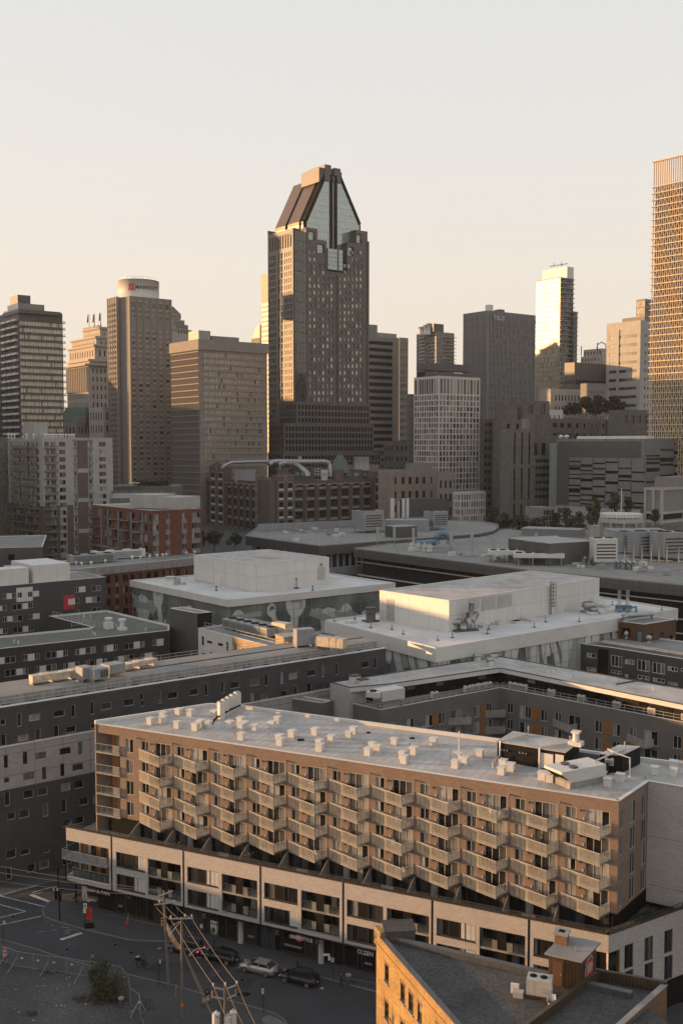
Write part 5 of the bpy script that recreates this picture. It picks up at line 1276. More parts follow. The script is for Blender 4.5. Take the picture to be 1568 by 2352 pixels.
for k in range(rows):
 for f in (.115,.255,.385,.515,.64,.77):
  m_=MB(); m_.wbox(a,a.len*f,a.len*(f+.10),fl(k)-.1,fl(k)+.12,0,1.3); m_.wbox(a,a.len*f,a.len*(f+.10),fl(k)+.12,fl(k)+1.05,1.22,1.28,1); m_.build('balcony',[M['concrete'],M['clear_glass']],t)
 m_=MB(); m_.wbox(b,b.len*.025,b.len*.20,fl(k)-.1,fl(k)+.12,0,1.5); m_.wbox(b,b.len*.025,b.len*.20,fl(k)+.12,fl(k)+1.05,1.42,1.48,1); m_.build('balcony',[M['concrete'],M['clear_glass']],t)
for f in (.0,.14,.275,.41,.545,.68,.81,.97): m_=MB(); m_.wbox(a,a.len*f-.3,a.len*f+.5,zbr,zt-.9,0,.5); m_.build('pier',M['stone_pale'],t)
l,n,r_=corner(54,77,108,405,39,129); box_part(t,'machine_room',l,n+Vector((0,2)),r_+Vector((0,2)),zt,D(77,972,407).z,'stone_pale','roof_grey')
for i,x in enumerate((62,78,104,108,113,118,122,126,131,137,141,146,152,159,165,170,20,27,34)):
 p=D(x,1008,392+x*.13); m_=MB(); m_.tube([(p.x,p.y,zt-.5),(p.x,p.y,zt+.9),(p.x,p.y,zt+1.1),(p.x,p.y,zt+1.7)],[.3,.3,.6,.1],8); m_.build('roof_vent',M['metal_white'],t)
simple('apartment_building','grey tower edge with balconies behind the tan slab at the far left','apartment building',-60,-30,24,425,1004,'concrete_dark','roof_grey',None,(6,.6,.66,(2,1,.1,'light_frame','glass_dark'),.3),storey=2.95,limit=100)
for k in range(18):
 z=60-k*2.95; w=Wall(*corner(-60,-30,24,425)[1:]); m_=MB(); m_.wbox(w,2,w.len+.5,z,z+.25,0,1.5);
# ---- red brick apartments
t=thing('brick_apartments','red brick apartment building with grey window bays and pale penthouse, left','apartment building',(-60,300,10))
L,N,Rr=corner(209.5,347,462,296,40,129); zt=P(347,1173,0).z; zt=D(347,1173,296).z; a,b=Wall(L,N),Wall(N,Rr); st=3.0
HL=[];HR=[]
for k in range(8):
 z=zt-.6-(k+1)*st
 for i,f in enumerate((.10,.22,.29,.40,.47,.60,.68,.80,.88,.955)): HL.append((a.len*f,a.len*(f+(.035 if i%2 else .05)),z+.4,z+2.5))
 for f0,f1 in ((.02,.13),(.28,.35),(.60,.68),(.80,.96)): HR.append((b.len*f0,b.len*f1,z+.9,z+2.5))
body(t,[N,Rr,Rr+(L-N),L],10,zt-.4,'brick_red','roof_grey',{0:HR,3:HL},parapet=.4,depth=.25)
put_windows(t,wins(a,HL,.2,(1,1,.06,'light_frame','glass_curtains'))+wins(b,HR,.2,(3,1,.06,'light_frame','glass_curtains')),limit=200)
for f0,f1 in ((.02,.13),(.27,.36),(.59,.69),(.79,.97)):
 for k in range(8): m_=MB(); z=zt-.6-(k+1)*st; m_.wbox(b,b.len*f0,b.len*f1,z-.5,z+.8,0,.08); m_.build('grey_panel',M['grey_panel'],t)
for f in (.0,.02,.34,.53,.74):
 for k in range(7):
  z=zt-.6-(k+1)*st; m_=MB(); m_.wbox(a,a.len*f,a.len*(f+.11),z-.1,z+.1,0,1.3); m_.wbox(a,a.len*f,a.len*(f+.11),z+.1,z+1.05,1.2,1.26,1); m_.build('balcony',[M['concrete'],M['clear_glass']],t)
for f in (.15,.27,.45,.66,.84): m_=MB(); m_.wbox(a,a.len*f,a.len*(f+.03),10,zt-1,0,.12); m_.build('grey_strip',M['grey_panel'],t)
for k in (4.2,): m_=MB(); m_.wbox(a,0,a.len,zt-k*st,zt-k*st+.3,0,.1); m_.build('stone_band',M['stone_pale'],t)
l,n,r_=corner(299,350,413,308,36,129);
m_=MB(); w=Wall(P(299,1165,zt),P(413,1168,zt)); m_.wbox(w,0,w.len,zt-.2,zt+3.2,-12,0); m_.wbox(w,0,w.len*.56,zt+3,D(300,1136,w.p.y).z,-10,-.3); m_.build('penthouse',M['stone_pale'],t)
simple('grey_block','long plain grey podium block between the red apartments and the hotel','building',250,253,395,390,1128,'concrete_dark','roof_grey',None,None,angR=12)
t=thing('terrace_building','low dark terrace building with lit tables at the foot of the hotel tower','building',(-80,420,15)); w=Wall(D(250,1128,440),D(402,1112,440)); m_=MB(); m_.wbox(w,0,w.len,10,D(300,1117,440).z,-20,0); m_.build('wall',M['concrete_dark'],t)
m_=MB();
for i in range(24): leafclump(m_,(w.pt(w.len*(.42+.02*i),0,-3).x,w.p.y+3,D(300,1115,440).z+.8),1.6,40,.4)
m_.build('roof_garden',M['leaf_dark'],t)
m_=MB(); m_.wbox(w,w.len*.3,w.len*.46,D(300,1110,440).z,D(300,1110,440).z+.3,-4,1); m_.build('canopy',M['metal_white'],t)
# ---- dark corner wall left
t=thing('dark_block','plain dark grey wall block with one small window at the far left','building',(-110,300,5))
pa,pb=P(-60,1262,32),P(98,1258,32); w=Wall(pa,pb); body(t,[V2(pa),V2(pb),V2(pb)+Vector((-10,40)),V2(pa)+Vector((-10,40))],5,32,'metal_dark','roof_grey',{},parapet=.2)
r0=w.rect(19,1273,34,1286); m_=MB(); m_.wbox(w,*r0,0,.08); m_.build('window',M['glass_dark'],t)
# ---- long red brick low-rise with white vents
t=thing('brick_apartments','long red and grey brick low-rise under a flat roof dotted with small white vents','apartment building',(-60,270,5))
pa,pb=P(60,1321,30),P(470,1281,30); w=Wall(pa,pb); W=[];H_=[]
n_=22; cu=w.len/n_
for k in range(7):
 z=27.6-3*k
 for i in range(n_):
  k2=i%3; f=(.10,.62) if k2==0 else ((.2,.55) if k2==1 else (.15,.75)); H_.append((cu*(i+f[0]),cu*(i+f[1]),z-1.9,z))
body(t,[V2(pa),V2(pb),V2(pb)+Vector((-11,17)),V2(pa)+Vector((-11,17))],0,30,'brick_red','roof_grey',{0:H_},parapet=.25,depth=.25)
put_windows(t,wins(w,H_,.2,(2,1,.08,'dark_frame','glass_dark')))
m_=MB(); m_.wbox(w,0,w.len,28.2,30.2,0,.3); m_.build('concrete_band',M['parapet_conc'],t)
m_=MB(); m_.wbox(w,0,w.len,15.6,16.3,0,.15); m_.build('stone_band',M['stone_pale'],t)
for i in range(0,n_,3):
 for k in range(7): m_=MB(); m_.wbox(w,cu*(i+1.15),cu*(i+1.6),27.6-3*k-3,27.6-3*k-1.95,0,.07); m_.build('grey_panel',M['grey_panel'],t)
for i,(x,y) in enumerate(((175,1297),(197,1295),(216,1293),(232,1291),(247,1290),(258,1289),(304,1285),(323,1284),(344,1282),(361,1280),(374,1279),(382,1278),(428,1274),(447,1272),(303,1283),(188,1299),(210,1297),(242,1293))):
 p=P(x,y,30); m_=MB(); m_.tube([p,p+Vector((0,0,.5)),p+Vector((0,0,.6)),p+Vector((0,0,1.0))],[.25,.25,.55,.15],8); m_.build('roof_vent',M['metal_white'],t)
ac_unit('roof_unit','long grey air handler near the left end of the vented roof',P(212,1293,30),13,3,2.2,.6,cat='air handler',fans=3); ac_unit('roof_unit','pale framed air handler further right on the vented roof',P(272,1283,30),15,3.2,2.2,.6,m='metal_trim',cat='air handler',fans=3)
# ---- navy-sided building with the red square
t=thing('apartment_building','navy-sided apartment building with pale window panels and one red square panel','apartment building',(-60,240,0))
zt=30; pa,pb=P(-60,1355.5,zt),P(243.5,1329,zt); w=Wall(pa,pb); Hw=[];pan=[];red=[]
def c3(x,y): return x/3.9014, 1263+y/3.9014
def R3(x0,y0,x1,y1): a=c3(x0,y0); b=c3(x1,y1); return a[0],a[1],b[0],b[1]
for r_ in ((20,393,62,440),(110,387,148,432),(158,383,200,428),(252,375,293,420),(25,498,68,543),(112,488,200,535),(255,475,298,520),(25,600,66,645),(115,592,208,637),(255,578,298,622),(30,705,74,750),(118,692,205,740),(258,680,304,725),(670,336,710,380),(822,320,910,365),(674,435,717,480),(825,420,910,465),(677,535,718,578),(826,520,912,562),(30,395,40,430)): Hw.append(w.rect(*R3(*r_)))
for r_ in ((62,391,108,438),(0,503,23,545),(203,480,254,527),(68,596,114,640),(299,572,357,617),(0,708,28,752),(207,685,257,732),(710,330,768,376),(770,425,824,472),(298,370,352,415)): pan.append(w.rect(*R3(*r_)))
Hw=[h for h in Hw if h[1]-h[0]>.5]
body(t,[V2(pa),V2(pb),P(180,1316,zt)[:2] and V2(P(183,1315,zt)),V2(pa)+Vector((-10,22))],0,zt,'navy_siding','roof_grey',{0:Hw},parapet=.35,depth=.2)
put_windows(t,wins(w,Hw,.12,(2,1,.08,'light_frame','glass_dark')))
m_=MB(); h4=w.rect(*R3(148,342,297,455)); ins_=[w.rect(*R3(158,383,200,428)),w.rect(*R3(252,375,293,420))]; holed(m_,w,*h4,ins_,0,off=.05); m_.build('pale_panel',M['panel_white'],t)
for p_ in pan: m_=MB(); m_.wbox(w,*p_,0,.05); m_.build('pale_panel',M['panel_white'],t)
m_=MB(); h4=w.rect(*R3(570,410,672,525)); holed(m_,w,*h4,[w.rect(*R3(611,440,675,487))],0,off=.06); m_.build('red_panel',M['panel_pink'],t); m_=MB(); m_.wbox(w,*w.rect(*R3(611,440,674,487)),0,.05); m_.build('pale_panel',M['panel_white'],t)
def crate(t,name,a,b,ytop,z,dep,m,x0):
 w_=Wall(a,b); h=D(x0,ytop,a[1]).z; k=MB(); k.wbox(w_,0,w_.len,z,h,-dep,0); return k.build(name,[M[m]],t)
crate(t,'white_penthouse',w.pt(w.u(73),0,-.6),w.pt(w.u(158.4),0,-.6),1299,zt,13,'metal_white',73)
crate(t,'white_penthouse',w.pt(w.u(-30),0,-.8),w.pt(w.u(64),0,-.8),1311,zt,5,'metal_white',0)
rail_line(t,[w.pt(w.u(160),zt,-.5),w.pt(w.len-.4,zt,-.5),P(184,1317,zt)],1.1,1.5)
# ---- gravel-roofed charcoal building
t=thing('apartment_building','charcoal brick building with green-grey gravel roof and pale window panels, left','apartment building',(-50,200,0))
zt=24; A=P(-40,1498.6,zt); B=P(388.8,1451.4,zt); C=P(388.8,1439,zt); Dd=P(244.8,1405,zt); E=P(113,1418,zt); Fp=P(215,1444.5,zt); Gp=P(-40,1469,zt)
w=Wall(A,B); Hw=[];pan=[]
rowsA=[((0,965),(148,950)),]
for r_ in ((45,960,145,1010),(205,940,250,993),(312,928,357,980),(412,915,510,968),(568,900,612,950),(673,892,713,938),(767,875,862,923),(922,860,958,910),(1018,850,1060,898),(1112,840,1200,887),(1256,822,1298,870),(1365,808,1404,858),
   (45,1075,147,1128),(207,1060,256,1110),(315,1045,357,1097),(415,1030,513,1080),(571,1018,614,1067),(674,1005,718,1052),(767,990,852,1035),(920,975,965,1022),(1022,960,1060,1010),(1112,945,1206,995),(1260,932,1298,980),(1366,920,1410,968),
   (90,1185,150,1230),(212,1172,255,1215)): Hw.append(w.rect(*R3(*r_)))
for r_ in ((0,965,42,1020),(251,935,311,990),(511,905,567,960),(714,885,766,935),(959,853,1017,907),(1201,825,1255,880),(1405,800,1466,855),(148,1067,206,1117),(358,1040,414,1092),(615,1010,673,1060),(866,978,919,1028),(1062,953,1111,1003),(1299,925,1365,975),(256,1167,296,1210)): pan.append(w.rect(*R3(*r_)))
pts=[V2(p) for p in (A,B,C,Dd,E,Fp,Gp)]
body(t,pts,-1,zt,'brick_black','roof_gravel',{0:Hw},parapet=.3,depth=.2,pw=.3)
put_windows(t,wins(w,Hw,.12,(2,1,.08,'light_frame','glass_dark')))
for p_ in pan: m_=MB(); m_.wbox(w,*p_,0,.05); m_.build('pale_panel',M['panel_white'],t)
rail_line(t,[E+Vector((1,-.5,.3)),Fp+Vector((.3,0,.3))],1.1,1.6); rail_line(t,[P(165,1443,zt),P(190,1440,zt)],1.1,1.6)
cw=Wall(V2(E),V2(Fp));
for i,(x,y) in enumerate(((250,1444),(281,1447))):
 p=P(x,y,zt); tt=thing('roof_vent',('taller capped white vent, left of the pair on the green-grey gravel roof','squat capped vent, right of the pair on the green-grey gravel roof')[i],'roof vent',p); k=MB(); k.obox(p,1.6,1.6,.5+.9*(1-i),.6); k.build('curb',M['metal_white'],tt); k=MB(); k.cyl(p,.5,p.z+.5,p.z+2.2,10); k.cyl(p,.8,p.z+1.9,p.z+2.3,10); k.build('cap',M['metal_white'],tt)
for x,y in ((193,1419),(208,1418),(214,1458),(219,1460),(33,1478),(43,1480),(268,1441),(335,1449)): vent_pipe(t,P(x,y,zt),.7,.12,'metal_white')
# ---- glass pavilion one (rear) and two (front): white roofs, printed glass, white metal boxes
def printed_glass(name,seed,kind):
 """grey glass wall printed with big pale curved or slanted shapes, gridded by its joints"""
 m=bpy.data.materials.new(name); m.use_nodes=True; N_=m.node_tree.nodes; L_=m.node_tree.links; b=N_['Principled BSDF']
 b.inputs['Roughness'].default_value=.22; b.inputs['IOR'].default_value=1.45
 uv=N_.new('ShaderNodeUVMap')
 nz=N_.new('ShaderNodeTexNoise'); nz.inputs['Scale'].default_value=.12; nz.inputs['Detail'].default_value=1; L_.new(uv.outputs[0],nz.inputs['Vector'])
 r=N_.new('ShaderNodeValToRGB'); r.color_ramp.elements[0].position=.38; r.color_ramp.elements[0].color=(.09,.105,.10,1); r.color_ramp.elements[1].position=.68; r.color_ramp.elements[1].color=(.22,.235,.225,1); L_.new(nz.outputs['Fac'],r.inputs[0])
 L_.new(r.outputs[0],b.inputs['Base Color']); MT[name]=m; return m
printed_glass('print_glass',1,'c')
mat('print_pale',(.50,.505,.48),.35,var=.12,vs=.15,fine=.0); mat('print_mid',(.30,.31,.295),.35,var=.12,vs=.15,fine=.0); mat('print_dark',(.10,.11,.108),.3,var=.1,fine=0)
def clipped(poly,u0,u1,z0,z1):
 def clip(ps,f):
  out=[]
  for i in range(len(ps)):
   p,q=ps[i-1],ps[i]; a,b=f(p),f(q)
   if (a>=0)!=(b>=0):
    t_=a/(a-b); out.append((p[0]+(q[0]-p[0])*t_,p[1]+(q[1]-p[1])*t_))
   if b>=0: out.append(q)
  return out
 for f in (lambda p:p[0]-u0,lambda p:u1-p[0],lambda p:p[1]-z0,lambda p:z1-p[1]):
  poly=clip(poly,f)
  if len(poly)<3: return []
 return poly
def glass_facade(t,w,z0,z1,shapes,zband=None,mod=2.4):
 m_=MB(); m_.wquad(w,0,w.len,z0,z1); m_.build('glass_wall',M['print_glass'],t)
 k=0
 for kind,args,mt in shapes:
  if kind=='e': cx,cz,rx,rz=args; poly=[(cx+rx*math.cos(2*math.pi*i/22),cz+rz*math.sin(2*math.pi*i/22)) for i in range(22)]
  else:
   (u0,za),(u1,zb),wd=args; dx,dz=u1-u0,zb-za; L_=math.hypot(dx,dz); nx,nz=-dz/L_*wd/2,dx/L_*wd/2
   poly=[(u0+nx,za+nz),(u0-nx,za-nz),(u1-nx,zb-nz),(u1+nx,zb+nz)]
  poly=clipped(poly,.02,w.len-.02,z0+.02,z1-.02)
  if len(poly)<3: continue
  m_=MB(); k+=1; m_.poly([w.pt(u,z,.004+.002*k) for u,z in poly]); m_.build('printed_shape',M[mt],t)
 g=MB(); n_=int(w.len/mod)
 for i in range(n_+1): u=w.len*i/n_; g.wbox(w,u-.03,u+.03,z0,z1,0,.002*len(shapes)+.03)
 nz=int((z1-z0)/2.0)
 for j in range(1,nz): z=z0+(z1-z0)*j/nz; g.wbox(w,0,w.len,z-.025,z+.025,0,.002*len(shapes)+.025)
 g.build('glazing_bar',M['metal_grey'],t)['kind']='stuff'
 for z in (zband or ()): m_=MB(); m_.wbox(w,0,w.len,z-.3,z+.3,0,.3); m_.build('floor_band',M['metal_trim'],t)
def glass_pavilion(label,Lp,Np,Rp,z,fas,z0,curved,seed,zband):
 t=thing('glass_pavilion',label,'university building',(Np.x,Np.y,0)); L,N,Rr=V2(Lp),V2(Np),V2(Rp); B=L+Rr-N; rr=random.Random(seed)
 m_=MB(); m_.prism([N,Rr,B,L],z-fas,z,0,1,True); m_.build('fascia',[M['metal_trim'],M['metal_trim']],t)
 q=[p+((L+Rr)/2-p).normalized()*.8 for p in (N,Rr,B,L)]; m_=MB(); m_.poly([(p.x,p.y,z+.012) for p in q]); m_.build('roof',M['roof_glassy'],t)
 for i in range(4): w=Wall([N,Rr,B,L][i],[Rr,B,L,N][i]); m_=MB(); m_.wbox(w,0,w.len,z+.005,z+.30,-.5,0); m_.build('parapet_cap',M['metal_trim'],t)
 ins=.7; c=(L+Rr)/2; g=[p+(c-p).normalized()*ins for p in (N,Rr,B,L)]
 for i,(p_,q_) in enumerate(((g[3],g[0]),(g[0],g[1]))):
  w=Wall(p_,q_); sh=[]
  if curved:
   for _ in range(int(w.len/2.4)):
    u=rr.uniform(0,w.len); z_=rr.uniform(z0,z-fas); r1=rr.uniform(1.6,3.6); sh.append(('e',(u,z_,r1*rr.uniform(.6,.9),r1),'print_pale'))
    if rr.random()<.55: sh.append(('e',(u+.2,z_,r1*.45,r1*.62),'print_dark' if rr.random()<.5 else 'print_mid'))
    if rr.random()<.6: sh.append(('l',((u,z_),(u+rr.uniform(-4,4),z_-rr.uniform(5,10)),rr.uniform(1.2,2.2)),'print_pale'))
    if rr.random()<.4: sh.append(('l',((u-5,z_+rr.uniform(-1,3)),(u+6,z_+rr.uniform(-3,1)),rr.uniform(1.0,1.8)),'print_mid'))
  else:
   u=0
   while u<w.len:
    a_=rr.choice((-1,1))*rr.uniform(2,8); sh.append(('l',((u,z),(u+a_,z0-1),rr.uniform(1.3,2.9)),rr.choice(['print_pale','print_pale','print_mid'])))
    if rr.random()<.35: sh.append(('e',(u+rr.uniform(0,4),rr.uniform(z-6,z-2),rr.uniform(.7,1.6),rr.uniform(2,3.6)),'print_pale'))
    if rr.random()<.3: sh.append(('l',((u,z-5),(u+3,z0),rr.uniform(2,3)),'print_dark'))
    u+=rr.uniform(1.3,3.2)
  glass_facade(t,w,z0,z-fas,sh,zband)
 m_=MB(); g2=[p+(c-p).normalized()*1.4 for p in (N,Rr,B,L)]; m_.prism(g2,z0-2,z-fas); m_.build('interior',M['black'],t)
 return t,L,N,Rr
zG=28; t1,L,N,Rr=glass_pavilion('low glass-walled university pavilion with round printed shapes and white roof, rear of the two',P(298,1335,zG),P(524,1381,zG),P(908,1341,zG),zG,1.3,8,True,5,(18.5,9))
def white_box(t,Lb,Nb,Rb,yN,z,louv,seams=True):
 L,N,Rr=V2(Lb),V2(Nb),V2(Rb); zt=D(PX((N.x,N.y,z))[0],yN,N.y).z; B=L+Rr-N; m_=MB();
 m_.prism([N,Rr,B,L],z,zt,0,0); m_.build('white_box',M['metal_white'],t)
 q=[p+((L+Rr)/2-p).normalized()*.4 for p in (N,Rr,B,L)]; m_=MB(); m_.poly([(p.x,p.y,zt+.012) for p in q]); m_.build('box_roof',M['roof_white'],t)
 for i in range(4): w=Wall([N,Rr,B,L][i],[Rr,B,L,N][i]); m_=MB(); m_.wbox(w,0,w.len,zt,zt+.22,-.3,.05); m_.build('box_cap',M['metal_trim'],t)
 wl2,wr2=Wall(L,N),Wall(N,Rr)
 for w in (wl2,wr2): m_=MB(); m_.wbox(w,.05,w.len-.05,z+(zt-z)*.52,z+(zt-z)*.52+.04,0,.03); m_.build('seam',M['metal_grey'],t)
 for w,x0,y0,x1,y1,vert in louv(wl2,wr2):
  r0=w.rect(x0,y0,x1,y1); m_=MB(); m_.wbox(w,*r0,0,.03,1)
  nn=12
  for k in range(nn):
   if vert: u=r0[0]+(r0[1]-r0[0])*(k+.5)/nn; m_.wbox(w,u-.05,u+.05,r0[2],r0[3],.03,.09,0)
   else: zz=r0[2]+(r0[3]-r0[2])*(k+.5)/nn; m_.wbox(w,r0[0],r0[1],zz-.06,zz+.06,.03,.12,0)
  m_.build('louvre',[M['metal_trim'],M['metal_grey']],t)
 return wl2,wr2,zt
q4=lambda x,y:(286.9+x/3.2129*1.0, 1234.5+y/3.2129)
a1,b1,zbx=white_box(t1,P(447,1334,zG),P(583,1359,zG),P(756,1340.5,zG),1296.5,zG,lambda a,b:[(b,*q4(1420,222),*q4(1476,310),True)])
def door(t,w,x0,y0,x1,y1,m='panel_white'):
 r0=w.rect(x0,y0,x1,y1); k=MB(); k.wbox(w,r0[0],r0[1],r0[2],r0[3],0,.07); k.build('door',M[m],t)
door(t1,a1,*q4(704,290),*q4(722,362)); door(t1,a1,*q4(568,272),*q4(584,335))
m_=MB(); m_.wbox(a1,0,a1.u(q4(648,0)[0]),zG+.3,zbx-.01,0,.15); m_.build('ribbed_panel',M['metal_trim'],t1)
m_=MB(); p=b1.pt(b1.u(q4(1443,0)[0]),zbx-1.4,.25); m_.cyl(p,.35,p.z-.3,p.z+.3,10); m_.build('wall_vent',M['metal_grey'],t1)
for i,(x,y,lb) in enumerate(((*q4(1265,378),'small black vent stack beside the rear white box, right corner'),(*q4(675,395),'tiny vent post on the rear white roof, left of the box'),(*q4(1385,392),'tiny vent post on the rear white roof, right of the box'))):
 p=P(x,y,zG); tt=thing('vent_stack',lb,'roof vent',p); k=MB(); k.cyl(p,.12,p.z,p.z+(2.2 if i==0 else .9),6); k.obox(p,1.0 if i==0 else .4,1.0 if i==0 else .4,.3,.5); k.cyl(p,.25,p.z+(2.2 if i==0 else .9),p.z+(2.5 if i==0 else 1.1),8); k.build('pipe',M['metal_dark'],tt)
p=P(*q4(360,345),zG); tt=thing('roof_fan','pale round roof fan with motor at the left of the rear white roof','roof fan',p); k=MB(); k.cyl((p.x-.8,p.y),1.3,p.z,p.z+1.9,16); k.build('fan_drum',M['metal_white'],tt,True); k=MB(); k.obox((p.x+.9,p.y,p.z+.2),1.6,1,1.3,.3); k.obox((p.x+2.6,p.y-.5,p.z),.8,.8,.5,.3); k.build('motor',M['galv'],tt)
zG2=25; t2_,L,N,Rr=glass_pavilion('glass-walled university pavilion with slanted printed bars, nearer of the two white-roofed ones',P(745,1427,zG2),P(1001,1492,zG2),P(1556,1400.5,zG2),zG2,2.4,5,False,12,(14.6,))
q5=lambda x,y:(717.7+x/3.2129,1234.5+y/3.2129); q6=lambda x,y:(1148.3+x/3.7359,1291.8+y/3.7359)
a2,b2,zb2=white_box(t2_,P(871,1424,zG2),P(1030.5,1452.4,zG2),P(1374.7,1390.8,zG2),1381.4,zG2,
 lambda a,b:[(a,*q5(546,448),*q5(603,620),False),(b,*q5(1150,456),*q5(1228,530),False),(b,*q5(1243,445),*q5(1350,522),False),(b,*q5(1362,430),*q5(1467,508),False)])
door(t2_,b2,*q6(463,342),*q6(492,425)); door(t2_,b2,*q6(768,303),*q6(794,385))
m_=MB(); m_.wbox(b2,b2.u(q5(975,0)[0]) if False else 0,b2.u(1089),zb2-.7,zb2+.5,-9,-.02);
lad=thing('caged_ladder','black caged access ladder on the front of the nearer white box','ladder',b2.pt(b2.u(q6(440,0)[0]),zG2,.5)); k=MB(); u=b2.u(q6(432,0)[0]); u1=b2.u(q6(443,0)[0])
for uu_ in (u,u1): k.wbox(b2,uu_-.04,uu_+.04,zG2,zb2+1.2,.35,.43)
k.build('stile',M['dark_frame'],lad); k=MB()
for i in range(26): k.wbox(b2,u,u1,zG2+.28*i+.2,zG2+.28*i+.25,.37,.41)
k.build('rung',M['dark_frame'],lad); k=MB()
for i in range(7):
 z=zG2+1.8+.8*i; k.wbox(b2,u-.1,u1+.6,z,z+.06,1.05,1.12); k.wbox(b2,u1+.55,u1+.62,z,z+.06,.3,1.1); k.wbox(b2,u-.1,u-.03,z,z+.06,.3,1.1)
for uu_ in (u-.1,(u+u1)/2,u1+.58): k.wbox(b2,uu_,uu_+.06,zG2+1.8,zb2+1.2,1.06,1.13)
k.build('cage',M['dark_frame'],lad)
p=P(*q5(1135,690),zG2); tt=thing('blower_stack','galvanised blower with a tall exhaust stack before the nearer white box','blower',p); k=MB(); pp=P(*q5(1170,690),zG2); k.cyl(pp,.55,pp.z+.6,D(*q5(1170,482),pp.y).z,14); k.build('exhaust_stack',M['galv'],tt,True)
k=MB(); k.cyl((p.x-.6,p.y),1.0,p.z+.5,p.z+2.0,12); k.obox((p.x+.6,p.y,p.z+.5),1.6,1.4,2.2,.6); k.tube([p+Vector((1.0,0,2.2)),p+Vector((2.2,.3,3.6))],[.8,.5],10); k.tube([p+Vector((-3.4,-.3,1.8)),p+Vector((-1.2,-.1,1.8))],.65,12); k.build('blower_housing',M['galv'],tt,True)
k=MB(); k.obox((p.x-.3,p.y,p.z),5.2,1.8,.4,.4); k.build('skid',M['metal_dark'],tt); k=MB(); k.cyl((p.x+.1,p.y),.25,p.z+2.6,p.z+3.7,8); k.build('inlet_pipe',M['metal_dark'],tt)
p=P(*q5(428,620),zG2); tt=thing('roof_cylinder','dark green-grey round vent hood at the left corner of the nearer white roof','roof vent',p); k=MB(); k.cyl(p,1.0,p.z+.3,p.z+2.6,16); k.cyl(p,1.15,p.z+2.0,p.z+3.0,16); k.obox(p,3,2.4,.3,.5); k.build('hood',M['metal_dark'],tt,True)
for i,(x,y,lb) in enumerate(((*q6(757,430),'large round mushroom exhaust on the nearer white roof, right of the ladder'),(*q6(803,440),'small round exhaust beside the mushroom exhaust on the nearer white roof'))):
 p=P(x,y,zG2); s=1 if i==0 else .6; tt=thing('mushroom_exhaust',lb,'exhaust fan',p); k=MB(); k.tube([p,p+Vector((0,0,1.0*s)),p+Vector((0,0,1.3*s)),p+Vector((0,0,2.1*s)),p+Vector((0,0,2.4*s))],[1.1*s,1.1*s,1.6*s,1.6*s,1.1*s],16); k.obox(p,2.6*s,2.6*s,.4,.3); k.build('housing',M['galv'],tt,True)
for i,(x,y,lb) in enumerate(((*q6(1018,425),'left of two slim twin exhaust stacks on the nearer white roof'),(*q6(1088,425),'right of two slim twin exhaust stacks on the nearer white roof'))):
 p=P(x,y,zG2); tt=thing('exhaust_stack',lb,'exhaust stack',p); k=MB(); k.cyl(p,.38,p.z+1.4,p.z+4.8,10); k.build('stack_pipe',M['galv'],tt,True); k=MB(); k.cyl(p,.9,p.z+.3,p.z+1.5,12); k.tube([p+Vector((.5,-.2,1)),p+Vector((1.8,-.4,1.2)),p+Vector((1.9,-.4,0))],.3,8); k.build('fan_base',M['blue_metal'],tt,True)
for i,(x,y) in enumerate(((1264,*[0]),)): pass
for i,(x,y) in enumerate((q5(1264,662),q5(1338,640),q5(1383,643),q5(1503,632),q5(283,632),q6(228,495),q6(276,505),q6(137,520),q6(853,380),q6(897,385),q6(937,425),q6(872,440),q6(567,415),q6(790,450))):
 p=P(x,y,zG2); k=MB(); k.obox(p,2.0,1.5,.55,.6); k.build('roof_hatch',M['panel_white'],t2_)
for i,(x,y) in enumerate((q5(160,622),q5(312,605),q5(430,668),q5(583,680),q5(668,715),q5(922,760),q5(1030,740),q5(1298,680),q5(1288,712),q6(290,558),q6(675,508),q6(388,512),q6(1383,410),q6(960,368))):
 p=P(x,y,zG2); k=MB(); k.cyl(p,.07,p.z,p.z+1.0,5); k.obox(p,.6,.6,.12,.3); k.build('anchor_post',M['dark_frame'],t2_)
# ---- long charcoal-and-white residence with courtyard wing
t=thing('residence_building','long charcoal panelled residence with a pale middle band and scattered slot windows, left','residence building',(-20,165,0))
zt=25.0; A=P(-25,1634.5,zt); B=P(883,1492.8,zt); w=Wall(A,B); z1,z2=19.8,13.6
Hw=[]
q7=lambda x,y:(x/3.9014,1464+y/3.9014)
def add(lst,q,*rs):
 for r_ in rs:
  a=q(r_[0],r_[1]); b=q(r_[2],r_[3]); lst.append(w.rect(a[0],a[1],b[0],b[1]))
add(Hw,q7,(150,678,192,793),(254,690,358,735),(475,657,577,700),(633,602,673,712),(803,575,842,685),(898,588,997,635),(1102,555,1198,603),(1253,507,1290,613),(1410,482,1446,586),(0,730,50,780),(3,868,55,966),(155,877,255,915),(312,816,362,912),(476,789,525,884),(586,800,677,843),(807,770,850,810),
 (28,1055,76,1167),(198,1024,248,1136),(310,1032,413,1082),(529,992,634,1038),(690,937,738,1047),(848,910,898,1018),(852,1098,950,1142),(30,1256,85,1298),(202,1215,308,1266),(370,1158,417,1270),(534,1130,580,1240),(642,1135,745,1182),
 (35,1386,90,1502),(205,1373,300,1428),(330,1350,424,1403),(376,1485,430,1596),(540,1308,630,1362),(542,1450,593,1560),(657,1288,745,1340),(704,1440,790,1490),(60,1570,135,1622),(168,1548,260,1603),(552,1632,637,1680),(666,1610,750,1655),(858,1232,905,1340),(825,1415,907,1470),(950,710,998,755),(1102,685,1152,722))
q4b=q4
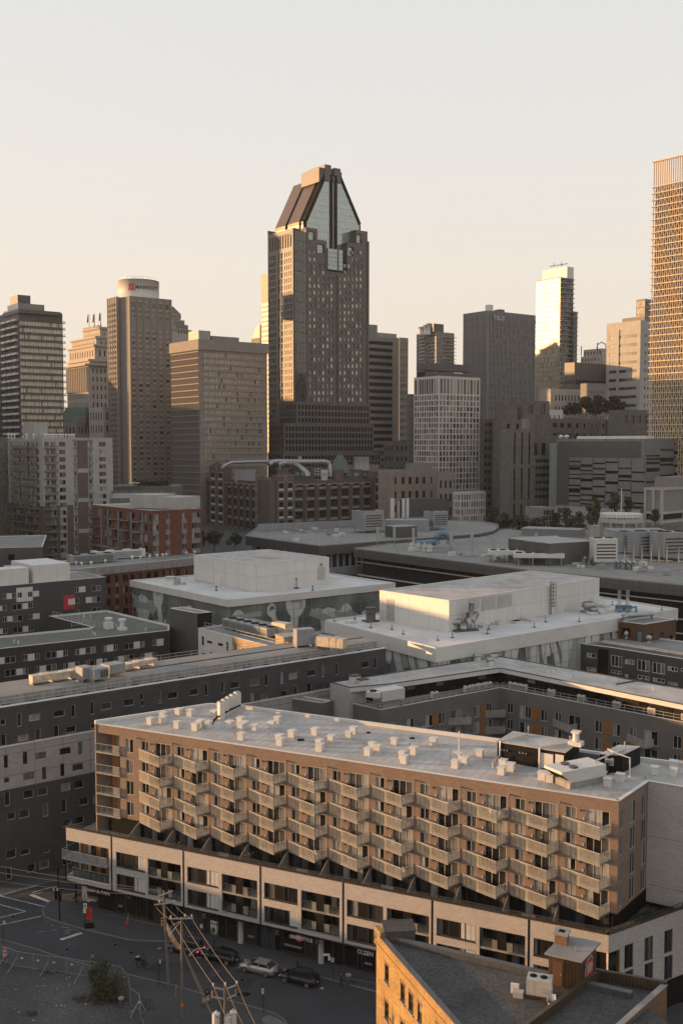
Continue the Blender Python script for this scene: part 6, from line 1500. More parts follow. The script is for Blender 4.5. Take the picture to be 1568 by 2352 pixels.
add(Hw,q4,(312,1142,386,1182),(470,1117,540,1158),(584,1079,610,1165),(704,1063,730,1146),(772,1068,842,1105),(918,1045,987,1086),(1027,1010,1052,1093),(1140,990,1165,1076),(1203,1000,1267,1038),(1338,978,1404,1015),(1441,945,1465,1026),(1547,928,1567,1008),(1240,1095,1270,1160),(1342,1077,1368,1140),(1411,1083,1466,1118),(1143,1132,1200,1166),(994,1155,1052,1188),(920,1148,950,1199),(812,1163,845,1199),(107,1155,137,1199),(238,1135,265,1199))
q8=lambda x,y:(631.6+x/3.0344,1492.8+y/3.0344)
add(Hw,q8,(597,80,652,118),(684,48,706,124),(222,232,250,296),(288,240,342,276),(504,183,532,205),(596,168,622,190))
add(Hw,lambda x,y:(x/3.9014,1952+y/3.9014),(50,5,145,60),(175,0,265,30),(53,155,103,255),(238,130,316,185),(346,100,437,150),(554,60,640,115),(390,0,440,15))
zc=lambda h:h
body(t,[V2(A),V2(B),V2(B)+w.n*-11.0,V2(A)+w.n*-11.0],-1,zt,'brick_dark','roof_white',{},parapet=.0)
bw=MB();
Hs=[h for h in Hw if h[1]-h[0]>.4 and h[3]-h[2]>.4]
for za,zb,mm,nm in ((z1,zt+.4,'brick_dark','charcoal_wall'),(z2,z1,'brick_grey','pale_wall'),(-1,z2,'brick_dark','charcoal_wall')):
 k=MB(); holed(k,w,0,w.len,za,zb,[h for h in Hs if h[2]>=za-.6 and h[3]<=zb+.6],.22,off=.3); k.build(nm,M[mm],t)
k=MB(); k.wbox(w,0,w.len,z1-.12,z1+.12,.3,.42); k.wbox(w,0,w.len,zt+.35,zt+.45,-.3,.36); k.build('metal_ledge',M['metal_trim'],t)
put_windows(t,[(w,*h,-.12,(1,1,.08,'light_frame','glass_dark')) for h in Hs])
k=MB(); k.quad(w.pt(w.len,-1,.3),w.pt(w.len,-1,0),w.pt(w.len,zt+.4,0),w.pt(w.len,zt+.4,.3)); k.build('end_strip',M['brick_dark'],t)
# raised concrete parapet, roof strip, guard rail
zr=zt; k=MB(); k.wbox(w,0,w.len,zr,zr+1.3,-2.6,-2.2); k.build('inner_parapet',M['parapet_conc'],t)
k=MB(); k.wbox(w,0,w.len-.2,zr+1.3-.02,zr+1.32,-10.8,-2.6); k.build('upper_roof',M['roof_grey'],t)
k=MB(); k.wbox(w,w.u(100),w.len,zr+1.30,zr+1.36,-6.6,-6.2); k.build('dark_seam',M['black'],t)
rail_line(t,[w.pt(0,zr+.05,-.9),w.pt(w.len-2,zr+.05,-.9)],1.1,2.6)
rail_line(t,[w.pt(w.u(360),zr+1.3,-10.2),w.pt(w.len-14,zr+1.3,-10.2)],1.0,2.6)
for i in range(24):
 p=w.pt(3+4.0*i,zr+.04,-1.5)
 if p.y>186: break
 k=MB(); k.obox(p,.9,.6,.22,w.ang); k.build('rail_weight',M['black'],t)
# roof plant: foil-clad ducts and grey units
def runbox(name,label,x0,y0,x1,y1,ytop,z,dep,m,cat):
 a=P(x0,y0,z); b=P(x1,y1,z); tt=thing(name,label,cat,a); w_=Wall(a,b); h=D(x0,ytop,a.y).z; k=MB(); n=max(1,int(w_.len/1.3))
 for i in range(n):
  j=R.uniform(-.05,.05); k.wbox(w_,w_.len*i/n,w_.len*(i+1)/n-.02,z+.5,h+j,-dep-j,j)
 k.build('duct_casing',M[m],tt); k=MB()
 for i in range(int(w_.len/3)+1): k.wbox(w_,min(i*3,w_.len-.3),min(i*3,w_.len-.3)+.2,z,z+.5,-dep+.1,-.1)
 k.build('support',M['galv'],tt); return tt,w_,h
zr2=zr+1.32
runbox('foil_duct','long foil-wrapped duct nearest the left edge on the charcoal residence roof',76,1575,188,1559,1553,zr2,1.6,'foil','air duct')
runbox('foil_duct','foil-wrapped duct with hatch right of the grey air handlers on the residence roof',288,1544,362,1528,1527,zr2,1.6,'foil','air duct')
runbox('air_handler','grey air handler with pale hood mark, joined to the left foil duct',190,1569,213,1565,1535,zr2,2,'metal_grey','air handler')
tt,w_,h=runbox('air_handler','large grey air handler with grille in the middle of the residence roof plant',216,1570,250,1563,1539,zr2,2.6,'metal_grey','air handler')
k=MB(); k.wbox(w_,w_.len*.45,w_.len*.98,zr2+.7,h-.3,.05,.12); k.build('grille',M['metal_dark'],tt)
runbox('air_handler','long grey two-door air handler behind the grilled one on the residence roof',252,1556,288,1549,1529,zr2,2.4,'metal_grey','air handler')
# courtyard wing: white wall then sunlit tan wall, grey shaft
t=thing('courtyard_wing','white and tan courtyard wing with slot windows and roof chillers behind the long residence','residence building',(-20,200,0))
A2=P(455,1446,25); B2=P(650,1496,25); w2=Wall(A2,B2); Hq=[]
for r_ in ((567,728,584,798),(607,758,643,787),(686,775,723,806),(748,770,764,840),(570,850,606,880),(628,843,645,890),(686,858,705,885),(807,782,826,858),(870,815,908,852),(998,828,1020,842)):
 a=q4(r_[0],r_[1]); b=q4(r_[2],r_[3]); Hq.append(w2.rect(a[0],a[1],b[0],b[1]))
body(t,[V2(A2),V2(B2),V2(B2)+w2.n*-14,V2(A2)+w2.n*-14],0,25,'panel_white','roof_grey',{0:Hq},parapet=.3,depth=.2)
put_windows(t,wins(w2,Hq,.15,(1,1,.08,'dark_frame','glass_dark')))
us=w2.u(531); k=MB(); holed(k,w2,us,w2.len,10,25.3,Hq,0,off=.08); k.build('tan_cladding',M['panel_tan'],t)
rail_line(t,[w2.pt(.5,25.3,-1.2),w2.pt(w2.len,25.3,-1.2)],1.1,1.8)
k=MB(); k.wbox(w2,0,w2.len+2,25,25.9,-13,-12); k.build('rear_parapet',M['parapet_conc'],t)
for i in range(6):
 p=w2.pt(3.5+2.6*i,25,-6); ac_unit('chiller','chiller '+('first','second','third','fourth','fifth','sixth')[i]+' from the left in the double-fan row on the courtyard wing roof',p,2.3,3.6,1.6,w2.ang,'row of double-fan chillers on the courtyard wing',cat='chiller',m='metal_grey',legs=.5)
tt,w_,h=rb('tan_screen_box','sunlit tan metal box at the right end of the courtyard wing roof','plant box',652,1492,689,1488,1465,25,3.5,'panel_tan')
runbox('foil_duct','gold-lit foil duct crossing the right end of the residence roof',725,1490,787,1497,1462,zr2,1.6,'foil','air duct')
runbox('air_handler','grey air handler left of the gold-lit foil duct on the residence roof',682,1489,722,1486,1447,zr2,2.2,'metal_grey','air handler')
runbox('air_duct','pale boxy duct behind the grey air handler, courtyard wing roof',623,1463,655,1468,1429,25,2,'foil','air duct')
t=thing('stair_tower','plain grey stair tower standing left of the white courtyard wing','tower block',(-30,215,0))
a,b,c=P(389,1398,28),P(453.5,1410,28),P(486,1407,28); body(t,[V2(a),V2(b),V2(c),V2(c)+(V2(a)-V2(b))],0,28,'metal_dark','roof_grey',{},parapet=.1)
k=MB(); w_=Wall(b,c); k.wbox(w_,0,w_.len,0,28,0,.1); k.build('black_side',M['metal_black'],t)
# ---- brown courtyard apartments
t=thing('courtyard_apartments','brown brick courtyard apartment building with black penthouse storey under a pale roof','apartment building',(20,180,0))
zp=22.0; zt=19.0
r_out=[P(759,1568,zp),P(803,1580,zp),P(893,1572,zp),P(1148,1535,zp),P(1640,1634,zp),P(1640,1596,zp),P(1148,1508,zp)]
pts=[V2(p) for p in r_out]
k=MB(); k.prism(pts,zp-.75,zp,0,1,True); k.build('roof_edge',[M['metal_trim'],M['metal_trim']],t)
c=sum(pts,Vector((0,0)))/len(pts);
def inset(pts,d):
 n=len(pts); out=[]
 for i in range(n):
  a,b,c_=pts[i-1],pts[i],pts[(i+1)%n]; n1=Wall(a,b).n; n2=Wall(b,c_).n; m_=(n1+n2); m_=m_/max(m_.dot(n1),.35) if m_.length>.01 else n1; out.append(b-m_*d)
 return out
k=MB(); k.poly([(p.x,p.y,zp+.012) for p in inset(pts,.35)]); k.build('roof',M['roof_white'],t)
k=MB()
for i in range(len(pts)): w_=Wall(pts[i],pts[(i+1)%len(pts)]); k.wbox(w_,0,w_.len,zp+.0,zp+.12,-.25,.03)
k.build('roof_flashing',M['dark_frame'],t)
pin=inset(pts,1.2); k=MB(); k.prism(pin,zt,zp-.75); k.build('penthouse_wall',M['metal_black'],t)
for i in (2,3):
 w_=Wall(pin[i],pin[i+1]); n_=8 if i==2 else 9
 for j in range(n_):
  k=MB(); u=w_.len*(j+.4)/n_; k.wbox(w_,u,u+1.6,zt+1.2,zt+1.8,0,.05); k.build('strip_window',M['glass_dark'],t)
# terrace storey and lower walls
e1=V2(P(803,1618,zt)); e2=V2(P(873.8,1634.5,zt)); e3=V2(P(1148,1583,zt)); e4=V2(P(1640,1676,zt));
wa,wb,wc_=Wall(e1,e2),Wall(e2,e3),Wall(e3,e4)
HB=[];HC=[];WB=[]
def q9(x,y): return 631.6+x/3.0344,1492.8+y/3.0344
ptsT=[e1,e2,e3,e4,e4+Vector((8,14)),e3+Vector((0,16)),e1+Vector((3,8))]
fl_=[18.6-.9-2.9*k for k in range(6)]
oranges=[]
def bayrow(w_,u0,k,kind):
 z=16.1-2.9*k
 if kind==0: return [(u0,u0+1.5,z-1.0,z+1.0)],[(u0+1.55,u0+3.2,z-1.05,z+1.05)],[(u0+3.25,u0+4.6,z-1.0,z+1.0)]
for k in range(6):
 z=15.9-2.9*k
 for u in (1.5,9.5,12.3,20.2): HB.append((u,u+1.5,z-1.0,z+1.0))
 HB.append((5.5,7.0,z-.8,z+1.0)); HB.append((15.0,17.5,z-1.3,z+1.0)); HB.append((23.3,24.6,z-.8,z+1.0))
 for u in (5.0,8.2,18.5,21.7,32.0,35.2): HC.append((u,u+1.4,z-1.0,z+1.0))
 for u in (1.4,11.0,24.6): HC.append((u,u+1.3,z-.8,z+1.0)); HC.append((u+2.6,u+4.9,z-1.3,z+1.0))
 for u in (10.7+.35,):
  oranges.append((wb,10.95,12.25,z-1.05,z+1.05));
 oranges.append((wb,21.75,23.0,z-1.05,z+1.05))
 for u in (6.45,19.95,33.45): oranges.append((wc_,u,u+1.7,z-1.05,z+1.05))
body(t,ptsT,-1,zt,'concrete_brown','roof_grey',{1:[h for h in HB if h[1]<wb.len],2:[h for h in HC if h[1]<wc_.len]},parapet=.25,depth=.2,pw=.25)
put_windows(t,wins(wb,[h for h in HB if h[1]<wb.len],.12,(2,1,.09,'light_frame','glass_curtains'))+wins(wc_,[h for h in HC if h[1]<wc_.len],.12,(2,1,.09,'light_frame','glass_curtains')))
for w_,a,b,c_,d in oranges:
 if b<w_.len: k=MB(); k.wbox(w_,a,b,c_,d,0,.05); k.build('orange_panel',M['panel_orange'],t)
rail_line(t,[wa.pt(.2,zt+.25,-.3),wa.pt(wa.len-.2,zt+.25,-.3)],.95,1.0); rail_line(t,[wb.pt(.2,zt+.25,-.3),wb.pt(wb.len-.2,zt+.25,-.3)],.95,1.6); rail_line(t,[wc_.pt(.2,zt+.25,-.3),wc_.pt(wc_.len,zt+.25,-.3)],.95,1.6)
k=MB(); k.wbox(wb,0,wb.len,zt+.01,zt+.04,-3,-.3); k.wbox(wc_,0,wc_.len,zt+.01,zt+.04,-3,-.3); k.build('terrace_deck',M['concrete_walk'],t)
e0=V2(r_out[0]); w0=Wall(V2(P(759,1568,zp)),V2(P(803,1580,zp))); k=MB(); k.wbox(w0,0,w0.len,-1,zp-.05,-6,.1); k.build('white_end_wall',M['brick_white'],t)
def balc(w_,u,z,L_,p,parent,left=True):
 b0,b1=(w_.pt(u,z,.02),w_.pt(u+L_,z,p)); b2_=w_.pt(u+L_+.5,z,.02)
 k=MB(); k.poly([b0,b1,b2_][::1]);
 lo=[v-Vector((0,0,.22)) for v in (b0,b1,b2_)]; k.poly(lo[::-1]);
 for i in range(3): k.quad(lo[i],lo[(i+1)%3],(b0,b1,b2_)[(i+1)%3],(b0,b1,b2_)[i])
 k.build('balcony_slab',M['concrete'],parent)
 g=MB(); g.quad(b0+Vector((0,0,.05)),b1+Vector((0,0,.05)),b1+Vector((0,0,1.05)),b0+Vector((0,0,1.05))); g.quad(b1+Vector((0,0,.05)),b2_+Vector((0,0,.05)),b2_+Vector((0,0,1.05)),b1+Vector((0,0,1.05))); g.build('balcony_glass',M['balcony_glass'],parent)
 r=MB()
 for a_,c_ in ((b0,b1),(b1,b2_)): r.bar(a_+Vector((0,0,1.08)),c_+Vector((0,0,1.08)),.07)
 r.bar(b1,b1+Vector((0,0,1.08)),.08); r.build('balcony_rail',M['rail'],parent)
for k in range(4):
 z=14.6-2.9*k
 for u in (4.6,14.4): balc(wb,u,z,3.6,1.8,t)
 balc(wb,23.0,z,3.2,1.6,t)
 for u in (10.6,24.2): balc(wc_,u,z,4.2,2.0,t)
for i,(x,lab) in enumerate(((927,0),(1083,1),(1100,2),(1115,3),(1131,4),(1008,5))):
 p=wb.pt(wb.u(x,1595),zt,-1.2); ac_unit('condenser_unit',('leftmost','second','third','fourth','last before the corner','lone')[i]+' white condenser on the courtyard terrace'+(', left of the group' if i==5 else ', left leg'),p,1.3,.6,1.0,wb.ang,'white condensers on the courtyard terrace',m='panel_white',cat='air conditioner',legs=.3)
for i,x in enumerate((1167,1180,1193,1257,1326,1408,1489,1567)):
 p=wc_.pt(wc_.u(x,1600),zt,-1.2); ac_unit('condenser_unit','condenser '+('first','second','third','fourth','fifth','sixth','seventh','eighth')[i]+' from the corner on the right leg of the courtyard terrace',p,1.3,.6,1.0,wc_.ang,'white condensers on the courtyard terrace',m='panel_white',cat='air conditioner',legs=.3)
p=wa.pt(wa.len*.78,zt,-2.2);
tt=thing('rooftop_unit','large white rooftop unit with sloped hood at the courtyard terrace corner','air handler',V2(p)); k=MB(); k.obox((p.x+.6,p.y,zt),3.4,2.6,1.5,.6); k.build('plinth',M['concrete'],tt); k=MB(); k.obox((p.x+1.0,p.y,zt+1.5),4.6,2.6,1.7,.6); k.build('casing',M['panel_white'],tt)
k=MB(); cc=(p.x-1.6,p.y-1.6); k.prism([(cc[0]-1.2,cc[1]-.4),(cc[0]+.9,cc[1]-1.3),(cc[0]+1.9,cc[1]+.6),(cc[0]-.4,cc[1]+1.6)],zt+2.2,zt+3.1,0,0,True); k.build('hood',M['panel_white'],tt); k=MB(); k.cyl(cc,.6,zt+3.1,zt+3.25,12); k.build('fan',M['black'],tt)
for i,(x,y) in enumerate((q9(556,225),q9(607,230))):
 p=P(x,y,zp); tt=thing('roof_vent',('left','right')[i]+' square capped vent at the left tip of the pale courtyard roof','roof vent',p); k=MB(); k.obox(p,1.5,1.3,1.1-.5*i,.6); k.build('curb',M['metal_white'],tt); k=MB(); k.obox(p+Vector((0,0,1.1-.5*i)),1.8,1.6,.15,.6); k.build('cap',M['dark_frame'],tt)
for i,(x,y) in enumerate((q5(1215,915),q5(1308,945),q5(1335,920))):
 p=P(x,y,zp); tt=thing('roof_vent','shiny galvanised vent hood, '+('left one','front one','rear one')[i]+' near the apex of the pale courtyard roof','roof vent',p); k=MB(); k.obox(p,.9,.9,.8,.6); k.build('curb',M['metal_white'],tt); k=MB(); k.tube([p+Vector((-.7,0,1.0)),p+Vector((.7,.3,1.0))],.45,12); k.build('hood',M['galv'],tt,True)
for x,y in ((q6(435,950)),(q6(474,945)),(q6(626,1002)),(q6(1009,1045)),(q6(1311,1103)),(q6(205,903)),q8(1125,170),q8(1325,135),q8(1434,120),q8(920,195)): vent_pipe(t,P(x,y,zp),.7,.09,'sun_conc')
k=MB(); w_=Wall(P(1415,1573,zp),P(1480,1562,zp)); k.wbox(w_,0,w_.len,zp+.02,zp+.2,-.2,0); k.build('roof_divider',M['dark_frame'],t)
# brown link blocks left of it
a,b,c=P(653,1605,19),P(739,1618,19),P(764,1612,19); t=thing('brick_annex','brown brick annex with one window left of the white end wall','apartment building',V2(a)); w_=Wall(a,b)
h=[w_.rect(*q8(107,400),*q8(160,462))]; body(t,[V2(a),V2(b),V2(c),V2(c)+(V2(a)-V2(b))],-1,19,'concrete_brown','roof_grey',{0:h},parapet=.2); put_windows(t,wins(w_,h,.12,(2,1,.1,'light_frame','glass_curtains')))
# ---- charcoal ribbed building at right with brown penthouse
t=thing('apartment_building','charcoal ribbed-metal apartment building with pale window frames at the right','apartment building',(55,205,0)); zt=21.0
a,b,c,d=P(1303,1476.5,zt),P(1372.6,1486.6,zt),P(1396,1489,zt),P(1640,1528,zt)
pts=[V2(a),V2(b),V2(c),V2(d),V2(d)+Vector((11,13)),V2(a)+Vector((11,13))]
wa_,wb_=Wall(pts[0],pts[1]),Wall(pts[2],pts[3]); HA=[wa_.rect(*q6(608,750),*q6(686,803)),wa_.rect(*q6(740,772),*q6(818,825)),wa_.rect(*q6(610,875),*q6(686,925)),wa_.rect(*q6(742,895),*q6(820,940))]
HB=[]
for r_ in ((948,792,1042,905),(1068,828,1096,875),(1100,830,1148,880),(1173,830,1278,942),(1303,853,1410,965),(1434,887,1519,942),(1547,905,1640,950),(948,920,1042,965),(1068,955,1096,990),(1176,962,1278,1015),(1306,985,1410,1040),(1436,1020,1520,1060)): HB.append(wb_.rect(*q6(r_[0],r_[1]),*q6(r_[2],r_[3])))
body(t,pts,0,zt,'siding_char','roof_grey',{0:HA,2:HB},parapet=.2,depth=.2)
put_windows(t,wins(wa_,HA,.12,(2,1,.12,'metal_trim','glass_curtains'))+wins(wb_,HB,.12,(3,1,.12,'metal_trim','glass_curtains')))
k=MB(); w_=Wall(pts[1],pts[2]); k.wbox(w_,0,w_.len,0,zt-.3,0,.04); k.build('black_recess',M['metal_black'],t)
for j,off in enumerate((2.0,3.2)):
 a_=wb_.pt(-3.5,zt,-off); b_=wb_.pt(wb_.len,zt,-off); runbox('foil_duct',('nearer','farther')[j]+' of two parallel foil-wrapped ducts along the charcoal ribbed roof',PX(a_)[0],PX(a_)[1],PX(b_)[0],PX(b_)[1],PX(a_)[1]-7,zt,.7,'foil','air duct')
t=thing('brown_penthouse','brown clad penthouse with blue door and curved pale duct on the charcoal ribbed roof','penthouse',P(1477,1475,zt)); a,b,c=P(1420,1467,zt),P(1477,1475,zt),P(1551,1462,zt)
body(t,[V2(a),V2(b),V2(c),V2(c)+(V2(a)-V2(b))],zt-.1,24.6,'siding_brown','roof_grey',{},parapet=.1); w_=Wall(a,b); w2_=Wall(b,c)
for ww,r_,m in ((w_,(1045,558,1112,632),'black'),(w_,(1178,595,1212,682),'blue_metal'),(w2_,(1275,615,1303,657),'glass_dark'),(w2_,(1368,600,1396,642),'glass_dark'),(w2_,(1450,625,1476,662),'glass_dark')):
 r0=ww.rect(*q6(r_[0],r_[1]),*q6(r_[2],r_[3])); k=MB(); k.wbox(ww,*r0,0,.06); k.build('door' if m=='blue_metal' else ('louvre' if m=='black' else 'window'),M[m],t)
tt=thing('air_duct','curved shiny duct lying along the brown penthouse roof','air duct',P(*q6(1040,505),24.7)); p=P(*q6(1040,505),24.7); q_=P(*q6(1300,480),24.7); k=MB(); k.tube([p+Vector((0,0,.2)),p+Vector((.3,0,1.1)),p+Vector((1.2,.3,1.2)),q_+Vector((0,0,1.0)),q_+Vector((0,0,.1))],.55,10); k.build('pipe',M['galv'],tt,True)
for i,(x,y) in enumerate((q6(937,618),q6(978,640),q6(1080,655),q6(1272,692))):
 p=P(x,y,zt+.2); tt=thing('turbine_vent','shiny turbine vent, '+('leftmost','second','third','rightmost')[i]+' on the charcoal ribbed roof','roof vent',p); k=MB(); k.tube([p,p+Vector((0,0,.6)),p+Vector((0,0,.9)),p+Vector((0,0,1.4)),p+Vector((0,0,1.7))],[.35,.35,.65,.6,.15],12); k.build('turbine',M['galv'],tt,True)
# ================================================================== the long balcony building in front
ZR=24.3
T=thing('balcony_building','long tan brick apartment building with rows of frosted wedge balconies over a white brick podium','apartment building',(0,125,0))
A=V2(P(218,1662,ZR)); B=V2(P(1420,1840,ZR)); C=V2(P(1487.6,1794.4,ZR)); E0=V2(P(545,1625,ZR)); TW=Wall(A,B); RW=Wall(B,C)
back=Wall(V2(P(1469,1747,ZR)),E0)
SL=[20.7,17.85,15.0,12.15]; FH=2.85
xs=[322,402,487,574,665,762,858,962,1067,1176,1294]; US=[TW.u(x,1750) for x in xs]
# even out the pitch
u0_,u1_=US[0],US[-1]; US=[u0_+(u1_-u0_)*i/10 for i in range(11)]; PT=(u1_-u0_)/10
uL=TW.u(276,1750); HT=[];HW=[]
for k,z in enumerate(SL):
 HT.append((TW.u(289.5,1740),TW.u(307,1740),z+.35,z+2.25))
 for u in US:
  HT.append((u+PT*.05,u+PT*.255,z+.95,z+2.25)); HT.append((u+PT*.44,u+PT*.885,z+.06,z+2.28))
mb=MB(); holed(mb,TW,uL,TW.len,12.0,ZR-1.15,HT,.16)
mb.wbox(TW,0,TW.len,ZR-1.15,ZR,-.35,0.02);
mb.build('front_wall',M['brick_tan'],T)
k=MB()
for i in range(1,11): u=US[i]-PT*.07; k.wbox(TW,u-.012,u+.012,12.1,ZR-.2,0,.012)
k.build('movement_joint',M['brick_brown'],T)
HR=[]
def q11(x,y): return 1205.7+x/4.328,1607.7+y/4.328
for i,(x0,y0,x1,y1) in enumerate(((947,1090,972,1275),(1047,1015,1095,1200),(1160,945,1200,1130))):
 a,b,c,d=RW.rect(*q11(x0,y0),*q11(x1,y1))
 for k_ in range(4): HR.append((a,b,c-FH*k_,d-FH*k_))
mb=MB(); holed(mb,RW,0,RW.len,12.0,ZR,HR,.14); mb.build('end_wall',M['brick_tan'],T)
WX=Wall(C,V2(P(1563,1807,ZR))); WX=Wall(WX.p,WX.p+WX.d*14); mb=MB(); mb.wbox(WX,0,WX.len,10.5,ZR-.02,-10,0); mb.build('white_wing',M['brick_white'],T)
for dz in (6.2,11.8): k=MB(); k.wbox(WX,0,WX.len,ZR-dz-.02,ZR-dz+.02,0,.01); k.build('joint',M['dark_frame'],T)
put_windows(T,wins(RW,HR,.1,(2,1,.07,'light_frame','glass_dark')),limit=40)
sm=[h for h in HT if h[1]-h[0]<1.6]; bg_=[h for h in HT if h[1]-h[0]>=1.6]
put_windows(T,wins(TW,sm,.1,(2,1,.07,'light_frame','glass_curtains')),limit=100)
put_windows(T,wins(TW,bg_,.1,(3,1,.08,'light_frame','glass_curtains')),limit=100,name='sliding_door')
k=MB(); k.wbox(TW,uL,TW.len-.3,12,ZR-1.2,-.6,-.3); k.wbox(RW,.3,RW.len,12,ZR-.4,-.6,-.3); k.build('interior',M['black'],T)
# left corner: stacked corner loggias under the roof overhang
uq=TW.u(243,1740); cw2=TW.shift(-1.3); k=MB(); k.wbox(cw2,uq,uL,9.5,ZR-1.1,-.3,0); k.wbox(TW,uL-.02,uL+.25,12,ZR-1.15,-1.5,-.01); k.wbox(cw2,uq,uq+.25,9.5,ZR-1.1,-7,0); k.build('recess_wall',M['brick_tan'],T)
for z in SL:
 k=MB(); k.wbox(cw2,uq+.1,uq+1.0,z+.05,z+2.4,0,.05); k.build('orange_panel',M['panel_orange'],T)
 put_windows(T,[(cw2,uq+1.1,uL-.1,z+.05,z+2.35,-.06,(2,1,.08,'light_frame','glass_curtains'))],name='sliding_door')
 ub=TW.u(222.5,1740); k=MB(); k.wbox(TW,ub,uL+.2,z-.22,z,-1.6,.35); k.build('balcony_slab',M['parapet_conc'],T)
 g=MB(); g.wquad(TW,ub+.03,uL+.15,z+.05,z+1.05,.33); g.quad(TW.pt(ub+.03,z+.05,-1.6),TW.pt(ub+.03,z+.05,.33),TW.pt(ub+.03,z+1.05,.33),TW.pt(ub+.03,z+1.05,-1.6)); g.build('balcony_glass',M['clear_glass'],T)
 g=MB(); g.wquad(TW,uL-1.0,uL+.15,z+.05,z+1.05,.34); g.build('frosted_screen',M['balcony_glass'],T)
 r=MB(); r.wbox(TW,ub,uL+.2,z+1.05,z+1.10,.30,.36)
 r.bar(TW.pt(ub,z+1.08,-1.6),TW.pt(ub,z+1.08,.33),.05)
 for i in range(5): u=ub+(uL-ub)*i/4; r.bar(TW.pt(u,z-.1,.33),TW.pt(u,z+1.08,.33),.05)
 r.build('balcony_rail',M['rail'],T)
# wedge balconies: slab, frosted front, clear return, rail
SLOT=[]
PR_=1.75
def wedge(u,z,seed):
 b0=TW.pt(u,z,.02); b1=TW.pt(u+PT*.80,z,PR_); b2=TW.pt(u+PT*.93,z,.02); q=[b0,b1,b2]
 k=MB(); k.poly(q); lo=[v-Vector((0,0,.18)) for v in q]; k.poly(lo[::-1])
 for i in range(3): k.quad(lo[i],lo[(i+1)%3],q[(i+1)%3],q[i])
 s=k.build('balcony_slab',M['parapet_conc'],T)
 e=Vector((0,0,1)); n=8; g=MB(); out=(b1-b0).normalized().cross(e)*.05
 for i in range(n):
  p,r=b0.lerp(b1,i/n),b0.lerp(b1,(i+1)/n-.008); g.quad(p+out-e*.25,r+out-e*.25,r+out+e*1.06,p+out+e*1.06,0 if i<n*.5 else 1)
 g.build('balcony_glass',[M['balcony_glass'],M['balcony_glass2']],T)
 g=MB()
 for i in range(3): p,r=b1.lerp(b2,i/3),b1.lerp(b2,(i+1)/3-.02); g.quad(p-e*.25,r-e*.25,r+e*1.06,p+e*1.06)
 g.build('return_glass',M['balcony_glass2'],T)
 r=MB(); r.bar(b0+e*1.08+out,b1+e*1.08+out,.07); r.bar(b1+e*1.08+out,b2+e*1.08,.06); r.bar(b0-e*.27+out,b1-e*.27+out,.05)
 for i in range(n//2,n+1): p=b0.lerp(b1,i/n)-out*.6; r.bar(p,p+e*1.06,.045)
 for i in range(1,4): p=b1.lerp(b2,i/3.0); r.bar(p,p+e*1.06,.045)
 r.build('balcony_rail',M['rail'],T)
frosted('balcony_glass2',(.45,.44,.40),.50)
for ci,u in enumerate(US):
 for z in SL: wedge(u-.1,z,0)
# small fittings: long-shadowed brackets under the roof, round vents, meter boxes
for i,u in enumerate(US):
 k=MB(); p=TW.pt(u-PT*.07,ZR-1.05,0); k.bar(p,TW.pt(u-PT*.07,ZR-1.05,.42),.16); k.build('wall_bracket',M['metal_grey'],T)
 for z in SL:
  k=MB(); k.wbox(TW,u+PT*.33,u+PT*.36,z+1.95,z+2.1,0,.25); k.build('wall_vent',M['dark_frame'],T)
  k=MB(); k.wbox(TW,u+PT*.38,u+PT*.41,z+1.0,z+1.3,0,.1); k.build('meter_box',M['stone_pale'],T)
# roof
pts=[A,B,C,V2(WX.pt(WX.len,ZR)),V2(P(1640,1768,ZR)),V2(P(1469,1747,ZR)),E0,V2(P(480,1622,ZR))]
k=MB(); k.poly([(p.x,p.y,ZR) for p in pts]); k.build('roof',M['roof_white'],T)
k=MB()
for i in (0,1,2,4,5,6,7):
 w_=Wall(pts[i],pts[(i+1)%8]); h=.06 if i in (0,1,2) else .45; k.wbox(w_,0,w_.len,ZR+.002,ZR+h,-.32,.10)
k.build('parapet_cap',M['metal_trim'],T)
k=MB()
for i in range(4,8): w_=Wall(pts[i],pts[(i+1)%8]); k.wbox(w_,0,w_.len,9,ZR,-.3,0)
k.build('rear_wall',M['brick_tan'],T)
k=MB(); bw=Wall(back.q,back.p); n_=62
for i in range(1,n_):
 a=TW.pt(TW.len*i/n_,ZR+.004,-.35); b=a-Vector((TW.n.x,TW.n.y,0))*(14.2 if i>n_*.28 else 14.2*i/(n_*.28)*.95); d=Vector((TW.d.x,TW.d.y,0))*.035; k.quad(a-d,a+d,b+d,b-d)
k.build('roof_seam',M['roof_seam'],T)['kind']='stuff'
# vents on the roof
qa=lambda x,y:(201+x/3.9014,1579+y/3.9014); qb=lambda x,y:(574.2+x/3.9014,1636.4+y/3.9014); qc=lambda x,y:(947.4+x/3.9014,1636.4+y/3.9014)
VP=[qa(*v) for v in ((566,330),(680,280),(677,318),(818,247),(806,363),(922,255),(972,382),(1013,350),(1083,360),(1137,262),(1275,360),(1372,325),(1407,365),(1377,385),(1380,467),(1497,393))]+\
 [qb(*v) for v in ((200,138),(247,95),(266,260),(270,293),(378,220),(582,200),(622,305),(624,345),(727,268),(885,235),(927,190),(1093,330),(1142,355),(1057,383),(1292,293),(1362,415),(1380,453),(1463,373))]+\
 [qc(*v) for v in ((188,290),(403,430),(463,465),(382,495),(600,400),(808,490),(876,523),(795,555),(1157,600),(1228,620))]+[q11(*v) for v in ((1285,738),(1467,680),(1472,755),(760,795),(815,858),(940,812))]
for x,y in VP:
 p=P(x,y,ZR); a=TW.ang+R.uniform(-.05,.05); s=R.uniform(.72,.86); k=MB(); k.obox(p,s,s,.85,a); k.build('roof_vent',M['metal_trim'],T); k=MB(); k.obox(p+Vector((0,0,.85)),s+.16,s+.16,.1,a); k.build('vent_cap',M['metal_trim'],T)
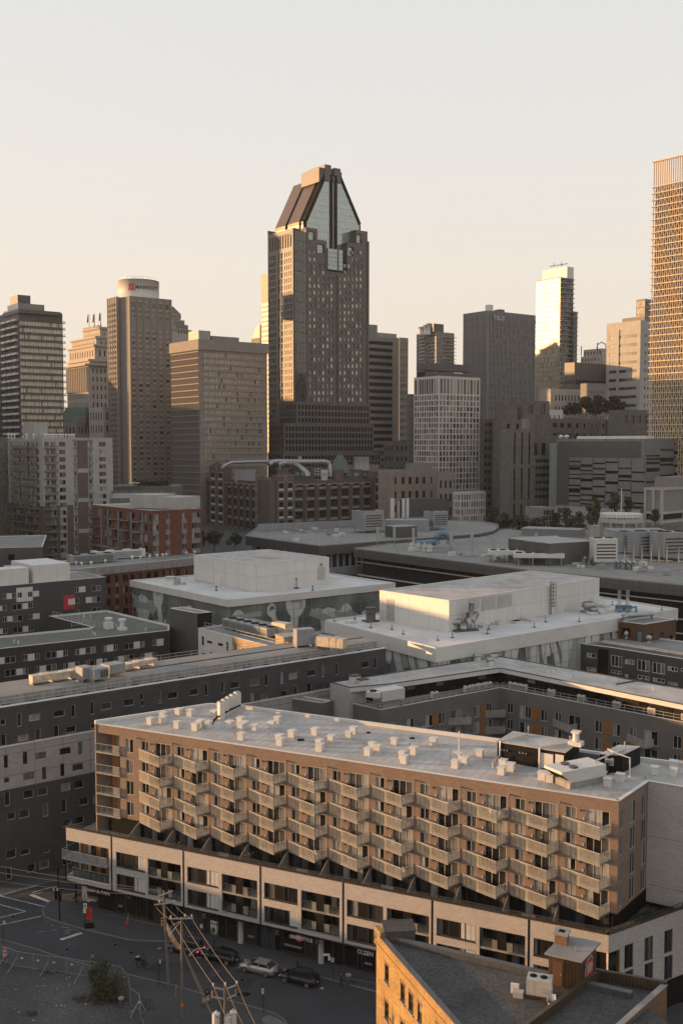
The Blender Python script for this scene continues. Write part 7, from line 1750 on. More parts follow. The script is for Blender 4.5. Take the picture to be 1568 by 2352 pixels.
for x,y,h in [(*qa(753,362),.5),(*qa(1050,372),.5),(*qa(1320,430),.6),(*qa(1342,460),.6),(*qb(987,250),.55),(*qb(1023,325),.5),(*qb(1430,305),.5),(*qb(673,330),1.3),(*qb(1422,435),1.4),(*qc(336,435),1.8),(*qb(162,200),.4),(*qb(1325,400),.5),(*q11(1190,785),.4)]: vent_pipe(T,P(x,y,ZR),h,.08,'galv')
k=MB(); p=P(1053.6,1744,ZR); k.cyl(p,.09,ZR,ZR+3.4,6); k.build('mast',M['panel_white'],T)
for i,(x,y,s) in enumerate(((*qb(455,250),.35),(*qb(1060,185),.2),(*qb(1450,235),.25))): k=MB(); k.obox(P(x,y,ZR),s*2.4,s*1.6,.15,.2); k.build('roof_drain',M['black'],T)
# black penthouse with white doors, second black box, their pipes
tt=thing('stair_penthouse','long black metal stair penthouse with two pale doors on the balcony building roof','penthouse',P(1141,1747,ZR)); w_=Wall(P(1141,1747.5,ZR),P(1296,1774,ZR)); zt=D(1141,1704,w_.p.y).z
k=MB(); k.wbox(w_,0,w_.len,ZR,zt,-5,0); k.wbox(w_,w_.len-.02,w_.len+4.5,ZR,zt-1.0,-4.4,-1.6); k.build('casing',M['metal_black'],tt); k=MB(); k.wbox(w_,-.1,w_.len+.1,zt,zt+.1,-5.1,.1); k.build('roof_sheet',M['roof_white'],tt)
for x0,y0,x1,y1 in ((1142,358,1256,524),(1277,372,1350,530)): r0=w_.rect(*qc(x0,y0),*qc(x1,y1)); k=MB(); k.wbox(w_,r0[0],r0[1],ZR+.1,r0[3],0,.07); k.build('door',M['panel_white'],tt)
for x in (795,823,850,962,990,1018): u=w_.u(qc(x,0)[0],1712); k=MB(); p=w_.pt(u,zt-.8,0); k.tube([p,w_.pt(u,zt-.8,.25)],.1,8); k.build('wall_vent',M['galv'],tt)
def drain(label,pts,r=.1):
 tt=thing('roof_pipe',label,'pipe',pts[0],'white pipes bent over the black roof boxes'); k=MB(); k.tube(pts,r,8); k.build('pipe',M['panel_white'],tt,True)
e=Vector((0,0,1)); p0=w_.pt(.4,ZR,.15)
drain('white pipe bent over the left corner of the long black penthouse',[P(*qc(715,490),ZR),P(*qc(715,490),ZR)+e*.5,p0+e*.7,w_.pt(.4,zt+.15,.15),w_.pt(.5,zt+.25,0),w_.pt(2.2,zt+.25,-4.2),w_.pt(2.2,zt+1.2,-4.3)])
u=w_.u(qc(1138,0)[0],1740); drain('white pipe climbing between the pale doors and over the long black penthouse',[w_.pt(u,ZR,.2),w_.pt(u,zt+.1,.2),w_.pt(u+.1,zt+.25,0),w_.pt(u+2.4,zt+.25,-3.4),w_.pt(u+2.4,zt+1.0,-3.4)])
k=MB(); p=w_.pt(u+3.2,zt+.1,-3.2); k.obox(p,1.6,1.2,.5,w_.ang); k.cyl(p,.4,p.z+.5,p.z+1.5,12); k.obox(p+e*1.5,1.0,1.0,.2,w_.ang); k.build('roof_stack',M['metal_white'],tt)
a,b,c=P(1376,1772.5,ZR),P(1427,1776,ZR),P(1469,1754.5,ZR); t3=thing('plant_box','smaller black metal plant box with a white condenser on its front','penthouse',a); z3=D(1376,1732.5,a.y).z; w3=Wall(a,b)
k=MB(); k.prism([V2(a),V2(b),V2(c),V2(c)+V2(a)-V2(b)],ZR,z3); k.build('casing',M['metal_black'],t3); k=MB(); k.prism([V2(a),V2(b),V2(c),V2(c)+V2(a)-V2(b)],z3,z3+.1); k.build('roof_sheet',M['roof_white'],t3)
p=w3.pt(w3.len*.42,ZR+1.0,.45); ac_unit('condenser_unit','small white condenser hung on the smaller black plant box',(p.x,p.y,p.z),.95,.45,.75,w3.ang,m='panel_white',legs=.02)
drain('white pipe running over the left corner of the smaller black plant box',[P(*q11(697,805),ZR),P(*q11(697,805),ZR)+e*2.3,w3.pt(1.5,z3+.3,.1),w3.pt(2.8,z3+.3,-1.6),w3.pt(2.8,z3+1.2,-1.6)])
drain('white pipe running over the right corner of the smaller black plant box',[P(*q11(1035,765),ZR),P(*q11(1035,765),ZR)+e*2.2,w3.pt(w3.len-.8,z3+.3,.2),w3.pt(w3.len-1.6,z3+.3,-1.4)])
# big rooftop unit with hood
c_=P(1316,1803,ZR); tt=thing('rooftop_unit','large white rooftop air unit with slanted intake hood and two fans','air handler',c_); a=TW.ang+.95; ca,sa=math.cos(a),math.sin(a)
k=MB(); k.obox((c_.x+.6,c_.y+.6,ZR),4.4,2.6,.7,a); k.build('curb',M['parapet_conc'],tt); k=MB(); k.obox((c_.x+.9,c_.y+1.1,ZR+.7),5.0,3.0,1.35,a); k.build('casing',M['panel_white'],tt)
wf=Wall((c_.x+.9-2.5*ca+1.5*sa,c_.y+1.1-2.5*sa-1.5*ca),(c_.x+.9-2.5*ca-1.5*sa,c_.y+1.1-2.5*sa+1.5*ca)); wf=Wall(wf.q,wf.p)
k=MB(); q=[wf.pt(0,ZR+.75,0),wf.pt(wf.len,ZR+.75,0),wf.pt(wf.len,ZR+2.05,0),wf.pt(0,ZR+2.05,0)]; o=[wf.pt(0,ZR+1.75,1.3),wf.pt(wf.len,ZR+1.75,1.3),wf.pt(wf.len,ZR+2.05,1.3),wf.pt(0,ZR+2.05,1.3)]
k.quad(o[0],o[1],o[2],o[3]); k.quad(o[3],o[2],q[2],q[3]); k.quad(q[0],o[0],o[3],q[3]); k.quad(o[1],q[1],q[2],o[2]); k.quad(q[0],q[1],o[1],o[0],1); k.build('intake_hood',[M['panel_white'],M['black']],tt)
k=MB()
for s in (-.7,.7): k.cyl((c_.x+.9-1.5*ca-s*sa,c_.y+1.1-1.5*sa+s*ca),.5,ZR+2.05,ZR+2.2,16)
k.build('fan',M['dark_frame'],tt)
# row of tall slim condensers
for i in range(5):
 p=P(508+9.3*i,1650-6.0*i,ZR); tt=thing('condenser_unit','tall slim condenser, '+('first','second','third','fourth','fifth')[i]+' from the left in the row at the roof rear','air conditioner',p,'row of tall slim condensers'); k=MB(); k.obox((p.x,p.y,ZR+.6),.75,1.0,1.7,.5); k.build('casing',M['panel_white'],tt); k=MB(); k.cyl(p,.36,ZR+2.3,ZR+2.42,12); k.build('fan_grille',M['metal_grey'],tt); k=MB(); k.obox((p.x,p.y,ZR),.7,.9,.6,.5); k.build('stand',M['metal_white'],tt)
tt=thing('cable_bundle','black cable bundle trailing in front of the slim condensers','cables',P(500,1655,ZR)); k=MB(); k.tube([P(490,1658,ZR)+e*.2,P(505,1652,ZR)+e*.5,P(530,1643,ZR)+e*.8,P(552,1634,ZR)+e*.9],.12,6); k.tube([P(500,1650,ZR)+e*.3,P(488,1664,ZR)+e*.1,P(478,1668,ZR)+e*.1],.08,6); k.build('cable',M['black'],tt)
# ---- terrace storey (black glazing) and podium
PZ=11.0; PA=V2(P(152,1900,PZ)); PB=V2(P(1396.5,2148,PZ)); PW=Wall(PA,PB); PRr=Wall(PB,V2(P(1640,2061,PZ)))
ga=TW.shift(-.5); k=MB(); k.wbox(ga,uq,ga.len-.4,9.4,12.0,-.2,0); k.wbox(RW.shift(-.4),0,RW.len+3,9.4,12.0,-.2,0); k.build('terrace_wall',M['black'],T)
WT=[]
for u in US:
 WT.append((ga,u+.2,u+1.3,9.6,11.8,-.05,(1,1,.06,'dark_frame','glass_dark'))); WT.append((ga,u+1.4,u+2.4,9.6,11.8,-.05,(1,1,.06,'dark_frame','glass_curtains'))); WT.append((ga,u+3.3,u+5.0,9.6,11.8,-.05,(2,1,.06,'dark_frame','glass_dark')))
put_windows(T,WT,name='terrace_door')
for u in US:
 k=MB(); u=u-PT*.09; k.poly([ga.pt(u,9.6,.02),ga.pt(u,9.6,2.6),ga.pt(u,10.6,2.6),ga.pt(u,11.9,.02)]); k.poly([ga.pt(u+.1,9.6,.02),ga.pt(u+.1,11.9,.02),ga.pt(u+.1,10.6,2.6),ga.pt(u+.1,9.6,2.6)]); k.quad(ga.pt(u,11.9,.02),ga.pt(u+.1,11.9,.02),ga.pt(u+.1,10.6,2.6),ga.pt(u,10.6,2.6)); k.build('terrace_divider',M['concrete'],T)
k=MB(); k.wbox(TW,uq,TW.len,11.95,12.02,-.6,0.0); k.build('soffit',M['dark_frame'],T)
bk=V2(P(545,1625,ZR)); k=MB(); dk=[PA,PB,V2(PRr.pt(PRr.len,0)),V2(PRr.pt(PRr.len,0))+Vector((-4,14)),V2(back.p),bk,bk+Vector((-14,6))]
k.poly([(p.x,p.y,9.6) for p in dk]); k.build('terrace_deck',M['concrete_walk'],T)
qd=lambda x,y:(114.8+x/3.9014,1837.3+y/3.9014); qe=lambda x,y:(516.8+x/3.9014,1952+y/3.9014); qf=lambda x,y:(832.6+x/3.6413,1980.9+y/3.6413); qg=lambda x,y:(1177+x/4.0103,1980.9+y/4.0103)
def PRc(q,x0,y0,x1,y1): return PW.rect(*q(x0,y0),*q(x1,y1))
winA=[PRc(qd,592,457,852,645),PRc(qd,1230,595,1507,787),PRc(qe,350,290,650,493),PRc(qe,1090,448,1415,658),PRc(qf,617,468,942,683),PRc(qg,190,705,430,893)]
zr1=(winA[2][2],winA[2][3]); w2=PRc(qe,353,500,652,707); zr2_=(w2[2],w2[3])
log=[PRc(qd,876,518,1175,905),PW.rect(509,2005,591.1,2108.4),PRc(qe,680,360,1025,778),PRc(qf,200,383,552,900),PRc(qf,975,545,1355,812)]
zl=(log[2][2],log[2][3]); zb=PRc(qd,157,260,157,738)[2]; zb=3.75
lg0=PRc(qd,262,383,533,755); lg0=(0.0-.0,lg0[1],lg0[2],lg0[3])
lgc=PW.u(*qg(757,825));
Hp=[];Wp=[]
for a in winA:
 Hp+= [(a[0],a[1],*zr1),(a[0],a[1],*zr2_)]
HL_=[(a[0],a[1],*zl) for a in log]
holes=Hp+HL_+[(0.0,lg0[1],lg0[2],lg0[3]),(lgc,PW.len,zl[0],zl[1])]
mb=MB(); holed(mb,PW,0,PW.len,zb,PZ,holes,.25); mb.wbox(PW,0,PW.len,PZ-1.3,PZ,-.3,-.26)
mb.build('podium_wall',M['brick_white'],T)
wt_=[]
for h in Hp: wt_.append((PW,h[0],h[1],h[2],h[3],.18,((.12,.30,.60,.73),1,.07,'dark_frame','glass_curtains',(.33,)) if False else ((.14,.30,.58,.72),1,.08,'dark_frame','glass_dark')))
put_windows(T,wt_)
for h in Hp:
 k=MB(); k.wbox(PW,h[0]+(h[1]-h[0])*.30,h[0]+(h[1]-h[0])*.57,h[2]+.05,h[3]-.05,-.16,-.13); k.build('black_panel',M['metal_black'],T)
 k=MB(); k.wbox(PW,h[0]-.05,h[1]+.05,h[2]-.06,h[2]-.0,-.1,.05); k.build('window_sill',M['dark_frame'],T)
 if R.random()<.6:
  s=R.choice((.62,.75)); k=MB(); n_=6; ua,ub2=h[0]+(h[1]-h[0])*s,h[1]-.1
  for i in range(n_): k.wquad(PW,ua+(ub2-ua)*i/n_,ua+(ub2-ua)*(i+1)/n_,h[2]+.1,h[3]-.1,-.165+.02*(i%2))
  k.build('curtain',M['bed_white'],T)
# loggias
zm=(zl[0]+zl[1])/2+.05
for a in HL_+[(lgc,PW.len+.0,zl[0],zl[1])]:
 k=MB(); k.wbox(PW,a[0]-.1,a[1]+.1,zl[0]-.1,zl[1]+.1,-1.9,-1.7); k.build('loggia_back',M['metal_black'],T)
 k=MB(); k.wbox(PW,a[0],a[1],zm-.12,zm+.1,-1.75,-.05); k.wbox(PW,a[0],a[1],zl[0]-.15,zl[0]-.0,-1.75,.04); k.build('loggia_floor',M['parapet_conc'],T)
 mid=(a[0]+a[1])/2; k=MB(); k.wbox(PW,mid-.55,mid+.45,zl[0],zl[1],-1.75,-.15); k.build('black_column',M['metal_black'],T)
 for z in (zl[0],zm):
  put_windows(T,[(PW,a[0]+.2,mid-.7,z+.1,z+2.3,1.65,(2,1,.07,'dark_frame','glass_dark')),(PW,mid+.6,a[1]-.2,z+.1,z+2.3,1.65,(2,1,.07,'dark_frame','glass_curtains'))],name='sliding_door')
  n_=3
  for s,(ua,ub2) in enumerate(((a[0],mid-.55),(mid+.45,a[1]))):
   g=MB()
   for i in range(n_): g.wquad(PW,ua+(ub2-ua)*i/n_+.02,ua+(ub2-ua)*(i+1)/n_-.02,z+.1,z+1.1,-.12,1 if (i==2 and s==0) or (i==0 and s==1) else 0)
   g.build('loggia_glass',[M['clear_glass'],M['balcony_glass']],T)
  r=MB(); r.wbox(PW,a[0],mid-.55,z+1.1,z+1.14,-.15,-.09); r.wbox(PW,mid+.45,a[1],z+1.1,z+1.14,-.15,-.09)
  for i in range(4):
   for ua,ub2 in ((a[0],mid-.55),(mid+.45,a[1])): u=ua+(ub2-ua)*i/3; r.wbox(PW,u-.02,u+.02,z,z+1.1,-.14,-.1)
  r.build('loggia_rail',M['dark_frame'],T)
# left end recess: orange panels, glass balconies
a=(0.0,lg0[1],lg0[2],lg0[3]); k=MB(); k.wbox(PW,.9,a[1]+.1,a[2]-.1,a[3]+.1,-2.0,-1.8); k.build('loggia_back',M['metal_black'],T); zq=(a[2]+a[3])/2+.1
k=MB(); k.wbox(PW,-.3,a[1],zq-.14,zq+.1,-1.85,.6); k.build('balcony_slab',M['parapet_conc'],T); k=MB(); k.wbox(PW,-.02,a[1],a[2]-.2,a[2],-1.85,.12); k.build('stone_ledge',M['metal_trim'],T)
k=MB(); k.wbox(PW,0.9,1.15,a[2],a[3],-1.85,-1.5); k.build('corner_post',M['stone_pale'],T)
for z in (a[2],zq+.1):
 for u in (1.3,3.6,5.2): k=MB(); k.wbox(PW,u,u+.75,z+.1,z+2.3,-1.8,-1.72); k.build('orange_panel',M['panel_orange'],T)
 put_windows(T,[(PW,2.1,3.5,z+.05,z+2.4,1.72,(2,1,.07,'dark_frame','glass_curtains')),(PW,4.4,5.15,z+.05,z+2.4,1.72,(1,1,.07,'dark_frame','glass_dark')),(PW,6.0,min(7.4,a[1]-.2),z+.05,z+2.4,1.72,(1,1,.07,'dark_frame','glass_dark'))],name='sliding_door')
for z,o,m_,ul_ in ((zq+.1,.58,'balcony_glass2',-.28),(a[2]+.05,-.15,'green_glass',.9)):
 if m_=='green_glass' and m_ not in M: frosted('green_glass',(.05,.09,.07),.35,.1)
 g=MB(); n_=7
 for i in range(n_): g.wquad(PW,ul_+(a[1]-ul_)*i/n_+.02,ul_+(a[1]-ul_)*(i+1)/n_-.02,z-.1 if o>0 else z,z+1.05,o)
 g.build('balcony_glass',M[m_],T); r=MB(); r.wbox(PW,ul_,a[1],z+1.05,z+1.1,o-.03,o+.03)
 for i in range(n_+1): u=ul_+(a[1]-ul_)*i/n_; r.wbox(PW,u-.02,u+.02,z-.1,z+1.05,o-.05,o-.01)
 r.bar(PW.pt(ul_,z+1.08,o),PW.pt(ul_,z+1.08,-1.8),.05); r.build('balcony_rail',M['rail'],T)
k=MB(); k.bar(PW.pt(.15,zb,.3),PW.pt(.15,zq,.3),.16); k.bar(PW.pt(.15,0,-1.6),PW.pt(.15,zb,-1.6),.2); k.build('steel_post',M['black'],T)
for x in (258.3,422.3,598.3,787.7,991.9,1214.3):
 u=PW.u(x,2080); k=MB(); k.wbox(PW,u-.11,u+.11,zb,PZ-.02,-.02,.02); k.build('black_joint',M['black'],T)
HPR=[]
for x0,y0,x1,y1 in ((1028,768,1105,962),(1213,700,1287,890),(1395,635,1467,818),(1028,1010,1105,1200),(1213,940,1287,1130),(1395,873,1467,1065)): HPR.append(PRr.rect(*qg(x0,y0),*qg(x1,y1)))
cr=PRr.rect(*qg(890,825),*qg(980,1088)); mb=MB(); holed(mb,PRr,0,PRr.len,3.5,PZ,HPR+[(0,cr[1],zl[0],zl[1])],.25); mb.build('podium_wall',M['brick_white'],T); put_windows(T,wins(PRr,HPR,.18,(2,1,.08,'dark_frame','glass_dark')))
k=MB(); k.wbox(PRr,.3,PRr.len,3.5,9.5,-.6,-.4); k.wbox(PRr,cr[1],cr[1]+.1,zl[0],zl[1],-2,-.02); k.build('interior',M['black'],T); k=MB(); k.wbox(PRr,cr[1]-.12,cr[1],zl[0],zl[1],-2.0,-.05); k.wbox(PW,PW.len-3.2,PW.len-2.4,zl[0]+3,zl[1],-1.7,-1.6); k.build('orange_panel',M['panel_orange'],T)
g=MB(); g.wquad(PRr,.05,cr[1]-.1,zl[0]+3.0,zl[0]+4.1,-.1); g.build('loggia_glass',M['clear_glass'],T)
# parapet cap, dark rail
k=MB(); k.wbox(PW,-.05,PW.len+.05,PZ,PZ+.08,-.4,.06); k.wbox(PRr,0,PRr.len,PZ,PZ+.08,-.4,.06); k.build('parapet_cap',M['brown_cap'] if 'brown_cap' in M else M['rust_metal'],T)
r=MB()
for w_ in (PW,PRr):
 r.wbox(w_,0,w_.len,PZ+.45,PZ+.50,-.38,-.33)
 for i in range(int(w_.len/1.7)+1): r.wbox(w_,i*1.7,i*1.7+.05,PZ+.08,PZ+.48,-.38,-.33)
r.build('terrace_rail',M['dark_frame'],T); g=MB(); g.wquad(PW,0,PW.len,PZ+.1,PZ+.45,-.36); g.wquad(PRr,0,PRr.len,PZ+.1,PZ+.45,-.36); g.build('terrace_glass',M['clear_glass'],T)
# ground floor: soffit, dark shopfronts, columns
SW=PW.shift(-1.5); k=MB(); k.wbox(PW,0,PW.len,zb-.25,zb-.002,-6,-.01); k.build('soffit',M['black'],T)
k=MB(); k.wbox(SW,4.0,SW.len,0,zb-.25,-.3,0); k.build('shop_wall',M['black'],T)
k=MB(); k.wbox(PW,0,4.0,0.0,.12,-6,0); k.build('base_wall',M['metal_black'],T); k=MB(); k.wbox(PRr,.5,PRr.len,0,3.5,-.5,-.3); k.build('base_wall',M['metal_black'],T)
sh=[(270,290,0),(292,316,0),(322,340,1),(355,378,0),(395,410,1),(425,470,2),(475,500,2),(520,545,0),(565,590,0),(600,632,2),(648,700,0),(703,728,0),(745,765,0),(790,822,0),(832,862,0),(890,930,0),(940,990,0)]
for i,(x0,x1,kd) in enumerate(sh):
 u0=SW.u(x0,2150); u1=SW.u(x1,2150); k=MB(); k.wbox(SW,u0,u1,.35,2.9,0,.05,0); k.build('shop_window',M['glass_cool' if kd==2 else 'glass_black'],T)
 k=MB()
 for u in (u0,u1): k.wbox(SW,u-.05,u+.05,.1,3.0,0,.12)
 k.wbox(SW,u0,u1,.28,.36,0,.12); k.build('shop_frame',M['dark_frame'],T)
 if kd==0 and i%2==0: k=MB(); k.wbox(SW,u0+.3,u1-.4,1.0,1.25,.05,.09); k.build('shop_counter',M['stone_tan'],T)
for x,y in ((553.5,2167),(737.5,2214)): p=P(x,y,0); k=MB(); k.cyl(p,.36,0,zb-.2,16); k.build('column',M['stone_pale'],T,True)
qh=lambda x,y:(166.5+x/9.1032,2009.6+y/9.1032)   # 300 px wide crop
def sign(txt,x,y,size,m,wall_,o=.1,bold=.01,name='sign_lettering'):
 u,z=wall_.hit(x,y,o); return lettering(name,txt,T,wall_.pt(u,z,o),size,m,wall_.ang,bold=bold,ext=.02)
mat('sign_white',(.46,.445,.42),.6)
sign("L'Amour du PAIN",*qh(205,300),.62,'sign_white',SW,1.35)
sign('Boulangerie',*qh(212,490),.46,'sign_white',SW,.12); sign('& Café',*qh(215,530),.46,'sign_white',SW,.12)
u,z=SW.hit(*qh(258,460),.1); k=MB()
for poly in (((-.45,.0),(-.12,0),(0,.75),(.12,0),(.45,0),(.35,1.1),(.42,1.55),(-.42,1.55),(-.35,1.1)),): k.poly([SW.pt(u+a_,z+b_,.12) for a_,b_ in poly])
k.build('sign_emblem',M['sign_white'],T)
qi=qe
sign('GRIFF',*qi(577,785),.58,'sign_white',SW,1.42,.015); sign('STYLE',*qi(680,808),.58,'sign_white',SW,1.42,.015)
u,z=SW.hit(*qi(659,790),1.42); k=MB(); k.poly([SW.pt(u+.5*math.cos(a_),z+.5*math.sin(a_),1.40) for a_ in [2*math.pi*i/20 for i in range(20)]]); k.build('sign_disc',M['panel_pink'],T); lettering('sign_lettering','IN',T,SW.pt(u-.25,z-.22,1.44),.5,'sign_white',SW.ang,bold=.015)
sign('O.ZEN',*qi(1185,925),.68,'sign_white',SW,1.42,.015)
# poster A LOUER
qj=lambda x,y:(344.5+x/5.462,2009.6+y/5.462)
r0=SW.rect(*qj(765,565),*qj(860,765)); k=MB(); k.wbox(SW,r0[0],r0[1],(r0[2]+r0[3])/2,r0[3],.06,.09,0); k.wbox(SW,r0[0],r0[1],r0[2],(r0[2]+r0[3])/2,.06,.09,1); k.build('poster',[M['paper'],M['green_poster']],T)
lettering('poster_lettering','A LOUER',T,SW.pt(r0[0]+.06,r0[3]-.5,.1),.42,'black',SW.ang,bold=.01); k=MB(); cx_,cz_=(r0[0]+r0[1])/2,r0[2]+.75; k.poly([SW.pt(cx_+.45*math.cos(a_),cz_+.6*math.sin(a_),.1) for a_ in [2*math.pi*i/12 for i in range(12)]]); k.build('poster_portrait',M['paper'],T)
k=MB(); k.poly([SW.pt(cx_-.1+.28*math.cos(a_),cz_-.1+.4*math.sin(a_),.105) for a_ in [2*math.pi*i/12 for i in range(12)]]); k.build('poster_face',M['bark'],T)
r0=SW.rect(*qj(632,612),*qj(665,668)); k=MB(); k.wbox(SW,*r0,.06,.09); k.build('notice',M['paper'],T)
p=PW.pt(PW.u(292,2057),zb-.55,-.6); k=MB(); k.obox((p.x,p.y,p.z-.35),.7,.25,.7,PW.ang); k.build('hanging_sign',M['siding_brown'],T)
for x,y in ((469,2130),(636,2145),(729,2165),(375,2087)): u,z=PW.hit(x,y-12,-.6); k=MB(); k.wbox(PW,u-.3,u+.3,zb-1.2,zb-.5,-.7,-.55); k.build('hanging_sign',M['metal_dark'],T)
# wooden walk and slabs before the shops
k=MB(); k.poly([P(190,2083,.02),P(250,2104,.02),P(250,2094,.02),P(200,2071,.02)])
# things on balconies and terrace
fid=0
def chair(label,p,ang,m='panel_white'):
 t_=thing('patio_chair',label,'chair',p,'chairs on the balconies'); k=MB(); k.obox(p+Vector((0,0,.4)),.5,.5,.06,ang); k.build('seat',M[m],t_); k=MB(); c,s=math.cos(ang),math.sin(ang); k.obox(p+Vector((-.22*c,-.22*s,.45)),.06,.5,.5,ang); k.build('backrest',M[m],t_)
 for dx in (-.2,.2):
  for dy in (-.2,.2): k=MB(); k.bar(p+Vector((dx*c-dy*s,dx*s+dy*c,0)),p+Vector((dx*c-dy*s,dx*s+dy*c,.4)),.05); k.build('leg',M[m],t_)
chair('pale armchair on the top balcony of the ninth column',TW.pt(US[8]+PT*.62,SL[0],.7),.3)
chair('second pale chair, near the corner of the ninth column top balcony',TW.pt(US[8]+PT*.8,SL[0],.9),1.2)
chair('black chair on the top balcony of the first column',TW.pt(US[0]+PT*.6,SL[0],.7),.8,'black')
chair('white chair on the lowest balcony of the fifth column',TW.pt(US[4]+PT*.75,SL[3],.8),.5)
chair('white chair on the lowest balcony of the seventh column',TW.pt(US[6]+PT*.78,SL[3],.8),.5)
def table(label,p,m='rust_metal',r=.45,h=.72):
 t_=thing('patio_table',label,'table',p,'tables on the balconies'); k=MB(); k.cyl(p,r,p.z+h-.05,p.z+h,14); k.build('tabletop',M[m],t_); k=MB(); k.cyl(p,.05,p.z,p.z+h-.05,6); k.cyl(p,.25,p.z,p.z+.04,10); k.build('pedestal',M[m],t_)
table('round table on the top balcony of the eighth column',TW.pt(US[7]+PT*.66,SL[0],.7),'stone_pale'); table('small table on the top balcony of the fourth column',TW.pt(US[3]+PT*.6,SL[0],.6)); table('low table on the top balcony of the tenth column',TW.pt(US[9]+PT*.6,SL[0],.6),'siding_brown')
for i,(c_i,r_i) in enumerate(((5,0),(9,0),(6,0),(2,3),(8,2),(4,1))):
 p=TW.pt(US[c_i]+PT*.5,SL[r_i],.55); t_=thing('barbecue_grill','covered grill on the '+('top','second','third','lowest')[r_i]+' balcony of column '+('one','two','three','four','five','six','seven','eight','nine','ten')[c_i],'grill',p); k=MB(); k.obox(p+Vector((0,0,.5)),.8,.45,.5,TW.ang); k.build('lid',M['black'],t_); k=MB(); k.obox(p,.6,.4,.5,TW.ang); k.build('cart',M['dark_frame'],t_)
for i,(c_i,lab) in enumerate(((2,'third'),(4,'fifth'),(6,'seventh'),(9,'tenth'))):
 p=ga.pt(US[c_i]+2.2,9.6,1.7); t_=thing('patio_sofa','pale outdoor sofa on the podium terrace below the '+lab+' balcony column','sofa',p); k=MB(); k.obox(p,1.5,.7,.4,TW.ang); k.build('seat',M['stone_pale'],t_); k=MB(); q_=p+Vector((TW.n.x*-.3,TW.n.y*-.3,.4)); k.obox(q_,1.5,.15,.4,TW.ang); k.build('backrest',M['stone_pale'],t_)
def potted(label,p,h=1.3,m='leaf_dark'):
 t_=thing('potted_plant',label,'plant',p,'potted plants on the podium terrace'); k=MB(); k.tube([p,p+Vector((0,0,.4))],[.2,.28],10); k.build('pot',M['siding_brown'],t_); k=MB(); leafclump(k,p+Vector((0,0,.4+h*.5)),h*.45,60,.14); k.build('foliage',M[m],t_)
potted('tall conifer in a pot at the podium rail below the fourth balcony column',ga.pt(US[3]+.6,9.6,2.2),2.0,'weeds')
potted('leafy potted plant at the podium rail below the second balcony column',ga.pt(US[1]+1.6,9.6,1.9),1.2)
potted('small potted plant in the rightmost corner of the podium terrace',ga.pt(ga.len-1,9.6,1.2),.8)
for i in range(5): p=PRr.pt(3.5+.9*i,9.6,-1.2);
k=MB();
for i in range(6): leafclump(k,PRr.pt(5.5+.7*i,10.6,-1.6),.7,60,.16)
t_=thing('terrace_planter','dark leafy planter along the right podium terrace beside the white wing','plant',PRr.pt(6,9.6,-1.6)); k.build('foliage',M['leaf_dark'],t_); k=MB(); k.wbox(PRr,5,10,9.6,10.2,-2,-1.2); k.build('trough',M['black'],t_)
OW=('first','second','third','fourth','fifth','sixth','seventh','eighth','ninth','tenth','eleventh'); FW_=('top','second-highest','third-highest','lowest')
rf=random.Random(11); CM=(('black','black'),('white','panel_white'),('brown','siding_brown'),('grey','metal_grey'))
for ci in range(11):
 for ri in range(4):
  q=rf.random(); fx=rf.uniform(.45,.7); p=TW.pt(US[ci]+PT*fx,SL[ri],rf.uniform(.35,.8)); at=' balcony of the %s column from the left'%OW[ci]
  if (ci,ri) in ((8,0),(0,0),(4,3),(6,3),(7,0),(3,0),(9,0),(5,0),(6,0),(2,3),(8,2),(4,1),(9,1)): continue
  cn,cm=rf.choice(CM)
  if q<.30: chair('small %s chair on the %s'%(cn,FW_[ri])+at,p,rf.uniform(0,6),cm)
  elif q<.45: table('small %s round table on the %s'%(cn,FW_[ri])+at,p,cm,.32,.6)
  elif q<.60: potted('green pot plant on the %s'%FW_[ri]+at,p,rf.uniform(.6,1.1),rf.choice(('leaf','leaf_dark','weeds')))
# ================================================================== street level
e=Vector((0,0,1))
def sheet(name,pts,z,m,kind='structure'):
 k=MB(); k.poly([(p[0],p[1],z) for p in pts]); o=k.build(name,M[m]); o['kind']=kind; return o
q7=lambda x,y:(x/3.9014,1952+y/3.9014); qe=lambda x,y:(516.8+x/3.9014,1952+y/3.9014); qj=lambda x,y:(344.5+x/5.462,2009.6+y/5.462)
sheet('road',[(-200,20),(160,20),(160,230),(-200,230)],.004,'asphalt')
NK=[P(*v,0) for v in ((200,2040),(184.6,2050.7),(143.5,2059.7),(110,2075),(97.4,2093),(102.5,2108),(143.5,2122.5),(230.7,2145.6),(300,2161),(350,2163.5),(402,2163.6),(425,2170),(470,2181),(555,2204.6),(640,2225),(739.8,2247),(868,2281),(1100,2340),(1300,2395),(1560,2460))]
def walk(name,kerb,rest,m):
 k=MB(); k.prism([V2(p) for p in kerb]+rest,0,.14); o=k.build(name,M[m]); o['kind']='structure'
 c=MB()
 for a,b in zip(kerb[:-1],kerb[1:]): w_=Wall(a,b); c.wbox(w_,0,w_.len,.0,.150,-.16,.012)
 o=c.build('kerb',M['kerb']); o['kind']='structure'
walk('pavement',NK,[V2(PRr.pt(30,0,4)),V2(PW.pt(PW.len,0,-4)),V2(PW.pt(0,0,-4)),V2(PW.pt(-1,0,-2))],'asphalt_walk')
SK=[P(*v,0) for v in ((668,2400),(668,2372),(655,2345),(631.6,2329),(560,2308),(472.7,2286),(402,2264.8),(230.7,2225),(153.8,2204.5),(77,2179),(0,2158),(-90,2132))]
walk('pavement',SK,[Vector((-80,110)),Vector((-80,60)),Vector((-8,60))],'asphalt_walk')
rw_=Wall(V2(P(-25,1634.5,25)),V2(P(883,1492.8,25)))
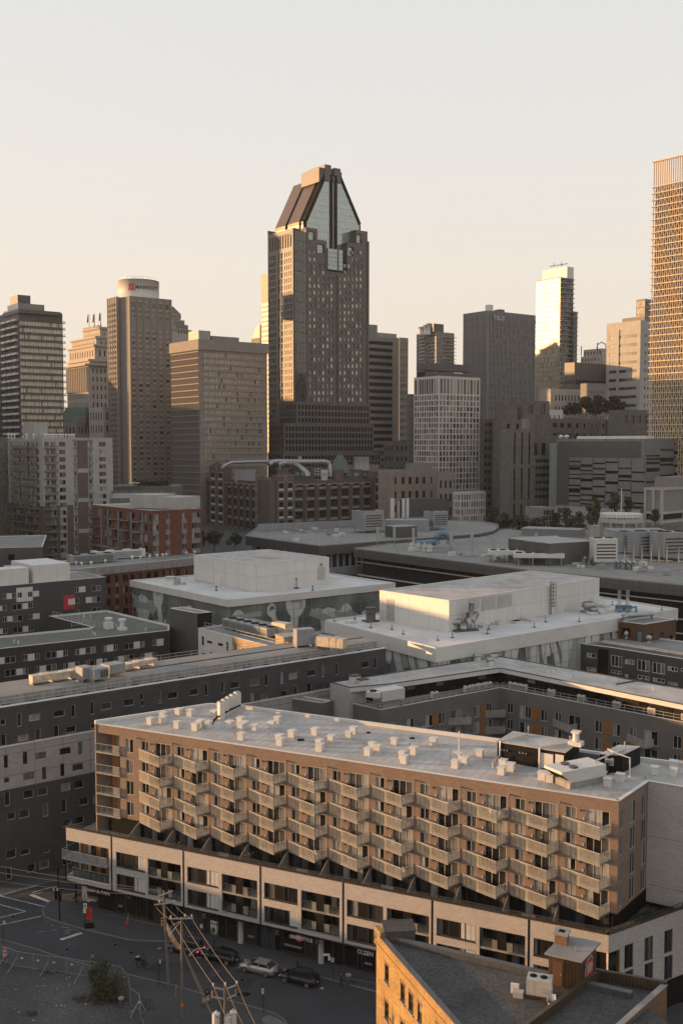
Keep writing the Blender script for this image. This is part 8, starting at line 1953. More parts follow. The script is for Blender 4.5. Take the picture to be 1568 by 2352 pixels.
k=MB(); k.wbox(rw_,0,rw_.len,0,.14,-1,3.0); o=k.build('pavement',M['asphalt_walk']); o['kind']='structure'; k=MB(); k.wbox(rw_,0,rw_.len,0,.15,3.0,3.16); o=k.build('kerb',M['kerb']); o['kind']='structure'
k=MB(); k.poly([P(*q,.15) for q in ((605,2352),(600,2338),(618,2331),(640,2340),(656,2352),(660,2380),(612,2380))]); o=k.build('pavement_corner',M['concrete_walk']); o['kind']='structure'
LOT=[P(*q7(*v),.14) for v in ((0,945),(160,1050),(440,1095),(600,1110),(790,1140),(1100,1145),(1175,1405),(1250,1440),(1330,1640),(1340,1900))]+[P(-60,2500,.14),P(-120,2190,.14)]
sheet('gravel_lot',LOT,.152,'gravel_lot')
mk=MB()
def line(a,b,w,z=.010,q=q7):
 A_,B_=P(*q(*a),0),P(*q(*b),0); A_.z=B_.z=z; d=(B_-A_).normalized(); n=Vector((-d.y,d.x,0))*w/2; mk.quad(A_-n,B_-n,B_+n,A_+n)
for a,b,w in (((0,412),(400,508),.14),((0,490),(235,552),.14),((235,552),(0,608),.14),((0,675),(380,592),.14),((275,400),(450,468),.5),((545,805),(735,745),.5),((0,408),(330,318),.45),((325,315),(610,245),.14),((290,382),(510,325),.14),((300,395),(375,385),.1),((530,440),(720,385),.14),((1410,887),(1440,876),.12),((1412,882),(1430,892),.12)): line(a,b,w)
for x,y in ((110,1055),(490,1155),(845,1242)): line((x,y+2),(x+42,y-4),.12,q=qe); line((x+20,y-12),(x+30,y+8),.12,q=qe)
for x,y in ((92,920),(588,1040),(1095,1165)): line((x,y+2),(x+52,y-4),.12,q=qj)
for i in range(24): line((330+R.random()*330,620+R.random()*130),(0,0),0) if False else None
for i in range(22):
 x,y=320+R.random()*380,600+R.random()*160; line((x,y),(x+R.uniform(20,60),y+R.uniform(-12,12)),.05)
o=mk.build('road_markings',M['paint_white']); o['kind']='structure'
for i,(x,y,q) in enumerate(((120,600,q7),(585,445,q7),(605,893,q7),(1035,850,q7),(1180,922,q7),(155,1168,qe),(560,355,q7))):
 p=P(*q(x,y),0); k=MB(); k.cyl(p,.38,.002,.012,18); k.cyl(p,.30,.012,.016,18,1); t_=thing('manhole_cover','round iron manhole cover, '+('leftmost near the box junction lines','just behind the kerb corner','in the road below the thick white line','in mid road behind the cyclist','in mid road right of the last one before the cyclist','in the road beside the silver car','by the signal pole crossing')[i],'manhole cover',p); k.build('cover',[M['metal_dark'],M['black']],t_)
pk=MB()
for i in range(16):
 p=P(R.uniform(40,800),R.uniform(2130,2300),.007);
 if p.y<103: continue
 w_,h_=R.uniform(.8,2.6),R.uniform(.6,1.6); c_,s_=math.cos(PW.ang),math.sin(PW.ang); q=[(p.x+a*w_*c_-b*h_*s_,p.y+a*w_*s_+b*h_*c_,.006+.0002*i) for a,b in ((-1,-1),(1,-1),(1,1),(-1,1))]; pk.poly(q)
for i in range(26):
 p=P(R.uniform(0,800),R.uniform(2110,2330),.0095); pts=[p]; a=R.uniform(0,6)
 for j in range(5): a+=R.uniform(-.5,.5); pts.append(pts[-1]+Vector((math.cos(a),math.sin(a),0))*R.uniform(.5,1.4))
 for u_,v_ in zip(pts[:-1],pts[1:]): d=(v_-u_).normalized(); n=Vector((-d.y,d.x,0))*.02; pk.quad(u_-n,v_-n,v_+n,u_+n)
o=pk.build('road_patches',M['asphalt_patch']); o['kind']='structure'
# litter and weeds
k=MB()
for i in range(36): p=P(*q7(R.uniform(100,1250),R.uniform(1120,1550)),.16); k.obox(p,R.uniform(.05,.22),R.uniform(.04,.12),.03,R.uniform(0,3))
o=k.build('litter',M['paper']); o['kind']='stuff';
k=MB()
for i in range(130):
 x,y=R.choice([(R.gauss(420,60),R.gauss(1085,22)),(R.gauss(1320,40),R.gauss(1430,90)),(R.gauss(280,25),R.gauss(1475,10)),(R.gauss(950,130),R.gauss(1350,25)),(R.gauss(720,40),R.gauss(1340,20))])
 leafclump(k,P(*q7(x,y),.2),.28,9,.10)
o=k.build('weeds',M['weeds']); o['kind']='stuff'
def stones():
 k=MB()
 for i in range(2600):
  p=P(*q7(R.uniform(-150,1200),R.uniform(1010,1640)),.152); s=R.uniform(.02,.07)*(2 if R.random()<.02 else 1); k.obox(p,s,s*R.uniform(.6,1),s*.5,R.uniform(0,3))
 o=k.build('gravel',M['concrete_brown']); o['kind']='stuff'
stones()
# shrub behind the fence
p=P(*q7(905,1350),.15); t_=thing('shrub','large leafy shrub growing behind the wire fence in the gravel lot','shrub',p)
k=MB(); topz_=D(*q7(900,985),p.y).z
for i in range(9): a=R.uniform(0,6.28); r=R.uniform(.3,1.8); k.tube([p,p+Vector((r*.4*math.cos(a),r*.4*math.sin(a),topz_*.4)),p+Vector((r*math.cos(a),r*math.sin(a),topz_*R.uniform(.6,.95)))],[.07,.05,.02],5)
k.build('stem',M['bark'],t_)
k=MB()
for cx_,cy_,n_,s_ in ((900,1010,3,.5),(960,1010,3,.45),(880,1060,6,.8),(930,1075,5,.8),(840,1080,3,.5),(880,1140,8,.9),(850,1200,7,.9),(920,1210,8,1.0),(890,1280,8,1.0),(960,1260,6,.9),(820,1120,3,.5),(980,1310,5,.8),(850,1330,5,.8)):
 for _ in range(n_): leafclump(k,D(*q7(cx_+R.gauss(0,16),cy_+R.gauss(0,16)),p.y+R.gauss(0,.6)),s_*.8,70,.11)
k.build('foliage',M['leaf'],t_)
p2=P(*q7(1030,1330),.15); t_=thing('shrub','lower brownish shrub joined to the right of the large one in the lot','shrub',p2); k=MB()
for cx_,cy_ in ((1010,1130),(1050,1160),(1085,1150),(1020,1200),(1070,1220),(1110,1270),(1040,1270),(1000,1240),(1080,1310),(1020,1320)): leafclump(k,D(*q7(cx_,cy_),p2.y+R.gauss(0,.4)),.85,150,.11)
k.build('foliage',M['weeds'],t_); k=MB();
for i in range(5): a=R.uniform(0,6.28); k.tube([p2,p2+Vector((math.cos(a),math.sin(a)*.7,2.2))],[.05,.02],5)
k.build('stem',M['bark'],t_)
# wire fence
FP=[(-40,985),(65,1010),(158,1048),(305,1070),(437,1090),(603,1105),(750,1135),(890,1150),(1015,1170),(1095,1200),(1155,1290),(1172,1390),(1250,1440),(1260,1500),(1310,1600)]
fp=[P(*q7(*v),.15) for v in FP]; t_=thing('wire_fence','long temporary wire mesh fence round the gravel lot','fence',fp[0])
m_=bpy.data.materials.new('fence_mesh'); m_.use_nodes=True; N_=m_.node_tree.nodes; L_=m_.node_tree.links; b=N_['Principled BSDF']; b.inputs['Base Color'].default_value=(.16,.17,.17,1)
for n in (): pass
tp=N_.new('ShaderNodeBsdfTransparent'); ms=N_.new('ShaderNodeMixShader'); ms.inputs[0].default_value=.16; L_.new(tp.outputs[0],ms.inputs[1]); L_.new(b.outputs[0],ms.inputs[2]); L_.new(ms.outputs[0],N_['Material Output'].inputs[0]); MT['fence_mesh']=m_
for i,(a,b_) in enumerate(zip(fp[:-1],fp[1:])):
 k=MB(); k.quad(a+e*.12,b_+e*.12,b_+e*1.85,a+e*1.85); k.build('mesh_panel',M['fence_mesh'],t_)
 k=MB(); k.bar(a,a+e*1.9,.045); k.bar(a+e*1.87,b_+e*1.87,.035); k.bar(a+e*.12,b_+e*.12,.03); k.build('fence_frame',M['metal_grey'],t_)
 if i in (1,2,4,6,12): k=MB(); k.bar(a+e*1.2,a+Vector((-.7,-1.6,0)),.05); k.build('brace',M['metal_grey'],t_)
 if i in (2,3,4,5,9,12): k=MB(); k.obox(a.lerp(b_,.3)+e*1.05,.3,.03,.18,0); k.build('fence_tag',M['paper'],t_)
# posts and signs
def post(name,label,cat,x,yb,xt,yt,q,plates=(),r=.04,m='black',z0=.14):
 p=P(*q(x,yb),z0); t_=thing(name,label,cat,p); tz=D(*q(xt,yt),p.y); k=MB(); k.tube([p,(tz.x,p.y,tz.z)],r,6); k.build('post',M[m],t_)
 for (x0,y0,x1,y1,mm) in plates:
  a=D(*q(x0,y1),p.y-.08); b=D(*q(x1,y0),p.y-.08); k=MB(); k.box(a.x,b.x,p.y-.10,p.y-.06,a.z,b.z); o=k.build('sign_plate',M[mm],t_)
  if mm=='paper': k=MB(); w=(b.x-a.x)*.28; k.cyl((0,0),.1,0,.1,3); cx_=(a.x+b.x)/2; cz_=(a.z+b.z)/2+.03; k=MB(); k.poly([(cx_+w*math.cos(s),p.y-.105,cz_+w*math.sin(s)) for s in [2*math.pi*j/10 for j in range(10)]]); k.build('sign_symbol',M['black'],t_)
 return t_
post('parking_sign','slim parking sign post at the left edge beside the lot','sign',33,835,30,632,q7,((30,636,48,665,'paper'),))
post('parking_sign','slim parking sign post on the lot pavement left of the wooden pole','sign',1426,1210,1424,985,q7,((1426,985,1444,1015,'paper'),))
post('parking_sign','black sign post at the curved corner pavement with a grey meter plate','sign',346,1455,334,1200,qe,((327,1243,348,1290,'paper'),))
post('street_sign','leaning street-name sign with two parking plates by the kerb','sign',977,1172,945,925,qe,((876,930,936,950,'metal_trim'),(923,952,944,990,'metal_trim'),(949,968,976,1005,'paper')))
post('shop_sign_post','black post with white lettered panel near the corner shop','sign',768,700,765,480,q7,((750,478,780,528,'paper'),(748,530,772,566,'metal_trim')))
post('traffic_light','black traffic signal pole with signal heads and street sign at the corner','traffic light',538,635,520,168,q7,((478,345,522,366,'paper'),),r=.10)
p=P(*q7(538,635),.14)
for i,(x,y) in enumerate(((505,405),(540,420))):
 c=D(*q7(x,y),p.y); k=MB(); k.obox((c.x,c.y,c.z-.55),.38,.35,1.15,.3); k.build('signal_head',M['black'],bpy.data.objects['traffic_light'])
p=P(*q7(800,690),.14); t_=thing('banner_sign','red feather-like banner sign on a black stand before the corner shop','banner',p); z1=D(*q7(795,510),p.y).z; k=MB(); k.box(p.x-.42,p.x+.42,p.y-.03,p.y+.03,z1-1.75,z1); k.build('banner',M['red_paint'],t_); k=MB(); k.bar(p+e*.3,(p.x,p.y,z1),.05); k.obox(p,1.2,.9,.3,.3); k.build('stand',M['black'],t_)
lettering('banner_lettering','OUVERT',t_,Vector((p.x-.36,p.y-.05,z1-1.0)),.2,'sign_white',0) if False else None
p=P(*q7(1137,697),.14); t_=thing('fire_hydrant','red fire hydrant with a tall yellow marker rod on the pavement','hydrant',p); k=MB(); k.tube([p,p+e*.55,p+e*.62,p+e*.75],[.14,.14,.17,.05],10); k.tube([p+Vector((-.22,0,.45)),p+Vector((.22,0,.45))],.08,8); k.build('barrel',M['red_paint'],t_); k=MB(); k.tube([p+Vector((.1,0,.5)),p+Vector((.25,0,2.0))],.035,6); k.build('marker_rod',M['yellow_paint'],t_)
p=P(*q7(48,962),.14); t_=thing('traffic_drum','orange and white traffic drum behind the fence at the left edge','traffic drum',p); k=MB()
for i in range(5): k.cyl(p,.28-.02*i,p.z+.08+.22*i,p.z+.30+.22*i,14,i%2)
k.build('drum_shell',[M['orange_cone'],M['paper']],t_); k=MB(); k.cyl(p,.42,p.z,p.z+.08,14); k.build('rubber_base',M['rubber'],t_)
def bin_(label,p): t_=thing('litter_bin',label,'bin',p); k=MB(); k.cyl(p,.3,p.z,p.z+.95,16); k.build('bin_body',M['metal_dark'],t_); k=MB(); k.cyl(p,.33,p.z+.92,p.z+1.05,16); k.build('bin_rim',M['metal_grey'],t_)
bin_('black litter bin on the lot pavement beside the shrubs',P(*q7(1088,1405),.15)); bin_('black litter bin at the kerb right of the standing man',P(*qe(1105,1195),.14))
post('parking_meter','black parking meter behind the gap between the first two parked cars','parking meter',805,925,805,815,qj,(),r=.07); post('parking_meter','black parking meter behind the last parked black car','parking meter',650,1050,649,990,qe,(),r=.07)
post('marker_rod','slender yellow marker rod on the lot pavement between the wooden poles','marker',320,1525,332,1375,qj,(),r=.035,m='yellow_paint')
# utility poles, wires, transformers
def pole(label,b,t0,q=qj,y=None):
 p=P(*q(*b),.14) if y is None else D(*q(*b),y); p.z=.14; tp_=D(*q(*t0),p.y); t_=thing('utility_pole',label,'utility pole',p); k=MB(); k.tube([p,tp_],[.19,.14],10); k.build('wooden_shaft',M['wood_pole'],t_); return t_,p,tp_
t1_,b1_,tp1=pole('farther wooden utility pole with two crossarms and orange insulators',(237,1412),(172,205)); t2_p,b2_,tp2=pole('nearer wooden utility pole with one crossarm and a bundle of cables',(408,1792),(398,535))
y3=P(517.5,2265,11).y; t3_,b3_,tp3=pole('utility pole at the bottom edge carrying white transformer cans',(930,3300),(945,1395),y=y3)
def arm(t_,a,b,y): A_,B_=D(*qj(*a),y),D(*qj(*b),y); k=MB(); k.bar(A_,B_,.12); k.build('crossarm',M['metal_grey'],t_); return A_,B_
def ins(t_,x,y,Y,horizontal=False,m='orange_ins'):
 p=D(*qj(x,y),Y); k=MB()
 for i in range(3): d=Vector((-.14*i,0,0)) if horizontal else Vector((0,0,.1*i)); k.tube([p+d,p+d+(Vector((-.05,0,0)) if horizontal else e*.05)],[.10,.06],8)
 k.build('insulator',M[m],t_); return p
mat('orange_ins',(.45,.20,.06),.35); mat('pale_ins',(.5,.42,.38),.3)
arm(t1_,(95,275),(285,200),tp1.y-.3); arm(t1_,(55,375),(305,345),tp1.y-.2); arm(t2_p,(240,552),(545,545),tp2.y-.2)
for y in (545,577,607,633): ins(t1_,180,y,b1_.y,True)
for x,y in ((120,345),(305,345)): ins(t1_,x,y,b1_.y,False,'pale_ins')
for x,y in ((262,540),(440,520),(525,525)): ins(t2_p,x,y,b2_.y,False,'pale_ins')
for i in range(6): ins(t2_p,408,885+i*22,b2_.y,False)
arm(t3_,(800,1412),(925,1440),y3); arm(t3_,(975,1425),(1080,1385),y3); arm(t3_,(790,1530),(930,1555),y3); arm(t3_,(960,1550),(1075,1505),y3)
for x,y in ((795,1390),(945,1380),(1090,1362)): ins(t3_,x,y,y3,False,'pale_ins')
for x,y in ((783,1500),(1078,1480)):
 p=D(*qj(x,y),y3); k=MB(); k.tube([p-e*.35,p+e*.35],.06,8); k.build('fuse_holder',M['orange_ins'],t3_)
k=MB(); k.bar(D(*qj(385,585),b2_.y-.1),D(*qj(235,765),b2_.y-.6),.05); k.build('brace',M['metal_grey'],t2_p)
k=MB(); r0=D(*qj(405,1635),b2_.y-.2); k.obox((r0.x,r0.y,r0.z-.2),.32,.04,.45,0); k.build('warning_plate',M['orange_cone'],t2_p)
for i,(x,y,s) in enumerate(((830,1738,1.0),(972,1775,.9),(1042,1715,.92))):
 p=D(*qj(x,y),y3+(.2 if i==2 else -.15)); r=.37*s; k=MB(); k.tube([p-e*1.35,p,p+e*.04],[r,r,r*.6],18); k.tube([p,p+e*.28],.07,8); k.build('transformer_can',M['metal_trim'],t3_)
k=MB(); k.tube([D(*qj(780,1720),y3-.6),D(*qj(850,1790),y3-.6),D(*qj(940,1785),y3-.6),D(*qj(1080,1735),y3-.6)],.025,5); k.build('jumper_cable',M['wire_dark'],t3_)
def wire(label,pts,r=.022,m='wire',sag=0.0,grp='golden power lines'):
 out=[]
 for a,b in zip(pts[:-1],pts[1:]):
  for i in range(8): s=i/8; q=a.lerp(b,s); q=q-e*(sag*4*s*(1-s)); out.append(q)
 out.append(pts[-1]); t_=thing('power_line',label,'power line',pts[0],grp); k=MB(); k.tube(out,r,4); k.build('conductor',M[m],t_)
Zt=tp2.z-.1
wire('leftmost of three golden power lines descending to the transformer pole',[D(*qj(80,405),b1_.y),D(*qj(262,555),b2_.y),D(*qj(795,1385),y3),D(*qj(1010,1900),y3-14)],sag=.2)
wire('middle of three golden power lines descending to the transformer pole',[D(*qj(200,390),b1_.y),D(*qj(405,570),b2_.y),D(*qj(945,1375),y3),D(*qj(1190,1920),y3-14)],sag=.2)
wire('rightmost of three golden power lines descending to the transformer pole',[D(*qj(320,385),b1_.y),D(*qj(525,545),b2_.y),D(*qj(1090,1355),y3),D(*qj(1345,1920),y3-14)],sag=.2)
for i,(y0,xe,ye) in enumerate(((1990,378,2046),(2006,366,2048),(2027.5,360,2058))): wire(('highest','middle','lowest')[i]+' of three power lines entering from the left edge',[P(-60,y0-12,tp1.z+.3),P(xe,ye,tp1.z-.1-.3*(i==2))],sag=.25)
for i in range(6): wire('cable bundle strand '+('one','two','three','four','five','six')[i]+' hanging between the two wooden poles',[D(*qj(205,580+i*16),b1_.y),D(*qj(392,890+i*10-i*2),b2_.y)],.018,'wire',.35+.08*i,'cable bundle strands')
for i in range(4): wire('grey service cable '+('one','two','three','four')[i]+' dropping from the nearer wooden pole to the lower right',[D(*qj(412+4*i,930),b2_.y),D(*qj(640+i*14,1480),(b2_.y+y3)/2),D(*qj(770+i*6,1740),y3)],.014,'wire_dark',.15,'grey service cables')
for i,(a,b) in enumerate((((0,1952+318/3.9),(372,2126)),((0,2052),(300,2135)),((380,2150),(868,2260)),((420,2070),(1000,2215)))): wire('thin dark cable crossing low over the street, '+('first','second','third','fourth')[i],[P(*a,7.5-i*.6),P(*b,7.5-i*.6)],.014,'wire_dark',.3,'thin dark street cables')
# arched street lamps
for i,(a,pts_) in enumerate(((t1_,[(232,770),(260,670),(300,620),(375,585)]),(t2_p,[(490,1010),(560,940),(630,920),(705,918)]))):
 Y=(b1_.y,b2_.y)[i]; k=MB(); k.tube([D(*qj(*v),Y-.3) for v in pts_],.045,6); k.build('lamp_arm',M['galv'],a)
t_=thing('street_lamp','dark cobra-head street lamp beside the transformer pole','street lamp',D(*qj(915,1900),y3+.3)); c=D(*qj(915,1535),y3+.3); k=MB(); k.tube([(c.x,c.y,.14),c],.08,8); k.tube([c,D(*qj(1130,1500),y3+.3)],.05,6); k.build('mast',M['black'],t_); g_=D(*qj(1200,1495),y3+.3); k=MB(); k.tube([g_+Vector((-.7,0,0)),g_,g_+Vector((.5,0,0))],[.06,.22,.05],10); k.build('lamp_head',M['black'],t_)
# cars -------------------------------------------------------------
def car(label,p,ang,paint,L_=4.6,Hh=1.45,suv=False,rims='alloy',lit=False):
 t_=thing('parked_car',label,'car',(0,0,0)); hw=.92; S=L_/4.6
 st_=[(-2.30,.40,.62,.60),(-2.22,.28,.95,.80),(-1.9,.20,1.02 if not suv else 1.06,.90),(-1.2,.18,1.0,hw),(0,.17,.98,hw),(.9,.18,.95,hw),(1.5,.20,.86,.90),(2.05,.26,.74,.82),(2.28,.36,.58,.62)]
 def loft(stn,mb,mi=0,ring=None):
  i0=len(mb.v); n=8
  for s in stn:
   x,zb,zt_,w=s; x*=S
   for yy,zz in ((-w*.86,zb),(-w,zb+(zt_-zb)*.35),(-w,zb+(zt_-zb)*.72),(-w*.88,zt_),(w*.88,zt_),(w,zb+(zt_-zb)*.72),(w,zb+(zt_-zb)*.35),(w*.86,zb)): mb.v.append((x,yy,zz))
  for a in range(len(stn)-1):
   for j in range(n): b=i0+a*n+j; c=i0+a*n+(j+1)%n; mb.f.append((b,c,c+n,b+n)); mb.m.append(mi)
  mb.f.append(tuple(i0+j for j in range(n))); mb.m.append(mi); mb.f.append(tuple(i0+(len(stn)-1)*n+j for j in reversed(range(n)))); mb.m.append(mi)
 k=MB(); loft(st_,k); part('body',k,M[paint],t_,True)
 tail=-2.1 if suv else -1.95; zr_=Hh; k=MB()
 cab=[(tail*S,.98,.80),(-1.35*S if not suv else -1.95*S,zr_-.08,.66),(-.3*S,zr_,.68),(.25*S,zr_-.04,.66),(1.25*S,.93,.78)]
 i0=0
 for x,z,w in cab: k.v+= [(x,-w-.08 if z<1 else -w,min(z,.97)),(x,-w,z),(x,w,z),(x,w+.08 if z<1 else w,min(z,.97))]
 base=[(x,-.84,.95) for x,z,w in cab]
 for a in range(len(cab)-1):
  for j in range(3): b=a*4+j; k.f.append((b,b+1,b+5,b+4)); k.m.append(0)
 k.f+=[(0,1,2,3),(16,19,18,17)]; k.m+=[0,0]; part('greenhouse',k,M['car_glass'],t_)
 k=MB(); r0,r1=(-1.95 if suv else -1.30),.28
 k.box8([(r0*S,-.62,zr_-.07),(r1*S,-.62,zr_-.05),(r1*S,.62,zr_-.05),(r0*S,.62,zr_-.07),(r0*S,-.6,zr_-.01),(r1*S,-.6,zr_+.015),(r1*S,.6,zr_+.015),(r0*S,.6,zr_-.01)]);
 part('roof_panel',k,M[paint],t_)
 k=MB()
 for s in (-1,1): k.bar((cab[-1][0],s*.80,.95),(cab[3][0],s*.67,zr_-.04),.05); k.bar((cab[0][0],s*.82,.98),(cab[1][0],s*.67,zr_-.08),.06); k.bar((-.35*S,s*.86,.96),(-.35*S,s*.69,zr_-.02),.06); k.bar((cab[1][0],s*.68,zr_-.06),(cab[3][0],s*.68,zr_-.02),.05)
 part('pillar',k,M[paint],t_)
 for x in (-1.38,1.42):
  for s in (-1,1):
   k=MB(); k.tube([(x*S,s*.78,.33),(x*S,s*.95,.33)],.34,18); w_=part('wheel',k,M['rubber'],t_)
   k=MB(); k.tube([(x*S,s*.94,.33),(x*S,s*.965,.33)],.23,12)
   for j in range(5): a=2*math.pi*j/5; k.box(x*S+.12*math.cos(a)-.03,x*S+.12*math.cos(a)+.03,min(s*.96,s*.975),max(s*.96,s*.975),.33+.12*math.sin(a)-.03,.33+.12*math.sin(a)+.03,1)
   part('rim',k,[M[rims],M['black']],w_)
 for s in (-1,1):
  k=MB(); k.box(-2.26*S,-2.14*S,s*.62-.2,s*.62+.2,.72,.86); part('tail_light',k,M['tail_light' if lit else 'tail_off'],t_)
  k=MB(); k.box(2.02*S,2.2*S,s*.58-.18,s*.58+.18,.60,.70); part('headlight',k,M['paper'],t_)
  k=MB(); k.obox((.85*S,s*1.0,.92),.16,.2,.13,0); part('mirror',k,M[paint],t_)
 k=MB(); k.box(-2.33*S,-2.30*S,-.2,.2,.5,.62); part('number_plate',k,M['paper'],t_)
 if suv: k=MB(); [k.bar((-1.8*S,s*.6,zr_+.06),(.1*S,s*.6,zr_+.06),.04) for s in (-1,1)]; part('roof_rail',k,M['galv'],t_)
 t_.location=p; t_.rotation_euler=(0,0,ang); return t_
mat('tail_off',(.16,.008,.012),.3)
ca_=PW.ang+math.pi
car('dark parked sport utility car with roof rails and glowing tail lights',P(*qj(445,965),.0),ca_,'car_dark',4.65,1.66,True,lit=True)
car('black parked sedan behind the dark sport utility car',P(*qj(885,1070),.0),ca_,'car_black',4.6,1.42)
car('silver parked sedan in the middle of the kerb row',P(*qe(305,1090),.0),ca_,'car_silver',4.65,1.42)
car('large black coupe-backed car with bright rims, last of the kerb row',P(*qe(665,1185),.0),ca_,'car_black',4.7,1.58)
# people -------------------------------------------------------------
def person(label,p,ang,pose,top,bottom,hair='hair',h=1.72):
 t_=thing('person',label,'person',(0,0,0)); s=h/1.72
 J=dict(pel=(0,0,.95),ch=(0,.0,1.22),nk=(0,0,1.45),hd=(0,.02,1.60),ht=(0,.02,1.70),hl=(.10,0,.92),kl=(.11,.03,.50),al=(.12,0,.09),tl=(.12,.16,.05),hr=(-.10,0,.92),kr=(-.11,.03,.50),ar=(-.12,0,.09),tr=(-.12,.16,.05),sl=(.19,0,1.40),el=(.25,.0,1.13),wl=(.25,.08,.90),gl=(.25,.10,.81),sr=(-.19,0,1.40),er=(-.25,.0,1.13),wr=(-.25,.08,.90),gr=(-.25,.10,.81))
 J.update(pose); rad=dict(pel=.14,ch=.15,nk=.055,hd=.095,ht=.07,hl=.095,kl=.065,al=.045,tl=.04,hr=.095,kr=.065,ar=.045,tr=.04,sl=.07,el=.045,wl=.03,gl=.035,sr=.07,er=.045,wr=.03,gr=.035)
 names=list(J); E=[('pel','ch'),('ch','nk'),('nk','hd'),('hd','ht'),('pel','hl'),('hl','kl'),('kl','al'),('al','tl'),('pel','hr'),('hr','kr'),('kr','ar'),('ar','tr'),('ch','sl'),('sl','el'),('el','wl'),('wl','gl'),('ch','sr'),('sr','er'),('er','wr'),('wr','gr')]
 me=bpy.data.meshes.new('body'); me.from_pydata([tuple(c*s for c in J[n]) for n in names],[(names.index(a),names.index(b)) for a,b in E],[])
 o=bpy.data.objects.new('tmp',me); COL.objects.link(o); md=o.modifiers.new('s','SKIN'); md.use_smooth_shade=True
 for i,n in enumerate(names): v=me.skin_vertices[0].data[i]; v.radius=(rad[n]*s,rad[n]*s*.9); v.use_root=(n=='pel')
 o.modifiers.new('u','SUBSURF').levels=1; dg=bpy.context.evaluated_depsgraph_get(); m2=bpy.data.meshes.new_from_object(o.evaluated_get(dg)); bpy.data.objects.remove(o)
 m2.materials.clear(); [m2.materials.append(M[x]) for x in ('skin',top,bottom,'cloth_black')]
 hd=Vector(J['hd'])*s; pz=J['pel'][2]*s
 for f in m2.polygons:
  c=f.center; near=min(names,key=lambda n:(Vector(J[n])*s-c).length)
  f.material_index=0 if near in ('hd','ht','nk','gl','gr') else (1 if near in ('ch','sl','sr','el','er','wl','wr','pel') and c.z>pz-.02 else (3 if near in('tl','tr','al','ar') else 2))
 b_=link('body',m2,None); b_.parent=t_; CH.setdefault(t_.name,[]).append(b_)
 k=MB(); hh=Vector(J['ht'])*s; k.tube([hh+Vector((0,-.03,-.12)),hh+Vector((0,-.02,-.02)),hh+Vector((0,0,.045))],[.098*s,.10*s,.05*s],10); part('hair',k,M[hair],t_,True)
 t_.location=p; t_.rotation_euler=(0,0,ang); return t_
walkp=dict(kl=(.11,.16,.50),al=(.12,.20,.10),tl=(.12,.36,.07),kr=(-.11,.02,.50),ar=(-.12,-.26,.14),tr=(-.12,-.12,.05),wl=(.25,-.10,.92),wr=(-.25,.18,.95))
person('person in black hoodie holding a pale bag, standing at the kerb by the bin',P(*qe(1040,1222),.0),2.6,dict(wl=(.10,.22,1.08),gl=(.04,.26,1.06),wr=(-.10,.22,1.06),gr=(-.04,.26,1.04)),'cloth_black','cloth_black')
person('person with long dark hair and grey-brown skirt walking on the lot pavement',P(*qj(680,1645),.14),2.9,walkp,'cloth_black','cloth_tan')
person('person in a black top and white skirt walking beside the other',P(*qj(722,1620),.14),2.9,walkp,'cloth_black','cloth_white')
for nm,hh_ in (('person.001',1),('person.002',1)):
 pr=bpy.data.objects.get(nm)
 if pr: k=MB(); k.tube([(0,-.10,1.62),(0,-.15,1.35),(0,-.15,1.1)],[.10,.12,.06],8); part('long_hair',k,M['hair'],pr,True); k=MB(); k.tube([(0,0,.98),(0,0,.55)],[.15,.24],12); part('skirt',k,M['cloth_tan' if nm.endswith('1') else 'cloth_white'],pr)
person('person in a pale top walking behind the wire fence beside the shrub',P(*q7(832,1045),.14),1.2,walkp,'cloth_tan','cloth_black')
ci=P(*q7(1288,1062),.0); ang=-.42
cy_=person('person in black jacket and cap riding a delivery bicycle',ci,ang-math.pi/2,dict(pel=(0,-.28,1.0),ch=(0,-.18,1.27),nk=(0,-.08,1.48),hd=(0,-.02,1.62),ht=(0,0,1.72),hl=(.1,-.24,.97),kl=(.13,.14,.80),al=(.12,.02,.36),tl=(.12,.16,.32),hr=(-.1,-.24,.97),kr=(-.13,.10,.68),ar=(-.12,-.02,.24),tr=(-.12,.14,.20),sl=(.19,-.12,1.42),el=(.28,.10,1.22),wl=(.24,.34,1.12),gl=(.22,.42,1.10),sr=(-.19,-.12,1.42),er=(-.28,.10,1.22),wr=(-.24,.34,1.12),gr=(-.22,.42,1.10)),'cloth_black','cloth_black')
bk=thing('bicycle','black electric delivery bicycle with rear box ridden down the street','bicycle',(0,0,0))
for x in (-.62,.62):
 k=MB(); ring=[(x+.33*math.cos(a),0,.35+.33*math.sin(a)) for a in [2*math.pi*i/16 for i in range(17)]]; k.tube(ring,.045,6); w_=part('wheel',k,M['rubber'],bk); k=MB()
 for i in range(6): a=math.pi*i/6; k.bar((x-.3*math.cos(a),0,.35-.3*math.sin(a)),(x+.3*math.cos(a),0,.35+.3*math.sin(a)),.012)
 part('spoke',k,M['alloy'],w_)
k=MB(); k.tube([(-.62,0,.35),(-.1,0,.38),(.45,0,.75),(.62,0,.35)],.04,6); k.tube([(-.1,0,.38),(-.3,0,.9)],.04,6); k.tube([(.45,0,.75),(.36,0,1.08)],.04,6); part('frame',k,M['black'],bk)
k=MB(); k.bar((.38,-.28,1.1),(.38,.28,1.1),.04); part('handlebar',k,M['black'],bk); k=MB(); k.obox((-.3,0,.9),.3,.2,.08); part('saddle',k,M['black'],bk); k=MB(); k.obox((-.82,0,.85),.45,.45,.42); part('delivery_box',k,M['black'],bk); k=MB(); k.obox((-.82,0,1.25),.47,.47,.03); part('box_lid',k,M['metal_grey'],bk)
bk.location=ci; bk.rotation_euler=(0,0,ang)
